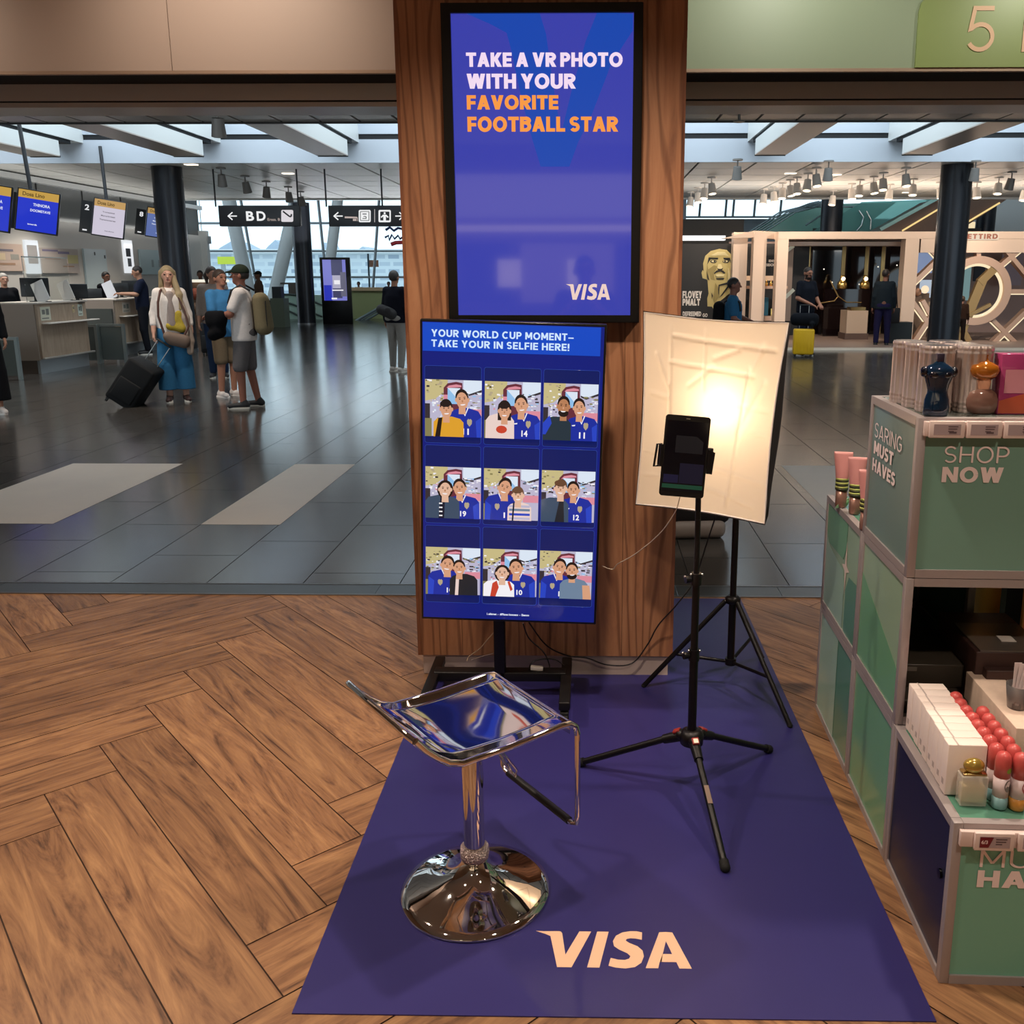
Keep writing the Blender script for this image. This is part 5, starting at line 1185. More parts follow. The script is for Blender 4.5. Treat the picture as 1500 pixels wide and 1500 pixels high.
    for s in 'LR':
        e, wr_ = A[s]
        if sleeve == 'short': T.append(('c', SHd[s], SHd[s]+(e-SHd[s])*.72, .068, .064, .03))
        elif sleeve != 'none':
            T.append(('c', SHd[s], e, .066*narrow, .054, .03)); T.append(('c', e, e+(wr_-e)*(.95 if sleeve == 'long' else .55), .054, .046, .02))
    cuts_t = [((0, 0, hem-.03), (0, 0, -1))]
    sdf_obj('shirt', T, vox, cloth(top), t, cuts_t, scale=S)
    # trousers
    bm_ = cloth(bottom)
    L_ = [('c', (-.05*w, .005, .95), (.05*w, .005, .95), .126*w, .126*w, .04)]
    for s in 'LR':
        h_ = hips[s]; k_ = kn[s]; a_ = an[s]
        if legs == 'wide': L_ += [('c', h_, k_*NP(1.15, 1, 1), .104, .108, .03), ('c', k_*NP(1.15, 1, 1), a_*NP(1.1, 1, 1)+NP(0, 0, .10), .108, .118, .01)]
        elif legs == 'shorts': L_ += [('c', h_, k_+NP(0, 0, .03), .108, .092, .03)]
        else: L_ += [('c', h_, k_, .104, .074, .03), ('c', k_, a_+NP(0, 0, .03), .074, .056, .02)]
    cl = [((0, 0, 1.04), (0, 0, 1))]
    if legs == 'wide': cl.append(((0, 0, .165), (0, 0, -1)))
    elif legs == 'shorts': cl.append(((0, 0, .47), (0, 0, -1)))
    else: cl.append(((0, 0, .055), (0, 0, -1)))
    sdf_obj('trousers' if legs != 'shorts' else 'shorts', L_, vox, bm_, t, cl, scale=S)
    for s in 'LR':
        sg = 1 if s == 'L' else -1; a_ = an[s]
        P = [('c', a_+NP(0, .035, -.04), a_+NP(sg*.025, -.15, -.05), .043, .036, .02), ('c', a_+NP(0, .03, -.03), a_+NP(0, .01, .0), .043, .042, .02)]
        o = sdf_obj('shoe', P, min(vox, .010), mat('shoe_'+shoes, shoes, .6), t, [((0, 0, .012), (0, 0, -1))], scale=S)
        b = MB(); b.prism([(x*S, y*S) for x, y in ((-.034, .07), (-.045, 0), (-.042, -.15), (0, -.195), (.042, -.15), (.045, 0), (.034, .07))], Vector((a_[0]+sg*.012, a_[1], .001))*1.0, (1, 0, 0), (0, 1, 0), .022*S)
        for i in range(len(b.v)): b.v[i] = (b.v[i][0]+a_[0]*(S-1), b.v[i][1]+a_[1]*(S-1), b.v[i][2])
        b.build('sole', paint(sole, .6), o)
    return t
def pside(t, p):                                   # a point in a figure's own space to world
    return wmat(t) @ Vector(p)
def suitcase(label, loc, rz, w, d, h, body, tilt=0, grip=.30, hard=True, group=None, handle_c='#b8b6b4'):
    t = thing('suitcase', label, 'suitcase', loc, rz); t.rotation_euler = (0, 0, rz)
    M = Matrix.Rotation(math.radians(tilt), 4, 'Y')
    bmat = mat('suitcase_'+body, body, .45 if hard else .8, spec=.4)
    b = MB(); b.box(-w/2, w/2, -d/2, d/2, .055, h, 0, bevel=.035, seg=3, M=M); o = b.build('shell', bmat, t)
    if hard:
        b = MB()
        for k in range(-2, 3): b.box(k*w/6-.006, k*w/6+.006, -d/2-.003, d/2+.003, .11, h-.05, 0, bevel=.004, M=M)
        b.build('ribs', bmat, o)
    else:
        b = MB(); b.box(-w/2+.04, w/2-.04, -d/2-.025, -d/2+.01, .12, h*.62, 0, bevel=.02, M=M); b.build('pocket', bmat, o)
    for sx in (-1, 1):
        for sy in (-1, 1):
            c = Vector((sx*(w/2-.045), sy*(d/2-.035), .03)); b = MB(); b.cyl(M @ (c-Vector((.011, 0, 0))), M @ (c+Vector((.011, 0, 0))), .028, n=14); b.box(c.x-.018, c.x+.018, c.y-.018, c.y+.018, .04, .062, 0, M=M); b.build('wheel', paint('#121212', .6), t)
    b = MB()
    hx = min(.085, w*.3)
    b.tube([M @ Vector(p) for p in ((-hx, d*.3, h-.05), (-hx, d*.3, h+grip-.01))], .006, 8); b.tube([M @ Vector(p) for p in ((hx, d*.3, h-.05), (hx, d*.3, h+grip-.01))], .006, 8); th = b.build('telescopic_handle', mat('handle_'+handle_c, handle_c, .3, .9), t)
    b = MB(); b.cyl(M @ Vector((-hx-.012, d*.3, h+grip)), M @ Vector((hx+.012, d*.3, h+grip)), .012, n=12); b.build('grip', paint('#151515', .6), th)
    return t
def soft_bag(name, label, cat, prims, loc, rz, m, vox=.01, extra=None):
    t = thing(name, label, cat, loc, rz); sdf_obj('body', prims, vox, m, t)
    return t
# ------------------------------------------------------------------ left group
def facing(loc, tx, ty): return math.atan2(tx-loc.x, -(ty-loc.y))      # turn local -Y towards (tx, ty)
wl = fl(262, 588); 
woman = person('long-haired blonde woman in wide blue trousers and white jacket facing the camera', wl, facing(wl, .4, 0), 1.70, skin='#b78a76', hair='#857253', hairstyle='long', top='#d5cbc4', sleeve='threequarter', bottom='#33698f', legs='wide', shoes='#3b2522', sole='#e3dbd0', stance=.10, hem=.93, vox=.0085, narrow=.86, wide=.95,
   arms={'R': ((-.205, .03, 1.15), (-.225, -.05, .93)), 'L': ((.205, .02, 1.15), (.225, -.06, .92))})
sdf_obj('inner_top', [('c', (.0, -.088, 1.40), (.0, -.108, 1.02), .05, .062, .03)], .0095, cloth('#8f817b'), woman, scale=1.70/1.75)
sdf_obj('hair_lock', [('c', (.065, -.01, 1.62), (.115, -.07, 1.40), .036, .042, .03), ('c', (.115, -.07, 1.40), (.12, -.10, 1.22), .042, .028, .03)], .0095, mat('hair_#94805f', '#94805f', .6), woman, scale=1.70/1.75)
# scarf and inner top are worn: children
sdf_obj('scarf', [('c', (.10, -.02, 1.43), (.16, -.10, 1.10), .04, .055, .03), ('c', (.16, -.10, 1.10), (.20, -.10, .80), .055, .055, .03), ('c', (.20, -.10, .80), (.19, -.12, .66), .05, .04, .02), ('c', (-.07, -.02, 1.46), (-.03, -.085, 1.38), .038, .035, .03), ('c', (.07, -.02, 1.46), (.03, -.085, 1.38), .038, .035, .03)], .0095, cloth('#a08f82'), woman, scale=1.70/1.75)
sdf_obj('yellow_top', [('c', (.085, -.10, 1.15), (.11, -.11, .98), .045, .055, .03), ('c', (.085, -.10, 1.15), (-.02, -.11, 1.0), .045, .05, .03), ('c', (-.02, -.11, 1.0), (.11, -.12, .97), .05, .055, .03)], .0095, mat('yellow_print', '#a68f2c', .8, vary=.4, bscale=90), woman, scale=1.70/1.75)
bg = thing('shoulder_bag', 'brown shoulder bag hanging at the front of the blonde woman in blue trousers', 'bag', wl+Vector((0, 0, .85)), woman.rotation_euler.z)
sdf_obj('body', [('c', (-.06, -.20, .0), (.13, -.20, -.05), .06, .065, .05), ('c', (-.03, -.20, -.06), (.12, -.20, -.10), .05, .055, .05)], .0095, mat('bag_brown', '#6d5a4e', .7), bg)
b = MB(); b.tube([(-.10, -.19, .02), (-.15, -.165, .25), (-.14, -.14, .42), (-.10, -.09, .56), (-.05, .06, .60)], .014, 8); b.build('strap', mat('strap_brown', '#4a2b22', .6), bg)
b = MB(); b.tube([(.12, -.21, -.01), (.19, -.20, .12), (.16, -.16, .3), (.10, -.10, .48)], .012, 8); b.build('strap', mat('strap_brown', '#4a2b22', .6), bg)
hb = fl(177, 594)
suitcase('black soft suitcase tilted on its wheels, pulled by the blonde woman', hb, math.radians(6), .36, .40, .64, '#0c0c0e', tilt=36, grip=.30, hard=False)
cp = fl(366, 597)
capman = person('man in dark cap, white polo and grey shorts with a beige backpack', cp, math.radians(-82), 1.70, skin='#8d5a48', hair='#2a211c', hairstyle='cap', top='#cfc4be', sleeve='short', bottom='#625c5c', legs='shorts', shoes='#161415', sole='#cfc6b8', stance=.10, step=.07, vox=.0085, wide=1.12, hem=.88,
   arms={'L': ((.23, -.10, 1.18), (.12, -.33, 1.16)), 'R': ((-.235, .03, 1.15), (-.25, -.08, .90))}, extras={'cap': '#23291f'})
b = MB(); 
for sx in (-1, 1): b.tube([(sx*.034-.022, -.118, 1.60), (sx*.034+.022, -.118, 1.60), (sx*.034+.022, -.118, 1.625), (sx*.034-.022, -.118, 1.625)], .003, 6, closed=True)
b.tube([(-.058, -.115, 1.615), (-.085, 0, 1.615)], .003, 6); b.tube([(.058, -.115, 1.615), (.085, 0, 1.615)], .003, 6); b.build('glasses', paint('#141214', .3), capman)
bp = thing('backpack', 'beige backpack on the back of the man in the dark cap', 'backpack', cp+Vector((0, 0, .92)), capman.rotation_euler.z)
sdf_obj('body', [('c', (-.07, .235, .06), (-.07, .215, .40), .085, .075, .06), ('c', (.07, .235, .06), (.07, .215, .40), .085, .075, .06), ('c', (0, .25, .08), (0, .23, .36), .10, .09, .06)], .0095, cloth('#75684f'), bp)
for sx in (-1, 1): b = MB(); b.tube([(sx*.12, .13, .50), (sx*.125, .02, .565), (sx*.13, -.085, .50), (sx*.13, -.13, .36), (sx*.14, -.07, .18), (sx*.14, .10, .10)], .013, 8); b.build('strap', paint('#1c1a1a', .7), bp)
b = MB(); b.tube([(.12, .30, .05), (.13, .30, .38)], .006, 6); b.tube([(-.12, .30, .05), (-.13, .30, .38)], .006, 6); b.build('zip', paint('#1c1a1a', .7), bp)
jk = thing('jacket', 'black jacket draped over the forearm of the man in the dark cap', 'jacket', cp+Vector((0, 0, 1.0)), capman.rotation_euler.z)
sdf_obj('body', [('c', (.20, -.20, .13), (.10, -.36, .13), .06, .055, .05), ('c', (.19, -.22, .06), (.11, -.34, .05), .075, .07, .06), ('c', (.18, -.24, -.06), (.12, -.33, -.10), .075, .07, .06)], .0095, cloth('#0d0c0f'), jk)
b2 = fl(336, 581)
person('man in blue polo and tan shorts, half hidden by the man in the cap', b2, math.radians(55), 1.66, skin='#a2705a', hair='#3a2a20', hairstyle='short', top='#3f78a6', sleeve='short', bottom='#6f5f4c', legs='shorts', shoes='#d0c5bf', sole='#e8e0da', stance=.10, vox=.0095, wide=1.1, hem=.88,
   arms={'R': ((-.22, -.08, 1.15), (-.10, -.30, 1.12)), 'L': ((.22, -.08, 1.15), (.08, -.31, 1.13))})
b3 = fl(322, 553)
person('person with brown ponytail in a pale waistcoat and patterned scarf behind the man in blue', b3, math.radians(20), 1.72, skin='#a5765f', hair='#33241c', hairstyle='pony', top='#8a7a70', sleeve='threequarter', bottom='#1e2c44', shoes='#2b2727', vox=.0105, stance=.09, headyaw=40)
s3 = fl(316, 519)
suitcase('black upright suitcase with raised silver handle beside the left round column', fl(314, 520), math.radians(8), .44, .28, .66, '#111113', grip=.62, hard=False)
pc = fl(216, 519)
person('man in navy tee and black trousers leaning over the far check-in counter', pc, math.radians(-62), 1.78, skin='#a67a63', hair='#241c18', hairstyle='buzz', top='#161b2c', sleeve='short', bottom='#17181e', shoes='#1a1818', vox=.0105, headpitch=16, stance=.11, hem=.92,
   arms={'L': ((.22, -.10, 1.20), (.14, -.36, 1.215)), 'R': ((-.22, -.10, 1.20), (-.12, -.36, 1.215))})
sf = at(158, 400, 20.4)
person('dark-haired agent in a black suit standing behind the far check-in counter', Vector((sf.x-.05, 20.4, 0)), math.radians(60), 1.66, skin='#8a5d49', hair='#14100f', hairstyle='short', top='#101014', sleeve='long', bottom='#101014', vox=.0115)
ag = at(8, 420, 16.4)
person('agent in a black suit behind the near check-in counter at the left edge', Vector((ag.x-.02, 16.4, 0)), math.radians(50), 1.62, skin='#b08570', hair='#8f8880', hairstyle='short', top='#0e0f13', sleeve='long', bottom='#101014', vox=.0115)
le = fl(-8, 606)
person('traveller in black with white trainers, mostly cut off by the left picture edge', Vector((le.x-.05, le.y, 0)), math.radians(40), 1.72, skin='#a5765f', hair='#2a211c', hairstyle='short', top='#131316', sleeve='long', bottom='#0f0f12', legs='wide', shoes='#cfc3bc', sole='#e4dad2', vox=.0105, stance=.10, step=.10)
dk = fl(583, 545)
person('person in dark jacket and pale trousers seen from behind beside the pillar', Vector((dk.x, dk.y, 0)), math.radians(160), 1.66, skin='#a5765f', hair='#3a3431', hairstyle='short', top='#11121c', sleeve='long', bottom='#8e8a85', shoes='#b9b0a8', vox=.0095, wide=1.12, stance=.12, step=.06)
gb = soft_bag('shoulder_bag', 'grey roll bag tucked behind the elbow of the person in the dark jacket', 'bag', [('c', (-.08, 0, .03), (.10, 0, -.05), .085, .095, .03), ('e', (.02, -.09, .02), (.05, .02, .05), .01)], at(566, 456, dk.y-.12), .2, cloth('#3c3b3c'))
# silhouettes at the cafe rail far behind
for (px, py, Yd, Hh_, lb, tp_) in ((292, 391, 26.5, 1.72, 'distant person in dark clothes left of the group by the cafe rail', '#3a2f2c'), (305, 402, 27.0, 1.52, 'shorter distant person beside the cafe rail near the left column', '#4a3a34')):
    q_ = at(px, py, Yd); person(lb, Vector((q_.x, Yd, 0)), math.radians(20), Hh_, skin='#6f5044', hair='#1d1613', top=tp_, sleeve='long', bottom='#26242a', vox=.016)
q_ = at(377, 389, 27.5)
person('distant person in dark cap and brown top beside the white slanted strut', Vector((q_.x, 27.5, 0)), math.radians(-60), 1.70, skin='#7d5a4b', hair='#1d1613', hairstyle='cap', top='#5b4a40', sleeve='short', bottom='#26242a', vox=.014, extras={'cap': '#151515'})
for i_, (px, lb) in enumerate(((525, 'far seated guest with dark hair just above the cafe parapet, left one'), (569, 'far seated guest with dark hair just above the cafe parapet beside the pillar'))):
    q_ = at(px, 413, 36.5); person(lb, Vector((q_.x, 36.5, -.02)), 0, 1.36, skin='#7d5a4b', hair='#1d1613', top='#3c3a44', sleeve='long', bottom='#26242a', vox=.016)
# ------------------------------------------------------------------ right group
v1 = Vector((at(1075, 420, 12.6).x, 12.6, 0))
person('man in blue and navy vest with a black backpack walking behind the softbox', v1, math.radians(78), 1.56, skin='#7d5142', hair='#1c1512', hairstyle='buzz', top='#2a5a7d', sleeve='short', bottom='#1a1c24', shoes='#1a1818', vox=.0095, wide=1.05, step=.1,
   arms={'L': ((.22, -.08, 1.17), (.17, -.34, 1.06)), 'R': ((-.225, -.03, 1.15), (-.20, -.27, 1.0))})
bk = thing('backpack', 'black backpack worn by the man in the blue and navy vest', 'backpack', v1+Vector((0, 0, .82)), math.radians(78))
sdf_obj('body', [('c', (-.06, .20, .06), (-.06, .19, .36), .08, .075, .06), ('c', (.06, .20, .06), (.06, .19, .36), .08, .075, .06)], .0105, cloth('#0f0f13'), bk)
b = MB()
for sx in (-1, 1): b.tube([(sx*.11, .12, .42), (sx*.115, .01, .49), (sx*.115, -.09, .42), (sx*.115, -.11, .30)], .013, 8)
b.build('strap', paint('#0f0f13', .7), bk)
y1 = fl(1180, 523)
person('bearded man in black tee standing behind the yellow suitcase', Vector((y1.x+.03, y1.y+.35, 0)), math.radians(28), 1.75, skin='#96654f', hair='#241812', hairstyle='buzz', beard=True, top='#12141c', sleeve='short', bottom='#1a2036', shoes='#151515', vox=.0105, headpitch=10, wide=1.08,
   arms={'L': ((.23, -.05, 1.14), (.14, -.26, 1.03)), 'R': ((-.24, -.03, 1.15), (-.06, -.24, 1.03))})
suitcase('yellow hard-shell suitcase with raised handle carrying a black bag', Vector((y1.x-.06, y1.y, 0)), math.radians(-8), .40, .26, .56, '#d0a20e', grip=.46, hard=True)
soft_bag('duffel_bag', 'black bag strapped on top of the yellow suitcase', 'bag', [('c', (-.17, 0, .10), (.17, 0, .10), .11, .11, .05), ('c', (-.19, -.02, .04), (.19, -.02, .02), .07, .07, .05), ('c', (.14, -.1, .0), (.14, -.11, -.06), .05, .03, .03)], Vector((y1.x-.06, y1.y-.01, .66)), math.radians(-8), cloth('#0f1116'), .012)
o1 = fl(1290, 508)
person('man in dark green sweater and navy trousers with his back turned at the gold-framed shop', o1, math.radians(165), 1.72, skin='#6e4a3c', hair='#191311', hairstyle='buzz', top='#182026', sleeve='long', bottom='#1d1a38', shoes='#121212', vox=.0105, wide=1.1, stance=.12, headyaw=-35)
f1 = fl(1436, 512)
person('shopper in dark brown standing behind the gold lattice near the round emblem', Vector((f1.x, f1.y+1.2, 0)), math.radians(150), 1.12, skin='#7d5a4b', hair='#3a2a1c', top='#2a1a12', sleeve='long', bottom='#1c120f', shoes='#17110f', vox=.013, stance=.11, hem=.96)
# =================================================================== THE HALL
DKCOL = mat('column_dark', '#24262c', .28, .35)
def column(label, base, r, ztop):
    t = thing('column', label, 'column', base)
    b = MB(); b.cyl((0, 0, 0), (0, 0, ztop), r, n=40); b.build('shaft', DKCOL, t)
    b = MB()
    for a in range(8): b.box(-.004, .004, -r-.0025, -r+.01, 0, ztop, 0, M=Matrix.Rotation(a*PI/4+.3, 4, 'Z'))
    b.build('seam', paint('#15161a', .5), t)
    b = MB(); b.cyl((0, 0, 0), (0, 0, .05), r+.015, n=40); b.build('base_ring', mat('ring_steel', '#77797c', .3, .8), t); return t
column('dark round column in the middle of the check-in hall beside the blonde woman', fl(268, 514), .30, 3.79)
column('dark round column farther back, left of the tall black information totem', fl(450, 475), .29, 3.9)
q = at(1389, 497, 23.4); q = at(1385, 450, 19.4); column('dark round column standing in front of the gold lattice shop', Vector((q.x, 19.4, 0)), .31, 3.79)
q = at(1218, 320, 29.0); column('dark round column rising behind the gold-framed shop between the escalators', Vector((q.x, 29, 0)), .33, 5.2)
q = at(1443, 330, 31.0); column('short view of a dark column over the lattice shop at the right', Vector((q.x, 31, 0)), .30, 5.2)
# slanted white struts of the glass front
WST = mat('strut_white', '#d3d8d8', .4)
def strut(label, a, b_, r=.26): m = MB(); m.cyl(a, b_, r, r, n=24); tag(m.build('strut', WST, None), label, 'strut').name = 'strut'
YS_ = 36.0
strut('white round strut slanting up to the left over the cafe rail', at(374, 470, YS_), at(326, 250, YS_))
strut('white round strut slanting up to the right beside the second dark column', at(394, 470, YS_), at(444, 250, YS_))
strut('white round strut slanting behind the information totem', at(473, 470, YS_), at(500, 250, YS_), .2)

# ---- left side wall of the check-in hall
WX = -12.6
zt = lambda px, py: atx(px, py, WX).z
M_WALLP = mat('checkin_wall', '#cfcac3', .4); M_BAND = mat('band_glass', '#6a6c6b', .12, .5); M_STRIP = mat('band_strip', '#c4c6c5', .3, .3)
b = MB(); z1 = zt(85, 324); z2 = zt(60, 268); z3 = zt(60, 240)
b.box(WX-.2, WX, 4.6, 30, 0, z1, 0); b.box(WX-.25, WX-.05, 4.6, 30, z1, z2, 1)
b.box(WX-.2, WX+.10, 8, 30, z2-.02, z2+.10, 2); b.box(WX-.25, WX-.05, 8, 30, z2+.1, 5.5, 1)
for k in range(12): b.box(WX-.06, WX-.03, 8+k*1.9, 8.02+k*1.9, z1, 5, 3)
struct(b.build('wall_left', [M_WALLP, M_BAND, M_STRIP, paint('#202020', .5)]))
b = MB(); b.box(17.0, 17.2, 4.6, 48, 0, 7.5, 0); struct(b.build('wall_right', M_WALLP))
b = MB(); b.box(-12.4, -26, 29.9, 30.1, 0, 3.0, 0); struct(b.build('wall_left', M_WALLP))
def wallpanel(name, label, cat, px0, py0, px1, py1, m, parts=(), d=.05):
    y0 = atx(px0, 380, WX).y; y1 = atx(px1, 380, WX).y; zb = (atx(px0, py1, WX).z+atx(px1, py1, WX).z)/2; za = (atx(px0, py0, WX).z+atx(px1, py0, WX).z)/2
    t = thing(name, label, cat, (WX+.003, y0, zb)); b = MB(); b.box(0, d, 0, y1-y0, 0, za-zb, 0); b.build('panel', m, t)
    for nm_, u0, u1, v0, v1, mm in parts: b = MB(); b.box(d, d+.004, u0*(y1-y0), u1*(y1-y0), v0*(za-zb), v1*(za-zb)); b.build(nm_, mm, t)
    return t
WH = glow('#dfe3e6', 1.0)
wallpanel('light_box', 'tall white backlit banner panel on the wall left of the frosted door', 'light box', 36, 352, 55, 401, WH, [('picture', .1, .85, .30, .85, paint('#a9a6a6', .6))])
wallpanel('light_box', 'tall white backlit banner panel on the wall over the man in navy', 'light box', 180, 352, 193, 400, WH, [('picture', .2, .7, .5, .75, paint('#5b5d66', .6)), ('picture', .3, .7, .2, .45, paint('#8a8c92', .6))])
wallpanel('wall_display', 'pale wall panel with lilac and yellow bars behind the near counter', 'wall panel', 57, 364, 112, 400, mat('panel_lilac', '#bfb3ac', .6), [('bar', .05, .45, .86, .94, paint('#857c96', .6)), ('bar', .45, .75, .78, .88, paint('#857c96', .6)), ('bar', .1, .5, .55, .60, paint('#b59c90', .6)), ('bar', .7, .98, .40, .75, paint('#cfc58e', .6)), ('bar', .55, .85, .25, .30, paint('#b08c72', .6))])
wallpanel('wall_display', 'pale pink wall panel with grey and tan bars at the left picture edge', 'wall panel', -14, 357, 31, 397, mat('panel_lilac2', '#c7b0a2', .6), [('bar', .0, .68, .72, .80, paint('#7d7680', .6)), ('bar', .58, .85, .42, .62, paint('#9b978e', .6)), ('bar', .2, .7, .22, .30, paint('#a5836a', .6)), ('bar', .0, .4, .4, .65, paint('#d8c2a0', .6))])
wallpanel('frosted_cabinet', 'frosted pale blue glass door panel in the wall behind the agent', 'door panel', 121, 365, 153, 425, mat('frost_blue', '#c3d2d6', .3, emit=0), [('handle', .9, .96, .78, .86, paint('#2a2a2a', .4)), ('mark', .45, .5, .85, .93, paint('#333333', .5))])
wallpanel('frosted_cabinet', 'frosted pale blue glass panel at the wall end next to the round column', 'glass panel', 203, 367, 262, 402, mat('frost_teal', '#bcd0d4', .3), [('mark', .25, .30, .3, .6, paint('#9aa8ac', .5)), ('mark', .42, .47, .3, .6, paint('#9aa8ac', .5))])
# ---- check-in counters
M_DESKW = wood_mat('desk_wood', '#8d7763', '#a18a75', '#b09a84', scale=.5, rough=.35, uv=False); M_DESKS = mat('desk_side', '#8f8176', .4); M_DESKT = mat('desk_top', '#c4b8ac', .35); M_KICK = mat('desk_kick', '#a3a6a8', .3, .6); M_SLATE = mat('desk_dark', '#4b4d49', .35)
def counter(label, x, y0, y1, h, depth, items):
    t = thing('check_in_counter', label, 'counter', (x, y0, 0))
    L_ = y1-y0
    b = MB(); b.box(-.06, 0, .03, L_-.03, .24, h-.03, 0); b.build('front_panel', M_DESKW, t)
    b = MB(); b.box(-.10, -.05, .02, L_-.02, 0, .235, 0); b.build('kick_plate', M_KICK, t)
    b = MB(); b.box(-.65, .03, 0, L_, h-.03, h, 0, bevel=.004); b.build('top', M_DESKT, t)
    b = MB(); b.box(-.62, -.04, 0, .04, .22, h-.03, 0); b.box(-depth, -.62, 0, .04, .22, h-.22, 0); b.build('side_panel', M_DESKS, t)
    b = MB(); b.box(-depth, -.10, .01, .03, 0, .22, 0); b.build('plinth', paint('#4d4038', .5), t)
    b = MB(); b.box(-.6, -.06, L_-.04, L_, .22, h-.03, 0); b.build('side_panel', M_DESKS, t)
    b = MB(); b.box(0.0, .16, .10, L_+.12, h-.36, h-.335, 0, bevel=.01); b.build('bag_shelf', M_DESKT, t)
    b = MB(); b.box(0.0, .05, .02, L_+.05, .235, .265, 0, bevel=.006); b.build('bumper_rail', mat('rail_alu', '#b9b2aa', .3, .5), t)
    b = MB(); b.box(-depth, -.66, .05, L_, h-.30, h-.27, 0); b.build('work_top', M_SLATE, t)
    for (nm_, ya_, za_, w_, hh_, col) in items: b = MB(); b.box(.001, .006, ya_, ya_+w_, za_, za_+hh_); b.box(.006, .007, ya_+w_*.15, ya_+w_*.45, za_+hh_*.45, za_+hh_*.8, 1); b.box(.006, .007, ya_+w_*.55, ya_+w_*.85, za_+hh_*.4, za_+hh_*.85, 1); b.box(.006, .007, ya_+w_*.1, ya_+w_*.8, za_+hh_*.12, za_+hh_*.2, 1); b.build(nm_, [paint(col, .5), paint('#6f706a', .5)], t)
    return t
h1 = at(60, 443, 14.83).z
counter('near wood-fronted check-in counter with stickers and a bag shelf', -9.04, 14.83, 16.34, h1, 1.0, [('sticker', .10, h1-.30, .28, .22, '#c9c7b4'), ('sticker', 1.22, h1-.27, .14, .2, '#c4cdc2'), ('sticker', 1.05, h1-.2, .06, .12, '#cfb98c')])
h2 = at(176, 438, 18.1).z
counter('far wood-fronted check-in counter where the man in navy stands', -9.43, 18.1, 20.3, h2, .95, [('notice', .25, h2-.28, .3, .2, '#b3a698')])
b = MB(); b.box(-12.0, -9.5, 18.05, 18.10, .30, .95, 0); tag(b.build('privacy_panel', M_SLATE), 'dark grey-green panel joining the far counter to the wall', 'panel')
def gate(label, x, y, w, h, rz=0):
    t = thing('low_gate', label, 'gate', (x, y, 0), rz)
    b = MB()
    for xa in (0, w): b.box(xa-.025, xa+.025, -.025, .025, 0, h, 0)
    b.box(0, w, -.02, .02, h-.04, h, 0); b.build('frame', mat('gate_steel', '#9aa19f', .3, .8), t)
    b = MB(); b.box(.03, w-.03, -.006, .006, .06, h-.05, 0); b.build('glass', mat('gate_glass', '#6d7470', .1, trans=.5), t)
g0 = fl(146, 533); gate('low glass gate with steel frame between the two counters', g0.x-.62, g0.y, .62, .72); gate('low glass gate with steel frame right beside the far counter', fl(148, 532).x, fl(148, 532).y+.04, .46, .72)
g1 = fl(31, 556); gate('low glass screen with steel frame at the left picture edge', g1.x-.8, g1.y, .8, .66)
# things on the counters
for (px, Yc, h_, lb, m1) in ((64, 15.15, h1, 'white leaflet stand leaning on the near counter beside the black monitor back', '#c9c6c4'), (101, 16.0, h1, 'white leaflet stand at the far end of the near counter', '#c4bfba'), (165, 18.6, h2, 'grey leaflet stand on the far counter beside the agent', '#b9bac0')):
    q = at(px, 430, Yc); t = thing('leaflet_stand', lb, 'stand', (q.x, Yc, h_)); b = MB(); b.box(-.11, .11, -.006, .006, 0, .36, 0, M=Matrix.Rotation(math.radians(-24), 4, 'Y') @ Matrix.Rotation(math.radians(-10), 4, 'X')); b.build('leaflet', paint(m1, .5), t); b = MB(); b.box(-.06, .06, 0, .10, 0, .012, 0); b.build('foot', paint('#333333', .5), t)
for (px, Yc, h_, w_, lb) in ((52, 15.3, h1, .42, 'black monitor seen from behind on the near counter'), (113, 16.15, h1-.05, .34, 'black monitor behind the second leaflet stand on the near counter'), (133, 19.0, h2-.2, .42, 'grey monitor on the desk beside the agent'), (178, 19.4, h2, .3, 'small black terminal on the far counter'), (193, 19.9, h2, .36, 'black screen stand on the far counter in front of the man in navy')):
    q = at(px, 430, Yc); t = thing('monitor', lb, 'monitor', (q.x, Yc, h_), .5); b = MB(); b.box(-w_/2, w_/2, -.02, .02, .08, .08+w_*.75, 0, bevel=.01, M=Matrix.Rotation(math.radians(-8), 4, 'X')); b.build('screen', paint('#17181a', .35), t); b = MB(); b.box(-.10, .10, -.08, .08, 0, .012, 0); b.box(-.03, .03, .0, .03, 0, .2, 0); b.build('stand', paint('#17181a', .4), t)
q = at(97, 400, 15.6); t = thing('glass_screen', 'clear hygiene screen standing on the near counter', 'screen', (-9.25, 14.95, h1)); b = MB(); b.box(0, .01, 0, 1.3, .0, .72, 0); b.build('pane', mat('pane_clear', '#eef3f2', .05, trans=1.0, ior=1.1), t); b = MB(); b.box(-.005, .015, 0, 1.3, .72, .735, 0); b.build('edge', mat('pane_edge', '#9aa4a2', .3), t)
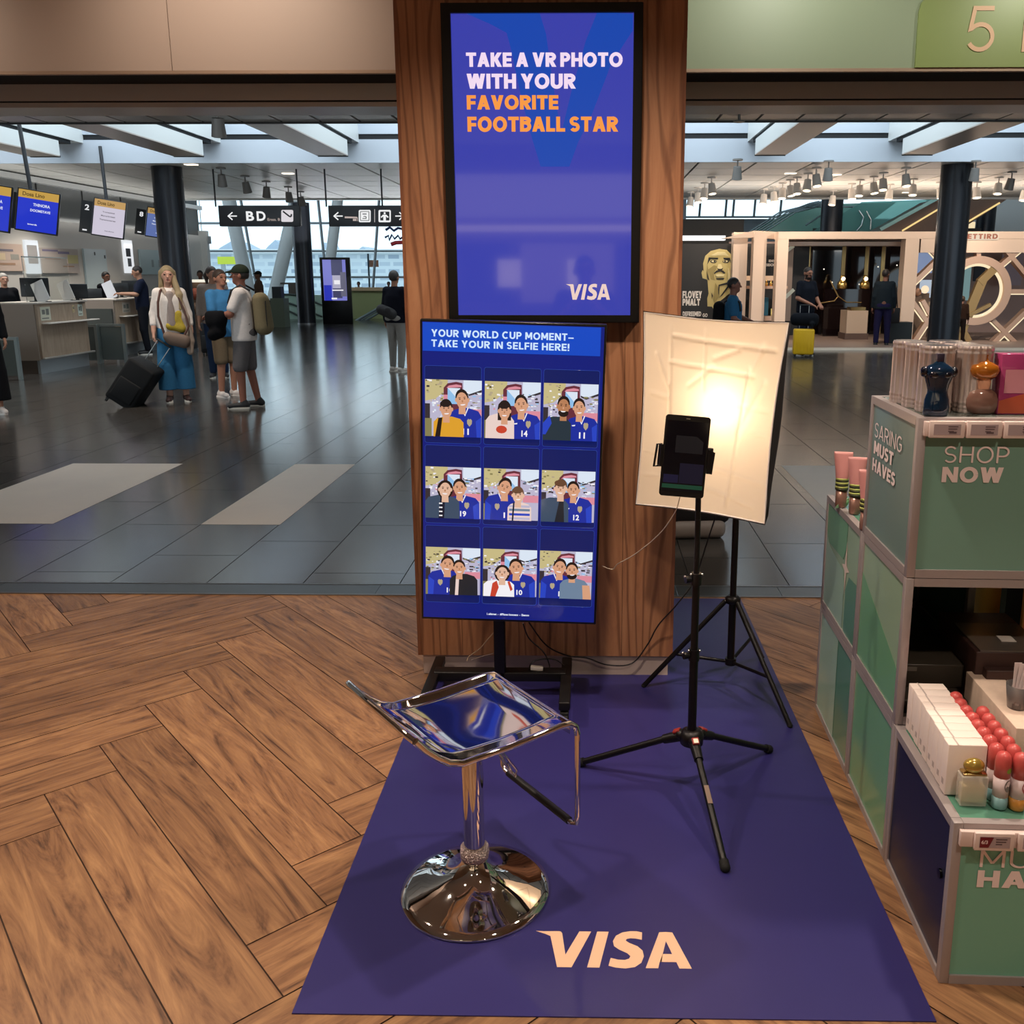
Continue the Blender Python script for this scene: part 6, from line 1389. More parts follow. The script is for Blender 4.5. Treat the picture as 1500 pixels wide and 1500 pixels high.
# ---- hanging check-in monitors
def hang_monitor(label, px, py, Yc, w, h, face, head, digit, pole_px, lines):
    q = at(px, py, Yc); t = thing('hanging_monitor', label, 'monitor', q, math.radians(16))
    M = Matrix.Rotation(math.radians(9), 4, 'Y') @ Matrix.Rotation(math.radians(-6), 4, 'X')
    b = MB(); b.box(-w/2-.02, w/2+.02, 0, .06, -h/2-.02, h/2+.02, 0, bevel=.006, M=M); b.build('casing', paint('#101012', .35), t)
    b = MB(); b.box(-w/2, w/2, -.004, 0, -h/2, h/2-.2*h, 0, M=M); b.build('display_panel', glow(face, .95), t)
    b = MB(); b.box(-w/2, w/2, -.004, 0, h/2-.2*h, h/2, 0, M=M); b.build('header_bar', glow(head, .9), t)
    tx = glow('#dfe4f4' if face != '#cfc8d8' else '#77737c', .95)
    MW = wmat(t) @ M; U_ = MW.to_3x3() @ Vector((1, 0, 0)); V_ = MW.to_3x3() @ Vector((0, 0, 1))
    letters('lettering', [('Dosa Lino' , MW @ Vector((-w*.40, -.005, h*.35)), U_, V_, w*.55, h*.10, {'bold': .03, 'd': .001})], glow('#6d5523', .8), t)
    letters('lettering', [(s_, MW @ Vector((x_*w, -.005, z_*h)), U_, V_, w_*w, h_*h, {'bold': .03, 'd': .001}) for s_, x_, z_, w_, h_ in lines], tx, t)
    b = MB(); b.box(-w/2-.24, -w/2-.03, .02, .07, -h/2+.0, h/2-.10*h, 0, M=M); np_ = b.build('number_panel', paint('#0c0c0e', .35), t)
    v, f = text_mesh(digit, M @ Vector((-w/2-.17, .019, h*.14)), M.to_3x3() @ Vector((1, 0, 0)), M.to_3x3() @ Vector((0, 0, 1)), .08, .11, bold=.03)
    b = MB(); b.add(v, f); b.box(-w/2-.18, -w/2-.10, .016, .019, -h*.44, -h*.40, 0, M=M); b.build('number', glow('#e8e8ea', .9), t)
    pt = at(pole_px, 237, Yc+.15); b = MB(); b.cyl(Vector((pt.x, Yc+.12, HZ+.3)), q+Vector((.0-(q.x-pt.x)*.55, .08, h*.4)), .032, n=12); b.build('pole', paint('#3a3c40', .4), t, True)
    return t
BL = [('THINORA', -.12, .12, .42, .075), ('DOOMSTAVE', -.18, -.02, .50, .065), ('ismartik', -.22, -.36, .24, .04)]
WHT = [('Tromasistet', -.22, .14, .40, .04), ('Muronivrsaat', -.26, .03, .46, .045), ('Thamamonnersee', -.30, -.08, .52, .045), ('hamfonn', -.1, -.38, .3, .03)]
hang_monitor('hanging blue check-in monitor with a gold header, second from the left', 55, 310, 15.6, .60, .66, '#2436c8', '#c9a04a', '2', 36, BL)
hang_monitor('hanging check-in monitor showing a white page under a gold header', 159.5, 320, 18.6, .56, .70, '#cfc8d8', '#c79f62', '2', 150, WHT)
hang_monitor('hanging check-in monitor half hidden behind the round column', 233, 327, 21.6, .52, .64, '#5d6fa8', '#b9955a', '8', 229, WHT)
hang_monitor('hanging blue check-in monitor cut by the left picture edge', -14, 303, 14.2, .52, .66, '#2436c8', '#c9a04a', '1', -24, BL)

# ---- hanging direction signs
SG = paint('#26262a', .4); WL = glow('#f2f2f2', .95)
def hsign(label, px0, py0, px1, py1, Ys, rods):
    a = at(px0, py1, Ys); c = at(px1, py1, Ys); e = at(px0, py0, Ys)
    t = thing('direction_sign', label, 'sign', ((a.x+c.x)/2, Ys, a.z)); b = MB(); b.box(a.x, c.x, Ys, Ys+.14, a.z, e.z, 0, bevel=.01); b.build('panel', SG, t, True)
    for px in rods:
        u_ = at(px, py0, Ys+.07); b = MB(); b.cyl((u_.x, Ys+.07, e.z-.02), (u_.x, Ys+.07, HZ+.25), .018, n=8); b.build('rod', paint('#2a2b2e', .4), t, True)
    return t
YG = 19.9
def sp_(px, py): q = at(px, py, YG-.004); return (q.x, q.z)
def shapes(name, polys, m, t, lift=.002): 
    b = MB()
    for k_, pl in enumerate(polys): b.prism(pl, (0, YG-.001-lift, 0), (1, 0, 0), (0, 0, 1), .002)
    return b.build(name, m, t, True)
def stroke(pts, w):          # thick polyline as quads in pixel space
    out = []
    for (x0, y0), (x1, y1) in zip(pts, pts[1:]):
        dx, dy = x1-x0, y1-y0; l_ = math.hypot(dx, dy); nx, ny = -dy/l_*w/2, dx/l_*w/2
        out.append([sp_(x0+nx, y0+ny), sp_(x1+nx, y1+ny), sp_(x1-nx, y1-ny), sp_(x0-nx, y0-ny)])
    return out
def stext(t, s_, px0, py0, px1, py1, m, bold=.02, Yt=YG-.003):
    a = at(px0, py1, Yt); c = at(px1, py0, Yt); return letters('lettering', [(s_, a, (1, 0, 0), (0, 0, 1), c.x-a.x, c.z-a.z, {'bold': bold, 'd': .001})], m, t)
t = hsign('black hanging sign with arrow and letters B D and an escalator symbol', 321.5, 301, 440, 331.5, YG, (316, 437))
shapes('arrow', stroke([(347, 316.5), (334, 316.5)], 1.7)+stroke([(340.5, 311), (333.8, 316.9)], 1.7)+stroke([(340.5, 322), (333.8, 316.1)], 1.7), WL, t)
stext(t, 'B', 361, 309.5, 371.5, 323.5, WL, .03); stext(t, 'D', 376.5, 309.5, 388.5, 323.5, WL, .03); stext(t, 'Ersss. B', 392, 319.5, 410, 323.5, glow('#b7a59c', .8))
pc_ = shapes('pictogram', [[sp_(x, y) for x, y in rrect(412, 429.5, 307.5, 325, 2)]], glow('#dcd6da', .95), t)
shapes('pictogram_lines', stroke([(414.5, 309.5), (424, 317), (426.5, 317.5), (427, 313.5)], 2.2), paint('#26262a', .4), t, .005)
t = hsign('black hanging sign with shop and lift symbols beside the pillar', 482, 301, 597, 331.5, YG, (478, 560))
shapes('arrow', stroke([(502, 316.5), (489, 316.5)], 1.7)+stroke([(495.5, 311), (488.8, 316.9)], 1.7)+stroke([(495.5, 322), (488.8, 316.1)], 1.7), WL, t)
shapes('arrow', stroke([(579, 316.5), (591, 316.5)], 1.7)+stroke([(585, 311), (591.4, 316.9)], 1.7)+stroke([(585, 322), (591.4, 316.1)], 1.7), WL, t)
shapes('underline', [[sp_(505, 317), sp_(523, 317.6), sp_(523, 319.8), sp_(505, 319.6)], [sp_(517, 320.5), sp_(522, 320.5), sp_(522, 323.6), sp_(517, 323.6)], [sp_(523, 318.5), sp_(524, 318.5), sp_(524, 324), sp_(523, 324)]], glow('#cbb8b0', .8), t)
shapes('pictogram', [[sp_(x, y) for x, y in rrect(525.5, 543, 307.5, 325.5, 2)]], WL, t)
shapes('pictogram_lines', stroke([(528, 310), (540.5, 310), (540.5, 323), (528, 323), (528, 310)], .9)+stroke([(531, 313.5), (537, 313.5)], 1.2)+stroke([(532.5, 317), (536, 317), (536.5, 320), (531, 320)], 1.1), paint('#26262a', .4), t, .005)
shapes('divider', stroke([(548.8, 306.5), (548.8, 325.5)], .9), glow('#cfc8c6', .8), t)
shapes('pictogram', [[sp_(x, y) for x, y in rrect(554.5, 572.5, 307.5, 325.5, 2)]], WL, t)
shapes('pictogram_ground', [[sp_(x, y) for x, y in rrect(557, 570.5, 310, 323, 1)]], paint('#26262a', .4), t, .005)
shapes('pictogram_figure', [[sp_(x, y) for x, y in ell(563.5, 312.3, 1.5, 1.6, 10)], [sp_(561, 314.5), sp_(566, 314.5), sp_(569.5, 318), sp_(568, 319.2), sp_(565.4, 317), sp_(565.4, 323), sp_(561.6, 323), sp_(561.6, 317), sp_(559, 319.2), sp_(557.6, 318)]], WL, t, .008)

# ---- glass front of the hall, far left, and what stands outside
M_GLASS = mat('window_glass', '#eef6f8', .02, trans=1.0, ior=1.05, spec=.3); M_MUL = mat('mullion', '#8f979b', .4, .4)
YW = 40.0
def window(nm, px0, px1, z0_, z1_, Yw, hz_, vx):
    a = at(px0, 400, Yw).x; c = at(px1, 400, Yw).x; o = MB(); o.box(a, c, Yw, Yw+.02, z0_, z1_, 0); w = struct(o.build(nm, M_GLASS)); 
    b = MB()
    for z_ in hz_: b.box(a, c, Yw-.08, Yw+.06, z_-.045, z_+.045, 0)
    for x0_, x1_ in vx: b.tube([(x0_, Yw-.05, z0_), (x1_, Yw-.05, z1_)], .06, 6)
    struct(b.build('window_frame', M_MUL, w)); return w
zz = lambda py: at(450, py, YW).z
window('window_1', 235, 640, .05, 7.3, YW, [.1, zz(406), zz(368), zz(327), 7.2], [(at(p0, 470, YW).x, at(p0+d_x, 220, YW).x) for p0, d_x in ((300, -24), (384, -46), (484, -26), (545, 18), (620, 20))])
YW2 = 46.0
window('window_2', 985, 1160, at(1070, 318, YW2).z, 7.3, YW2, [at(1070, 318, YW2).z, 7.2], [(at(p0, 318, YW2).x, at(p0+6, 290, YW2).x) for p0 in (1024, 1062, 1073, 1104, 1142)])
window('window_3', 1455, 1560, at(1480, 338, 42).z, 7.3, 42.0, [at(1480, 337, 42).z, at(1480, 318, 42).z], [])
b = MB(); b.box(-26, at(235, 400, YW).x, YW, YW+.2, 0, 7.5, 0); b.box(at(640, 400, YW).x, 26, YW2+1.5, YW2+1.7, 0, at(1070, 318, YW2).z, 0); b.box(at(640, 400, YW).x, at(985, 400, YW2).x, YW, YW2+1.5, 0, 7.5, 0)
struct(b.build('wall_far', mat('far_wall', '#8c9296', .5)))
b = MB(); b.box(-160, 160, 46.5, 320, -4.2, -4.0, 0); struct(b.build('ground', paint('#c3c5c2', .8)))
# building across the apron
fm = bpy.data.materials.new('facade'); fm.use_nodes = True; nt = fm.node_tree; bs = nt.nodes['Principled BSDF']; tc = nt.nodes.new('ShaderNodeTexCoord'); br = nt.nodes.new('ShaderNodeTexBrick')
br.inputs['Scale'].default_value = .22; br.inputs['Color1'].default_value = lin('#93a1b2')+(1,); br.inputs['Color2'].default_value = lin('#bfc9d2')+(1,); br.inputs['Mortar'].default_value = lin('#c9d2d8')+(1,); br.inputs['Mortar Size'].default_value = .06; br.offset = .35
mp = nt.nodes.new('ShaderNodeMapping'); mp.inputs['Rotation'].default_value = (math.radians(90), 0, 0); nt.links.new(tc.outputs['Object'], mp.inputs[0]); nt.links.new(mp.outputs[0], br.inputs['Vector']); nt.links.new(br.outputs[0], bs.inputs['Base Color'])
t = thing('terminal_building', 'long pale terminal building across the apron seen through the glass front', 'building', (-30, 150, -4))
b = MB(); b.box(-60, 45, 0, 20, 0, 4-(-0)+at(400, 371, 150).z, 0); b.build('facade', fm, t)
b = MB(); b.box(-61, 46, -1, 21, at(400, 371, 150).z+4, at(400, 367, 150).z+4.2, 0); b.build('roof_edge', paint('#dfe3e6', .6), t)
b = MB()
for px0, px1, pk in ((300, 352, 352), (372, 412, 350), (452, 478, 354), (500, 545, 360)):
    a = at(px0, 369, 150).x+30; c = at(px1, 369, 150).x+30; zt_ = at(400, pk, 150).z+4; zb_ = at(400, 369, 150).z+4
    b.prism([(a, zb_), (c, zb_), (c-1, zt_-1), ((a+c)/2, zt_), (a+1, zt_-1)], (0, 12, 0), (1, 0, 0), (0, 0, 1), 8)
b.build('roof_pavilion', paint('#a9b6c4', .6), t)
q0 = at(319, 387, 70); q1 = at(352, 376, 70); t = thing('billboard', 'yellow green board outside beyond the glass front', 'board', (q0.x, 70, -4)); b = MB(); b.box(0, q1.x-q0.x, 0, .3, q0.z+4, q1.z+4, 0); b.build('panel', paint('#c3cc3a', .6), t); b = MB(); b.box(.2, .5, .05, .25, 0, q0.z+4, 0); b.box(q1.x-q0.x-.5, q1.x-q0.x-.2, .05, .25, 0, q0.z+4, 0); b.build('leg', M_MUL, t)
q0 = at(541, 391, 44.5); q1 = at(554, 381, 44.5); t = thing('flag_board', 'small orange board on a pole beyond the cafe parapet', 'board', (q0.x, 44.5, 0)); b = MB(); b.box(0, q1.x-q0.x, 0, .05, q0.z, q1.z, 0); b.build('panel', paint('#d08a6a', .6), t); b = MB(); b.box(-.08, 0, 0, .06, 0, q1.z+.3, 0); b.build('pole', paint('#55606a', .5), t)
# script lettering stuck on the glass
t = thing('window_decal', 'red and dark blue script sticker on the glass front beside the pillar', 'sticker', at(580, 345, YW-.12))
b = MB(); b.tube([at(x, y, YW-.12) for x, y in ((565, 337), (571, 333), (577, 338), (583, 334), (592, 336), (600, 333))], .06, 6); b.tube([at(x, y, YW-.12) for x, y in ((564, 348), (569, 345), (570, 352), (574, 344), (578, 350), (583, 345), (586, 350), (592, 346), (600, 349))], .05, 6); b.build('script', paint('#3b3f6a', .5), t, True)
b = MB(); b.tube([at(x, y, YW-.12) for x, y in ((573, 358), (580, 355.5), (590, 355), (602, 354))], .09, 6); b.build('underline', paint('#c4353a', .5), t, True)
# ---- information totem
k0 = fl(495, 474.5); t = thing('information_totem', 'tall black freestanding digital totem showing a violet picture', 'totem', k0, math.radians(5))
zt2 = at(490, 377, k0.y).z; kw = .98
b = MB(); b.box(-kw/2, kw/2, 0, .16, 0, zt2, 0, bevel=.01); b.build('body', paint('#0b0b0e', .25), t)
zs0, zs1 = zt2*.355, zt2*.965
b = MB(); b.box(-kw/2+.09, kw/2-.14, -.004, 0, zs0, zs1, 0); b.build('display_panel', glow('#7d7fd0', .9), t)
b = MB()
for (x0_, x1_, v0, v1, c) in ((-.12, .24, .62, 1.0, 0), (-.10, .20, .30, .62, 1), (.16, .345, .1, .7, 2), (-.39, -.14, .0, .38, 3), (-.10, .20, .06, .30, 0), (-.05, .14, .40, .50, 4), (-.16, .02, .03, .07, 4), (-.12, .24, .24, .27, 4)): b.box(x0_, x1_, -.007-.0005*c, -.004, zs0+v0*(zs1-zs0), zs0+v1*(zs1-zs0), c)
b.build('poster_image', [glow('#4a4a6e', .8), glow('#b9b6cc', .85), glow('#6e6d84', .8), glow('#2b36b8', .9), glow('#f0eef4', .95)], t)
# ---- cafe parapet, counters and the escalator well
YP = 33.5
def pbox(name, label, cat, px0, px1, py0, py1, Yp, d, m, base=None):
    a = at(px0, py1, Yp); c = at(px1, py0, Yp); t = thing(name, label, cat, (a.x, Yp, a.z if base is None else base)); b = MB(); b.box(0, c.x-a.x, 0, d, 0, c.z-(a.z if base is None else base), 0); b.build('body', m, t); return t
t = pbox('cafe_parapet', 'olive glass parapet with a wooden top ledge in front of the far cafe', 'parapet', 514, 640, 425, 470, 34.5, .12, mat('olive_glass', '#8e9468', .25, coat=.3), 0)
b = MB(); a = at(513, 426, 34.4); c = at(640, 421, 34.4); b.box(a.x, c.x, 34.38, 34.75, a.z, c.z, 0); b.build('ledge', paint('#b59a78', .4), t, True)
t = pbox('glass_balustrade', 'pale green glass balustrade of the escalator well between the column and counter', 'balustrade', 412, 472, 432, 470, 34.0, .03, mat('green_glass', '#9db5a6', .15, coat=.4), 0)
b = MB()
for y0_, y1_ in ((431, 433), (444, 450), (456, 464)): b.tube([at(412, y0_, 33.97), at(425, y0_+.3, 33.97), at(440, y1_, 33.97), at(472, y1_+14, 33.97)], .035, 6)
b.build('rail', mat('rail_dark', '#4b5450', .3, .6), t, True)
for nm_, pts, Yr in (('escalator handrail rising to the right before the olive parapet', [(517, 473), (572, 441)], 33.2),):
    b = MB(); b.tube([at(x, y, Yr) for x, y in pts], .05, 8); b.tube([at(x+10, y+1.5, Yr+.2) for x, y in pts], .04, 8); b.tube([at(x+4, y+1.0, Yr+.2) for x, y in pts], .03, 8); tag(b.build('handrail', mat('rail_grey', '#8d9b9f', .3, .6)), nm_, 'handrail')
pbox('cafe_counter', 'grey-green service counter behind the man with the backpack', 'counter', 398, 415, 437, 476, 28.6, .5, paint('#6f7a6c', .4), 0)
pbox('till', 'dark till screen on the grey-green service counter', 'till', 399, 411, 420, 437, 28.7, .3, paint('#3b4046', .4))
t = pbox('cafe_counter', 'pale counter with a lit white top strip behind the left column', 'counter', 282, 322, 413, 470, 25.5, .5, paint('#7b6150', .5), 0)
b = MB(); a = at(281, 413.5, 25.4); c = at(323, 409.5, 25.4); b.box(a.x, c.x, 25.35, 26, a.z, c.z, 0); b.build('light_strip', glow('#f3eedc', 1.0), t, True)
for i_, (px, py, c_) in enumerate(((287, 431, '#7a3b2a'), (306, 432, '#9a6a4a'), (288, 452, '#5d4a3c'), (307, 453, '#8a7a64'))):
    q = at(px, py, 25.25); t = thing('wrapped_goods', ('red-brown woven basket on the front of the lit counter', 'tan woven basket beside the red-brown one on the lit counter', 'dark hamper low on the lit counter front', 'pale hamper low on the lit counter front beside the suitcase')[i_], 'basket', q); b = MB(); b.lathe([(.10, -.15), (.17, -.02), (.15, .10), (.06, .16), (0, .17)], 14); b.build('basket', paint(c_, .7, bump=.5), t)
# bar table on the far side
b = MB(); a = at(412, 410, 35.2); b.box(a.x-.05, a.x+.9, 35.2, 35.5, at(412, 416.5, 35.2).z, at(412, 414, 35.2).z, 0); b.box(a.x+.25, a.x+.55, 35.2, 35.5, 0, at(412, 416.5, 35.2).z, 0); tag(b.build('high_table', paint('#4a4038', .5)), 'dark high table beyond the second column by the window', 'table')
b = MB(); q0 = at(284, 357, 30); q1 = at(307, 346, 30); b.box(q0.x, q1.x, 30, 30.1, q0.z, q1.z, 0); b.cyl(((q0.x+q1.x)/2, 30.05, q1.z), ((q0.x+q1.x)/2, 30.05, 5.5), .012, n=8); tag(b.build('hanging_sign', paint('#8f9294', .5)), 'small grey hanging sign seen over the distant people', 'sign')

# ---- ceiling spots
SPW = mat('spot_white', '#cfcac4', .4); SPD = mat('spot_grey', '#7b7976', .4)
spots = [(1012, 297, 0), (1022, 291, 0), (1032, 285, 0), (1042, 278, 0), (1080, 255, 1), (1119, 293, 0), (1133, 290, 0), (1146, 285, 0), (1157, 281, 0), (1167, 278, 0), (1183, 273, 0), (1195, 266, 0), (1213, 257, 1), (1220, 295, 0), (1247, 286, 0), (1259, 281, 0), (1279, 277, 0), (1293, 272, 0), (1303, 287, 0), (1326, 266, 0), (1337, 280, 0), (1376, 284, 0), (1430, 284, 0), (1462, 278, 0), (1481, 271, 1), (1428, 257, 1), (1500, 288, 0), (325, 266, 1), (360, 276, 1), (391, 283, 1), (423, 290, 1), (441, 296, 1), (320, 189, 1)]
where = ['first', 'second', 'third', 'fourth', 'fifth', 'sixth', 'seventh', 'eighth', 'ninth', 'tenth', 'eleventh', 'twelfth', 'thirteenth', 'fourteenth', 'fifteenth', 'sixteenth', 'seventeenth', 'eighteenth', 'nineteenth', 'twentieth', 'twenty-first', 'twenty-second', 'twenty-third', 'twenty-fourth', 'twenty-fifth', 'twenty-sixth', 'twenty-seventh']
order = sorted(range(27), key=lambda i: spots[i][0])
protos = {}
for i, (px, py, kd) in enumerate(spots):
    d = _ray(px, py); tt_ = (3.52-EYE)/d[2]; p_ = Vector((d[0]*tt_, d[1]*tt_, HZ-.001))
    if i < 27:
        k_ = order.index(i); lb = '%s ceiling spotlight on the %s side of the hall, %s counted from the pillar' % ('grey' if kd else 'white lit', 'right', where[k_])
    else: lb = ('grey ceiling spotlight first of the row from the left column', 'grey ceiling spotlight second of the row from the left column', 'grey ceiling spotlight third of the row from the left column', 'grey ceiling spotlight fourth of the row, above the hanging B D sign', 'grey ceiling spotlight last of the row beside the second column', 'small spotlight under a roof beam high over the left column')[i-27]
    t = thing('ceiling_spotlight', lb, 'spotlight', p_, (i*37 % 60-30)/40.0, 'ceiling spotlights right of the pillar' if i < 27 else 'ceiling spotlights left of the pillar')
    if kd not in protos:
        m_ = SPD if kd else SPW; tl = 14 if kd else -12
        b = MB(); b.cyl((0, 0, -.03), (0, 0, 0), .10, n=14); b.build('ceiling_plate', m_, t)
        b = MB(); b.cyl((0, 0, -.14), (0, 0, -.03), .014, n=8); b.build('stem', m_, t)
        M = Matrix.Translation((0, 0, -.14)) @ Matrix.Rotation(math.radians(tl), 4, 'X')
        b = MB(); b.cyl(M @ Vector((0, 0, 0)), M @ Vector((0, 0, -.24)), .075, .10, n=16); h_ = b.build('head', m_, t)
        b = MB(); b.cyl(M @ Vector((0, 0, -.238)), M @ Vector((0, 0, -.246)), .08, n=16); b.build('lens', glow('#ffe9c4', 4.0) if not kd else paint('#3a3835', .3), h_)
        protos[kd] = t
    else:
        for ch in protos[kd].children: copy_tree(ch, t)
# round sprinkler plate on the soffit, slot lamps in the far ceiling
d = _ray(1083, 165); tt_ = (HZ-EYE)/d[2]; t = thing('sprinkler', 'round grey ceiling sprinkler rose on the soffit right of the pillar', 'sprinkler', (d[0]*tt_, d[1]*tt_, HZ)); b = MB(); b.cyl((0, 0, -.015), (0, 0, 0), .17, n=24); b.build('plate', SPD, t); b = MB(); b.cyl((0, 0, -.12), (0, 0, -.01), .02, n=10); b.cyl((0, 0, -.125), (0, 0, -.11), .08, n=14); b.build('nozzle', paint('#45413d', .4), t)
for (px, py, lb) in ((280, 241, 'slim lit ceiling slot lamp beside the left column top'), (422, 254, 'slim lit ceiling slot lamp over the hanging B D sign'), (1224, 256, 'slim lit ceiling slot lamp over the escalators'), (1158, 254, 'slim lit ceiling slot lamp between the spotlights right of the pillar'), (1329, 282, 'slim lit ceiling slot lamp near the right column')):
    d = _ray(px, py); tt_ = (HZ-.005-EYE)/d[2]; t = thing('slot_lamp', lb, 'lamp', (d[0]*tt_, d[1]*tt_, HZ-.005)); b = MB(); b.box(-.12, .12, -.07, .07, -.01, .004, 0); b.build('diffuser', glow('#fff0d8', 2.5), t)
# =================================================================== GOLD-FRAMED SHOP ACROSS THE HALL (right)
YF = 22.0
ROSE = mat('rose_gold_frame', '#c9a48c', .3, .45); ROSEL = glow('#ffe9c0', 1.0); CREAM = mat('cream_frame', '#d8c0ac', .4, .1)
def R_(px0, py0, px1, py1, Y): a = at(px0, py1, Y); c = at(px1, py0, Y); return a.x, c.x, a.z, c.z
def fbox(mb, px0, py0, px1, py1, Y, d, mi=0): x0_, x1_, z0_, z1_ = R_(px0, py0, px1, py1, Y); mb.box(x0_, x1_, Y, Y+d, z0_, z1_, mi)
pl0 = fl(1110, 514); py_ = fl(1200, 513).y
b = MB(); b.box(pl0.x-1.0, pl0.x+11, py_, py_+6.5, 0, .05, 0); b.box(pl0.x-1.0, pl0.x+11, py_-.03, py_, 0, .055, 1); struct(b.build('floor', [mat('platform_beige', '#9a8579', .35), mat('platform_edge', '#e0cdb8', .4)]))
ft = thing('shop_portal', 'large rose gold portal frame of the shop with lattice and round emblem', 'shop front', (at(1330, 490, YF).x, YF, .05))
b = MB(); fbox(b, 1140, 339, 1560, 350, YF, .5); b.build('lintel', CREAM, ft, True)
b = MB(); fbox(b, 1145, 354, 1328, 360, YF+.5, .3); b.build('inner_lintel', CREAM, ft, True)
for px0, px1, Yp in ((1140, 1156, YF), (1328, 1348, YF), (1105, 1124, YF+.5), (1075, 1096, YF+1.0)): b = MB(); a = at(px0, 343, Yp); c = at(px1, 343, Yp); b.box(a.x, c.x, Yp+.012, Yp+.35, .05, at(px0, 340, Yp).z, 0); b.build('post', CREAM, ft, True)
b = MB(); b.prism([(at(1052, 349, 23.3).x, at(1052, 351, 23.3).z), (at(1100, 345, 23).x, at(1100, 349, 23).z), (at(1142, 345, 22.4).x, at(1142, 350, 22.4).z), (at(1142, 345, 22.4).x, at(1142, 339, 22.4).z), (at(1100, 339, 23).x, at(1100, 339, 23).z)], (0, 22.9, 0), (1, 0, 0), (0, 0, 1), .3); b.build('corner_canopy', CREAM, ft, True)
b = MB(); fbox(b, 1348, 350, 1560, 370, YF, .2); hd_ = b.build('header_panel', CREAM, ft, True)
b = MB(); fbox(b, 1415, 341.5, 1464, 351.5, YF-.03, .03); b.build('word_plate', glow('#f2dcc0', .9), ft, True)
a = at(1417, 350, YF-.035); c = at(1462, 342.5, YF-.035); caps_obj('lettering', [(('ETTIRD', a, (1, 0, 0), (0, 0, 1), c.x-a.x, c.z-a.z), {'t': .26, 'gap': .16, 'lift': .004})], paint('#94553c', .4), ft)
# lattice bars with lit inner edges
def bar(mb, p0, p1, w, Y=YF, d=.2, mi=0):
    (x0, y0), (x1, y1) = p0, p1; dx, dy = x1-x0, y1-y0; l_ = math.hypot(dx, dy); nx, ny = -dy/l_*w/2, dx/l_*w/2
    pl = [at(x, y, Y) for x, y in ((x0+nx, y0+ny), (x1+nx, y1+ny), (x1-nx, y1-ny), (x0-nx, y0-ny))]; mb.prism([(p.x, p.z) for p in pl], (0, Y+d, 0), (1, 0, 0), (0, 0, 1), d, mi)
bars = [((1332, 421), (1376, 379)), ((1376, 379), (1356, 357)), ((1327, 428), (1363, 477)), ((1363, 465), (1340, 500)), ((1470, 361), (1512, 412)), ((1500, 361), (1464, 391)), ((1455, 469), (1492, 506)), ((1506, 454), (1456, 502)), ((1434, 361), (1434, 380)), ((1478, 427), (1520, 427)), ((1352, 440), (1384, 500))]
for i_, (p0, p1) in enumerate(bars): b = MB(); bar(b, p0, p1, 6.5, YF+.02+.004*i_); b.build('lattice_bar', ROSE, ft, True)
b = MB(); bar(b, (1340, 503), (1560, 503), 5.5); b.build('bottom_rail', ROSE, ft, True)
for i_, (p0, p1) in enumerate(bars):
    b = MB()
    l_ = math.hypot(p1[0]-p0[0], p1[1]-p0[1]); nx, ny = -(p1[1]-p0[1])/l_*4.0, (p1[0]-p0[0])/l_*4.0
    if ny < 0: nx, ny = -nx, -ny
    bar(b, (p0[0]+nx, p0[1]+ny), (p1[0]+nx, p1[1]+ny), 1.6, YF+.09+.004*i_, .1); b.build('light_line', ROSEL, ft, True)
cc = at(1430, 426, YF); Ro = (at(1480, 426, YF).x-cc.x)
n_ = 48; vs = []
for (r_, yy) in ((Ro, YF-.05), (Ro, YF+.2), (Ro-.17, YF+.2), (Ro-.17, YF-.05)): vs += [(cc.x+r_*math.cos(2*PI*k/n_), yy, cc.z+r_*math.sin(2*PI*k/n_)) for k in range(n_)]
b = MB(); b.add(vs, [(j*n_+k, j*n_+(k+1) % n_, ((j+1) % 4)*n_+(k+1) % n_, ((j+1) % 4)*n_+k) for j in range(4) for k in range(n_)], 0, False); b.build('ring', ROSE, ft, True)
b = MB(); b.tube([(cc.x+(Ro-.20)*math.cos(2*PI*k/n_), YF+.04, cc.z+(Ro-.20)*math.sin(2*PI*k/n_)) for k in range(n_)], .035, 6, closed=True); b.build('ring_light', ROSEL, ft, True)
b = MB(); bar(b, (1440, 410), (1404, 498), 13, YF-.02, .12); bar(b, (1457, 394), (1436, 414), 11, YF-.03, .12); bar(b, (1404, 470), (1420, 500), 9, YF-.04, .12); bar(b, (1420, 462), (1452, 446), 5, YF-.05, .1); b.build('emblem', mat('emblem_bronze', '#a08256', .3, .5), ft, True)
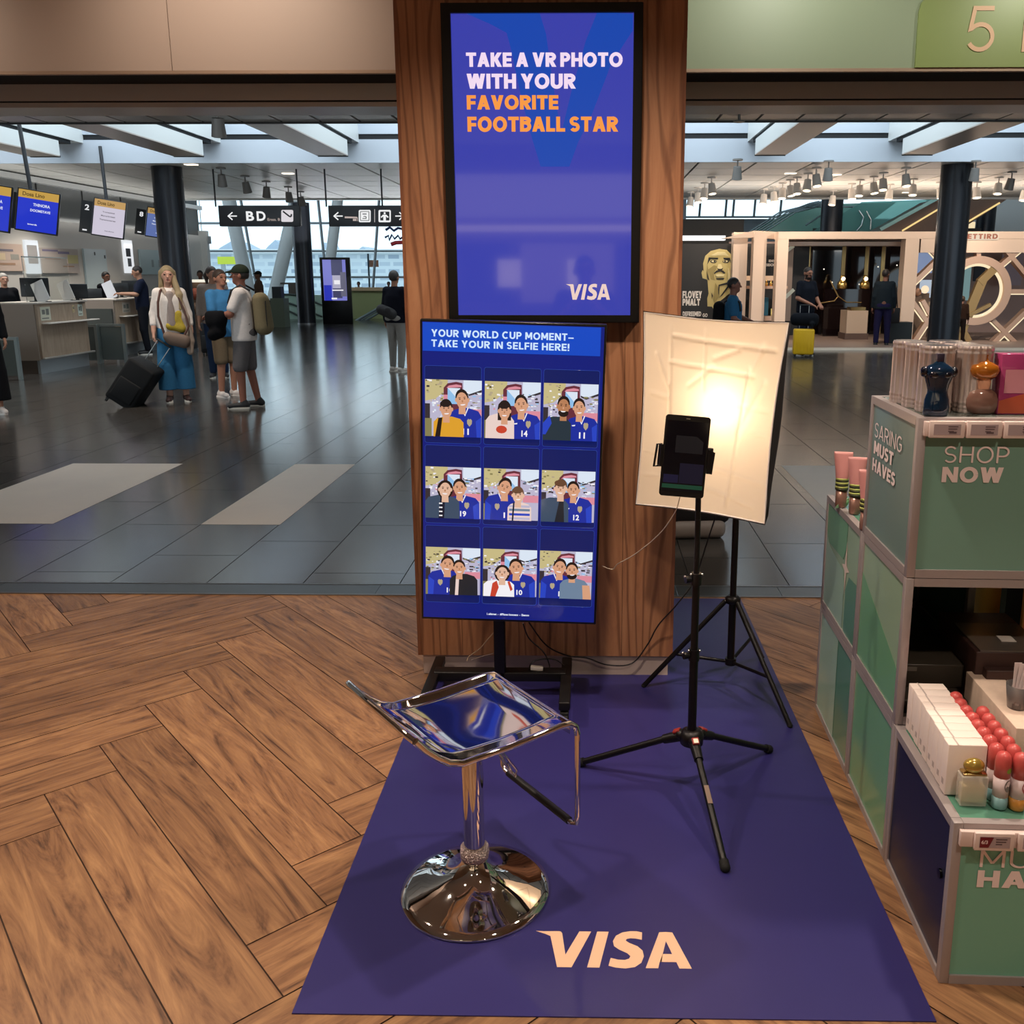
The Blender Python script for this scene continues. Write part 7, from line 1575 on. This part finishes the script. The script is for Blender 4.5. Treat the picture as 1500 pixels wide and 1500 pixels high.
# inside of the shop
b = MB(); x0_, x1_, _, _ = R_(1085, 340, 1560, 490, 25.6); b.box(x0_-.4, x1_, 25.6, 25.8, .05, 2.50, 0); b.box(x0_+.9, x1_, YF+.5, 25.8, 2.50, 2.56, 1); tag(b.build('shop_back_wall', [mat('shop_back', '#b59a92', .5), paint('#c9b9ac', .5)]), 'pinkish rear wall and roof of the gold-framed shop', 'wall', None, 'structure')
for i_, (px0, px1, lb) in enumerate(((1163, 1182, 'black glass display cabinet, leftmost in the shop behind the bearded man'), (1185, 1234, 'wide black glass display cabinet right of the bearded man'), (1241, 1268, 'black glass display cabinet left of the lit bottles'), (1274, 1292, 'narrow black glass display cabinet behind the man in green'), (1297, 1325, 'black glass display cabinet at the right end of the row'))):
    x0_, x1_, z0_, z1_ = R_(px0, 361, px1, 484, 24.6); t = thing('display_cabinet', lb, 'cabinet', (x0_, 24.6, .05)); b = MB(); b.box(0, x1_-x0_, 0, .4, 0, z1_-.05, 0); b.build('body', mat('black_glass', '#160e0f', .08, coat=.5), t); b = MB(); b.box(x1_-x0_, x1_-x0_+.10, -.02, .35, 0, z1_-.05, 0); b.build('gold_edge', mat('gold_edge', '#a98d5c', .25, .8), t)
    for s_ in range(3): b = MB(); b.sphere((random.uniform(.1, max(.15, x1_-x0_-.1)), -.016, random.uniform(.6, 1.9)), .018, 6, 4); b.build('pin_light', glow('#fff2dc', 1.5), t)
for px, py, lb in ((1233, 407, 'gold perfume bottle sculpture left of the lamp on the shop counter'), (1266, 405, 'lit gold bottle lamp on the shop counter beside the man in green')):
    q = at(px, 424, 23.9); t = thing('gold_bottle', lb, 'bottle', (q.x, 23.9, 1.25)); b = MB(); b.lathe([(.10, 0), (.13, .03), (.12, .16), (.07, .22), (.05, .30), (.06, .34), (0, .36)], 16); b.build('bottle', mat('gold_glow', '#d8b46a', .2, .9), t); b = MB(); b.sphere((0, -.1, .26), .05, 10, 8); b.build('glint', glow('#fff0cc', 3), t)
x0_, x1_, z0_, z1_ = R_(1205, 424, 1275, 488, 23.8); t = thing('glass_counter', 'dark glass counter with thin gold lines in the gold-framed shop', 'counter', (x0_, 23.8, .05)); b = MB(); b.box(0, x1_-x0_, 0, .5, 0, 1.2, 0); b.build('body', mat('black_glass', '#160e0f', .08, coat=.5), t); b = MB(); b.tube([at(x, y, 23.78) for x, y in ((1202, 444), (1222, 441), (1228, 434), (1216, 411))], .02, 5); b.tube([at(x, y, 23.78) for x, y in ((1228, 434), (1240, 443), (1262, 443))], .015, 5); b.build('gold_line', mat('gold_edge', '#a98d5c', .25, .8), t, True)
x0_, x1_, z0_, z1_ = R_(1239, 455, 1272, 491, 22.6); t = thing('till_counter', 'beige till counter with dark base standing left of the man in green', 'counter', (x0_, 22.6, .05)); b = MB(); b.box(0, x1_-x0_, 0, .6, .15, z1_-.05, 0); b.build('body', mat('till_beige', '#bda792', .45), t); b = MB(); b.box(-.03, x1_-x0_+.03, -.03, .6, 0, .15, 0); b.build('base', paint('#5d4a42', .5), t); b = MB(); b.box(.1, .9*(x1_-x0_), .05, .4, z1_-.05, z1_+.03, 0); b.build('tray', mat('gold_edge', '#a98d5c', .25, .8), t)
x0_, x1_, z0_, z1_ = R_(1316, 472, 1337, 495, 21.3); t = thing('waste_box', 'dark green-black box on the platform right of the man in green', 'box', (x0_-.2, 21.3, .05)); b = MB(); b.box(0, x1_-x0_+.2, 0, .4, 0, z1_-.05, 0); b.build('body', paint('#12191b', .4), t)
t = thing('hand_bag', 'black shopping bag with long straps hanging beside the man in green', 'bag', at(1308, 470, 21.2)); b = MB(); b.box(-.14, .14, -.06, .06, -.05, .30, 0, bevel=.03); b.build('body', paint('#131318', .6), t); b = MB(); b.tube([(-.08, 0, .28), (-.03, 0, .75), (.03, 0, .75), (.08, 0, .28)], .012, 6); b.build('strap', paint('#131318', .6), t)
for i_, (px0, py0, px1, py1, c_, lb) in enumerate(((1340, 362, 1368, 400, '#8fa0c4', 'pale blue picture panel behind the left lattice diamond'), (1347, 410, 1368, 436, '#c9d6e6', 'white lit picture panel low behind the left lattice'), (1406, 384, 1424, 440, '#7d9c9c', 'tall teal picture panel behind the round emblem'), (1426, 384, 1444, 412, '#1d1d2c', 'dark screen behind the round emblem'), (1464, 372, 1500, 418, '#a99aa6', 'mauve wall panel behind the right lattice cross'))):
    x0_, x1_, z0_, z1_ = R_(px0, py0, px1, py1, 24.9); t = thing('wall_picture', lb, 'picture', (x0_, 24.9, z0_)); b = MB(); b.box(0, x1_-x0_, 0, .06, 0, z1_-z0_, 0); b.build('panel', glow(c_, .7) if i_ < 3 else paint(c_, .4), t)
for i_, (px, py, c_, lb) in enumerate(((1355, 424, '#f0d6b4', 'round lit lamp behind the left lattice bar'), (1344, 428, '#d8a88a', 'small rosy jar behind the left lattice bar'), (1362, 447, '#c9b49c', 'pale seat back low behind the left lattice'))):
    Yd_ = 23.4+(0, -.5, .5)[i_]; q = at(px, py, Yd_); t = thing('display_item', lb, 'lamp' if i_ == 0 else 'display item', (q.x, Yd_, .05)); b = MB(); b.sphere((0, 0, q.z-.05), (.10, .08, .10), 12, 8); b.build('globe', glow(c_, 1.2) if i_ == 0 else paint(c_, .4), t); b = MB(); b.box(-.12, .12, 0, .2, 0, q.z-.14, 0); b.build('plinth', paint('#7d6a5c', .5), t)
# poster wall left of the shop, with a golden face drawn in flat shapes
YPo = 24.2
x0_, x1_, z0_, z1_ = R_(985, 357, 1090, 482, YPo)
t = thing('poster_wall', 'black poster with a big gold face and white words left of the gold-framed shop', 'poster', (x0_, YPo, .0))
b = MB(); b.box(x0_, x1_+1.7, YPo, YPo+.12, 0, z1_, 0); b.build('panel', paint('#1d1d1f', .5), t, True)
def pp(l): return [(lambda q: (q.x, q.z))(at(990+x*110/1375., 350+y*120/1500., YPo-.01)) for x, y in l]
GA, GB, GC_ = paint('#b9ab72', .5), paint('#948652', .5), paint('#d6cc9c', .5)
b = MB(); k_ = 0
def lay(poly, mi):
    global k_
    k_ += 1; b.prism(pp(poly), (0, YPo-.001-.0012*k_, 0), (1, 0, 0), (0, 0, 1), .001, mi)
lay([(575, 1090), (600, 1000), (580, 760), (560, 740), (490, 720), (470, 620), (490, 570), (510, 590), (500, 450), (540, 310), (640, 220), (800, 180), (930, 200), (1010, 280), (1050, 380), (1040, 560), (1010, 720), (1000, 880), (1060, 920), (980, 1000), (760, 1180), (720, 1330), (660, 1240), (580, 1235)], 0)
lay([(620, 240), (600, 340), (570, 470), (560, 700), (620, 760), (600, 600), (580, 480)], 1); lay([(640, 300), (760, 240), (900, 240), (980, 320), (880, 300), (700, 310)], 2)
lay([(700, 480), (760, 500), (740, 560), (690, 640), (720, 760), (640, 740), (590, 560)], 1); lay([(780, 460), (830, 460), (860, 540), (800, 550), (755, 540)], 2)
lay([(600, 340), (770, 345), (775, 375), (640, 370), (575, 470), (590, 400)], 3); lay([(865, 345), (990, 345), (1025, 480), (985, 400), (880, 375)], 3)
lay(ell(690, 412, 62, 32, 14), 3); lay(ell(695, 408, 46, 20, 14), 2); lay(ell(712, 408, 18, 18, 10), 3); lay(ell(915, 412, 60, 30, 14), 3); lay(ell(910, 408, 44, 19, 14), 2); lay(ell(900, 408, 17, 17, 10), 3)
lay([(755, 520), (775, 545), (830, 550), (865, 525), (850, 570), (770, 570)], 3); lay([(695, 630), (740, 580), (810, 565), (870, 580), (910, 625), (880, 635), (815, 592), (750, 610), (705, 640)], 3)
lay([(730, 650), (810, 640), (890, 650), (870, 690), (740, 690)], 2); lay([(730, 715), (890, 715), (870, 745), (745, 740)], 3)
lay([(780, 840), (920, 800), (980, 800), (950, 830), (800, 860), (790, 1080), (770, 950)], 3); lay([(790, 1080), (960, 840), (985, 860), (860, 1020)], 3); lay([(560, 570), (610, 760), (580, 740)], 3)
lay([(650, 980), (680, 1040), (660, 1090)], 3); lay([(955, 520), (975, 560), (1000, 780), (975, 860), (950, 700)], 2); lay([(720, 800), (770, 880), (780, 1060), (700, 1200), (690, 1050)], 1)
b.build('gold_face', [GA, GB, GC_, paint('#1d1d1f', .5)], t, True)
def ptext(s_, x0, y0, x1, y1, t_): a = at(990+x0*.08, 350+y1*.08, YPo-.004); c = at(990+x1*.08, 350+y0*.08, YPo-.004); return ((s_, a, (1, 0, 0), (0, 0, 1), c.x-a.x, c.z-a.z), {'t': t_, 'gap': .05})
caps_obj('lettering', [ptext('FLOVEY', 120, 955, 480, 1085, .26), ptext('PMALT', 120, 1095, 445, 1220, .26), ptext('DEFREEMED', 125, 1330, 465, 1415, .24), ptext('GO', 490, 1365, 580, 1430, .2)], paint('#d8d2cc', .5), t)
ptx = at(1125, 386, YPo-.004)
letters('lettering', [('EDON', at(1126, 384, YPo-.004), (1, 0, 0), (0, 0, 1), .19, .06, {'bold': .04, 'd': .001}), ('SEION', at(1122, 390, YPo-.004), (1, 0, 0), (0, 0, 1), .26, .07, {'bold': .04, 'd': .001})], paint('#d8d2cc', .5), t)
# white light cove over the poster
b = MB(); fbox(b, 985, 345, 1063, 352, YPo+.1, .3); tag(b.build('light_cove', glow('#f4f4f2', 1.3)), 'white lit cove strip above the gold face poster', 'light')
b = MB(); x0_, x1_, z0_, z1_ = R_(985, 321, 1090, 345, YPo+3.2); b.box(x0_, x1_, YPo+3.2, YPo+3.5, 0, z1_); tag(b.build('bulkhead', paint('#2a2a2a', .5)), 'dark bulkhead over the poster and its light cove', 'bulkhead')
# shelf of gold bottles behind the slats
t = thing('gold_shelf', 'backlit shelf of small gold bottles behind the cream slats', 'shelf', (at(1095, 418, 23.2).x, 23.2, 0)); b = MB(); fbox(b, 1094, 419, 1154, 423, 23.2, .3); fbox(b, 1094, 404, 1141, 411, 23.35, .1, 1); b.build('board', [ROSE, glow('#e8b890', .8)], t, True); b = MB(); fbox(b, 1108, 463, 1146, 470, 23.2, .3); b.build('lower_board', ROSE, t, True)
for i_ in range(8): q = at(1104+i_*6.6, 419, 23.2); tg = thing('gold_bottle', ('first', 'second', 'third', 'fourth', 'fifth', 'sixth', 'seventh', 'last')[i_]+' small gold bottle from the left on the backlit shelf behind the slats', 'bottle', (q.x, 23.3, q.z), 0, 'small gold bottles behind the slats'); b = MB(); b.lathe([(.038, 0), (.04, .07), (.015, .09), (.02, .10), (.02, .14), (0, .141)], 10); b.build('bottle', mat('gold_glow', '#d8b46a', .2, .9), tg)
t = thing('teal_bench', 'teal upholstered block behind the slats beside the man in the vest', 'bench', (at(1103, 450, 23.3).x, 23.3, 0)); b = MB(); fbox(b, 1100, 436, 1126, 470, 23.8, .4); b.build('body', paint('#2a6a84', .6), t, True)
t = thing('gold_tray', 'golden tray of lit goods low behind the slats', 'tray', (at(1137, 455, 23.3).x, 23.3, 0)); b = MB(); fbox(b, 1129, 452, 1150, 462, 23.7, .4); b.build('body', mat('gold_glow', '#d8b46a', .2, .9), t, True)
t = thing('side_screen', 'grey picture board with a white diagonal at the left of the shop opening', 'board', (at(1150, 450, 23.6).x, 23.6, 0)); b = MB(); fbox(b, 1146, 358, 1163, 470, 23.6, .1); b.build('panel', paint('#8f7f74', .4), t, True); b = MB(); bar(b, (1146, 440), (1163, 424), 5, 23.58, .01); bar(b, (1146, 372), (1163, 360), 5, 23.58, .01, 0); b.build('stripe', paint('#b9c4bc', .4), t, True)
# ---- escalators climbing behind the shop
TEAL = mat('escalator_glass', '#7fb0a8', .08, trans=.55, ior=1.1); TEAL2 = mat('escalator_side', '#6f9c90', .25); RAILM = mat('rail_steel', '#77868a', .25, .8)
YE = 30.5
def P2(px, py, Y): q = at(px, py, Y); return (q.x, q.z)
e1 = thing('escalator', 'escalator with teal glass sides and steel rails climbing to the right over the shop', 'escalator', at(1100, 345, YE))
b = MB(); b.prism([P2(1098, 345, YE), P2(1135, 322, YE), P2(1195, 296, YE), P2(1330, 292, YE), P2(1260, 345, YE)], (0, YE+1.2, 0), (1, 0, 0), (0, 0, 1), .06); b.build('far_glass', TEAL2, e1, True)
b = MB(); b.prism([P2(1180, 345, YE), P2(1262, 296, YE), P2(1372, 292, YE), P2(1290, 345, YE)], (0, YE, 0), (1, 0, 0), (0, 0, 1), .04); b.build('near_glass', TEAL, e1, True)
b = MB()
for o_, Yo in ((0, YE+1.1), (5, YE+1.0), (11, YE+.6), (17, YE+.5), (23, YE)): b.tube([at(x+o_, y, Yo) for x, y in ((1088, 346), (1100, 338), (1142, 311), (1170, 304), (1186, 298), (1200, 295))], .028, 6)
b.tube([at(x, y, YE+.3) for x, y in ((1180, 303), (1262, 303))], .03, 6); b.tube([at(x, y, YE+.3) for x, y in ((1180, 330), (1202, 316), (1262, 312))], .03, 6); b.build('handrail', RAILM, e1, True)
b = MB(); b.tube([at(x, y, YE-.2) for x, y in ((1255, 338), (1262, 330), (1265, 318), (1258, 308))], .03, 6); b.tube([at(x, y, YE-.2) for x, y in ((1275, 336), (1276, 322), (1269, 309))], .03, 6); b.build('newel', mat('newel_steel', '#c9d2d2', .2, .9), e1, True)
e2 = thing('escalator', 'brown underside of the escalator with a gold light line rising to the right column', 'escalator', at(1290, 340, 28.6))
b = MB(); b.prism([P2(1286, 340, 28.6), P2(1372, 292, 28.6), P2(1478, 290, 28.6), P2(1420, 328, 28.6), P2(1395, 340, 28.6)], (0, 30.0, 0), (1, 0, 0), (0, 0, 1), 1.4); b.build('underside', mat('escalator_brown', '#6a5448', .35, .2), e2, True)
b = MB(); bar(b, (1418, 325), (1465, 297), 2.2, 28.55, .04); b.build('light_line', glow('#f0cf8a', 1.1), e2, True)
b = MB(); bar(b, (1322, 338), (1374, 307), 2.2, 28.55, .04); b.build('light_line', glow('#f0cf8a', 1.1), e2, True)
b = MB(); bar(b, (1290, 336), (1374, 290), 5, 28.5, .05); b.build('glass_edge', mat('edge_teal', '#9cc4bc', .2), e2, True)
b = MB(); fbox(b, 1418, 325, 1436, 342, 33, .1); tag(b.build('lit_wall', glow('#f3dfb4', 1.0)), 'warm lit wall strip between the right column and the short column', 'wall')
# green sign on the fascia and its figure
t = thing('fascia_sign', 'green rounded sign panel with a thin peach 5 on the right fascia', 'sign', (1.6, FY, FZ+.02))
a = at(1340, 104, FY-.012); tl_ = at(1346, 20, FY-.012)
gx0 = a.x; gz0 = FZ+.013
b = MB(); b.prism([(gx0, gz0), (3.2, gz0), (3.2, 3.1), (gx0+.30, 3.1)]+[(lambda q: (q.x, q.z))(at(px, py, FY-.012)) for px, py in ((1372, -14), (1357, -4), (1350, 4), (1346, 18))], (0, FY, 0), (1, 0, 0), (0, 0, 1), .012)
b.build('panel', mat('sign_green', '#8f9f62', .4), t, True)
a = at(1415.5, 76, FY-.014); c = at(1460.5, 8.5, FY-.014)
caps_obj('lettering', [(('5', a, (1, 0, 0), (0, 0, 1), c.x-a.x, c.z-a.z), {'t': .10}), (('M', at(1496, 76, FY-.014), (1, 0, 0), (0, 0, 1), .2, c.z-a.z), {'t': .10})], paint('#e6bd98', .5), t)
# dark bag on the hall floor behind the light stand
q = fl(1027, 797); t = thing('floor_bag', 'black bag with grey rounded base on the hall floor behind the light stand', 'bag', (q.x-.02, q.y+.2, 0), .1)
b = MB(); b.box(-.17, .18, -.12, .12, .0, .12, 0, bevel=.05, seg=4); b.build('base', mat('bag_base', '#7b7068', .6), t); b = MB(); b.box(-.2, .22, -.10, .12, .08, .42, 0, bevel=.07, seg=4); b.build('body', paint('#141012', .6), t)

# =================================================================== SHOP CEILING LAMPS (real downlights) AND THE SHOP BEHIND THE CAMERA, seen in reflections
lamps = [(-2.3, 3.0, 100), (-2.0, .9, 62), (-.1, 2.1, 85), (1.5, 2.6, 78), (1.1, .4, 52), (-1.5, -2.2, 60), (1.2, -2.2, 60)]
lp = None
for i_, (x, y, pw_) in enumerate(lamps):
    l = bpy.data.lights.new('downlight_lamp', 'SPOT'); l.energy = pw_*2.3; l.color = (1.0, .82, .66); l.spot_size = math.radians(125); l.spot_blend = .6; l.shadow_soft_size = .07
    o = bpy.data.objects.new('downlight_lamp', l); COL.objects.link(o)
    t = thing('downlight', 'recessed warm ceiling downlight above the shop floor, out of the picture', 'downlight', (x, y, 3.199), 0, 'shop ceiling downlights'); o.parent = t; o.location = (0, 0, -.04)
    b = MB(); b.lathe([(.075, -.012), (.095, -.012), (.095, 0), (.075, 0)], 24); b.build('ring', paint('#d8d2c8', .4), t); b = MB(); b.cyl((0, 0, -.004), (0, 0, -.001), .074, n=24); b.build('lens', glow('#ffdca8', 3), t)
for i_, (x, y, w_, d_2, h_, c_, lb) in enumerate(((-2.6, -3.2, 1.6, .7, .95, '#8a735e', 'low wooden sales table behind the viewer, left'), (1.0, -3.4, 1.8, .7, .95, '#6d6a66', 'low grey sales table behind the viewer, right'))):
    t = thing('sales_table', lb, 'table', (x, y, 0)); b = MB(); b.box(-w_/2, w_/2, -d_2/2, d_2/2, .0, h_, 0, bevel=.01); b.build('body', paint(c_, .5), t)

for i_, x in enumerate((-3.4, -1.6, .9, 2.2)):  # unseen lamps added to brighten the fascia
    l = bpy.data.lights.new('fascia_fill_lamp', 'SPOT'); l.energy = 27 if x < 0 else 30; l.color = (1.0, .82, .66) if x < 0 else (.95, .92, .80); l.spot_size = math.radians(110); l.spot_blend = .8; l.shadow_soft_size = .05
    o = bpy.data.objects.new('fascia_fill_lamp', l); COL.objects.link(o); o.rotation_euler = (math.radians(62), 0, 0)
    t = thing('fascia_fill', 'small added fill lamp brightening the fascia over the opening, out of the picture', 'spotlight', (x, 3.55, 3.199), 0, 'added fascia fill lamps'); o.parent = t; o.location = (0, .05, -.12)
    b = MB(); b.cyl((0, 0, -.05), (0, 0, 0), .03, n=14); b.cyl((0, 0, -.08), (0, -.08, -.02), .035, n=14); b.build('body', SPD, t)
for i_, (x, y, z_, e_) in enumerate(((5.6, 23.2, 2.78, 60), (7.4, 23.4, 2.78, 60), (9.4, 23.4, 2.78, 60), (3.4, 22.9, 3.4, 45))):  # added area lamps, no fixtures, lifting the gold-framed shop
    l = bpy.data.lights.new('shop_fill_lamp', 'AREA'); l.shape = 'DISK'; l.size = .5; l.energy = e_; l.color = (1.0, .80, .62)
    o = bpy.data.objects.new('shop_fill_lamp', l); COL.objects.link(o); o.location = (x, y, z_)
for i_, (x, y, e_) in enumerate(((3.4, 19.3, 330), (5.6, 19.3, 330), (7.8, 19.3, 330), (10.0, 19.3, 330))):
    l = bpy.data.lights.new('spot_lamp', 'SPOT'); l.energy = e_; l.color = (1.0, .82, .66); l.spot_size = math.radians(75); l.spot_blend = .7; l.shadow_soft_size = .08
    o = bpy.data.objects.new('spot_lamp', l); COL.objects.link(o); o.location = (x, y, 3.5); o.rotation_euler = (math.radians(55), 0, 0)

for e_, px in ((e1, 1200), (e2, 1420)):
    b = MB(); q = at(px, 335, e_.location.y+1.3); b.box(q.x-.25, q.x+.25, e_.location.y+1.0, e_.location.y+1.5, 0, q.z, 0); b.build('support', paint('#3a3632', .5), e_, True)
# ceiling downlights over the check-in counters
for i_, (x, y) in enumerate(((-11.0, 14.6), (-10.6, 17.2), (-11.2, 20.5), (-10.4, 23.5), (-7.2, 10.8), (-4.4, 10.2))):
    l = bpy.data.lights.new('hall_fill_lamp', 'SPOT'); l.energy = 270; l.color = (1.0, .91, .80); l.spot_size = math.radians(110); l.spot_blend = .6; l.shadow_soft_size = .08
    o = bpy.data.objects.new('hall_fill_lamp', l); COL.objects.link(o); o.location = (x, y, 3.74)
# the viewer who takes the picture, seen only as a dark reflection in the big screen
person('person in dark clothes standing behind the camera, seen only mirrored in the big screen', Vector((-.05, -.55, 0)), PI, 1.74, skin='#8a6450', hair='#1a1412', hairstyle='buzz', top='#15151a', sleeve='short', bottom='#17181e', vox=.014,
   arms={'L': ((.24, -.10, 1.22), (.12, -.24, 1.36)), 'R': ((-.24, -.10, 1.22), (-.12, -.24, 1.36))})
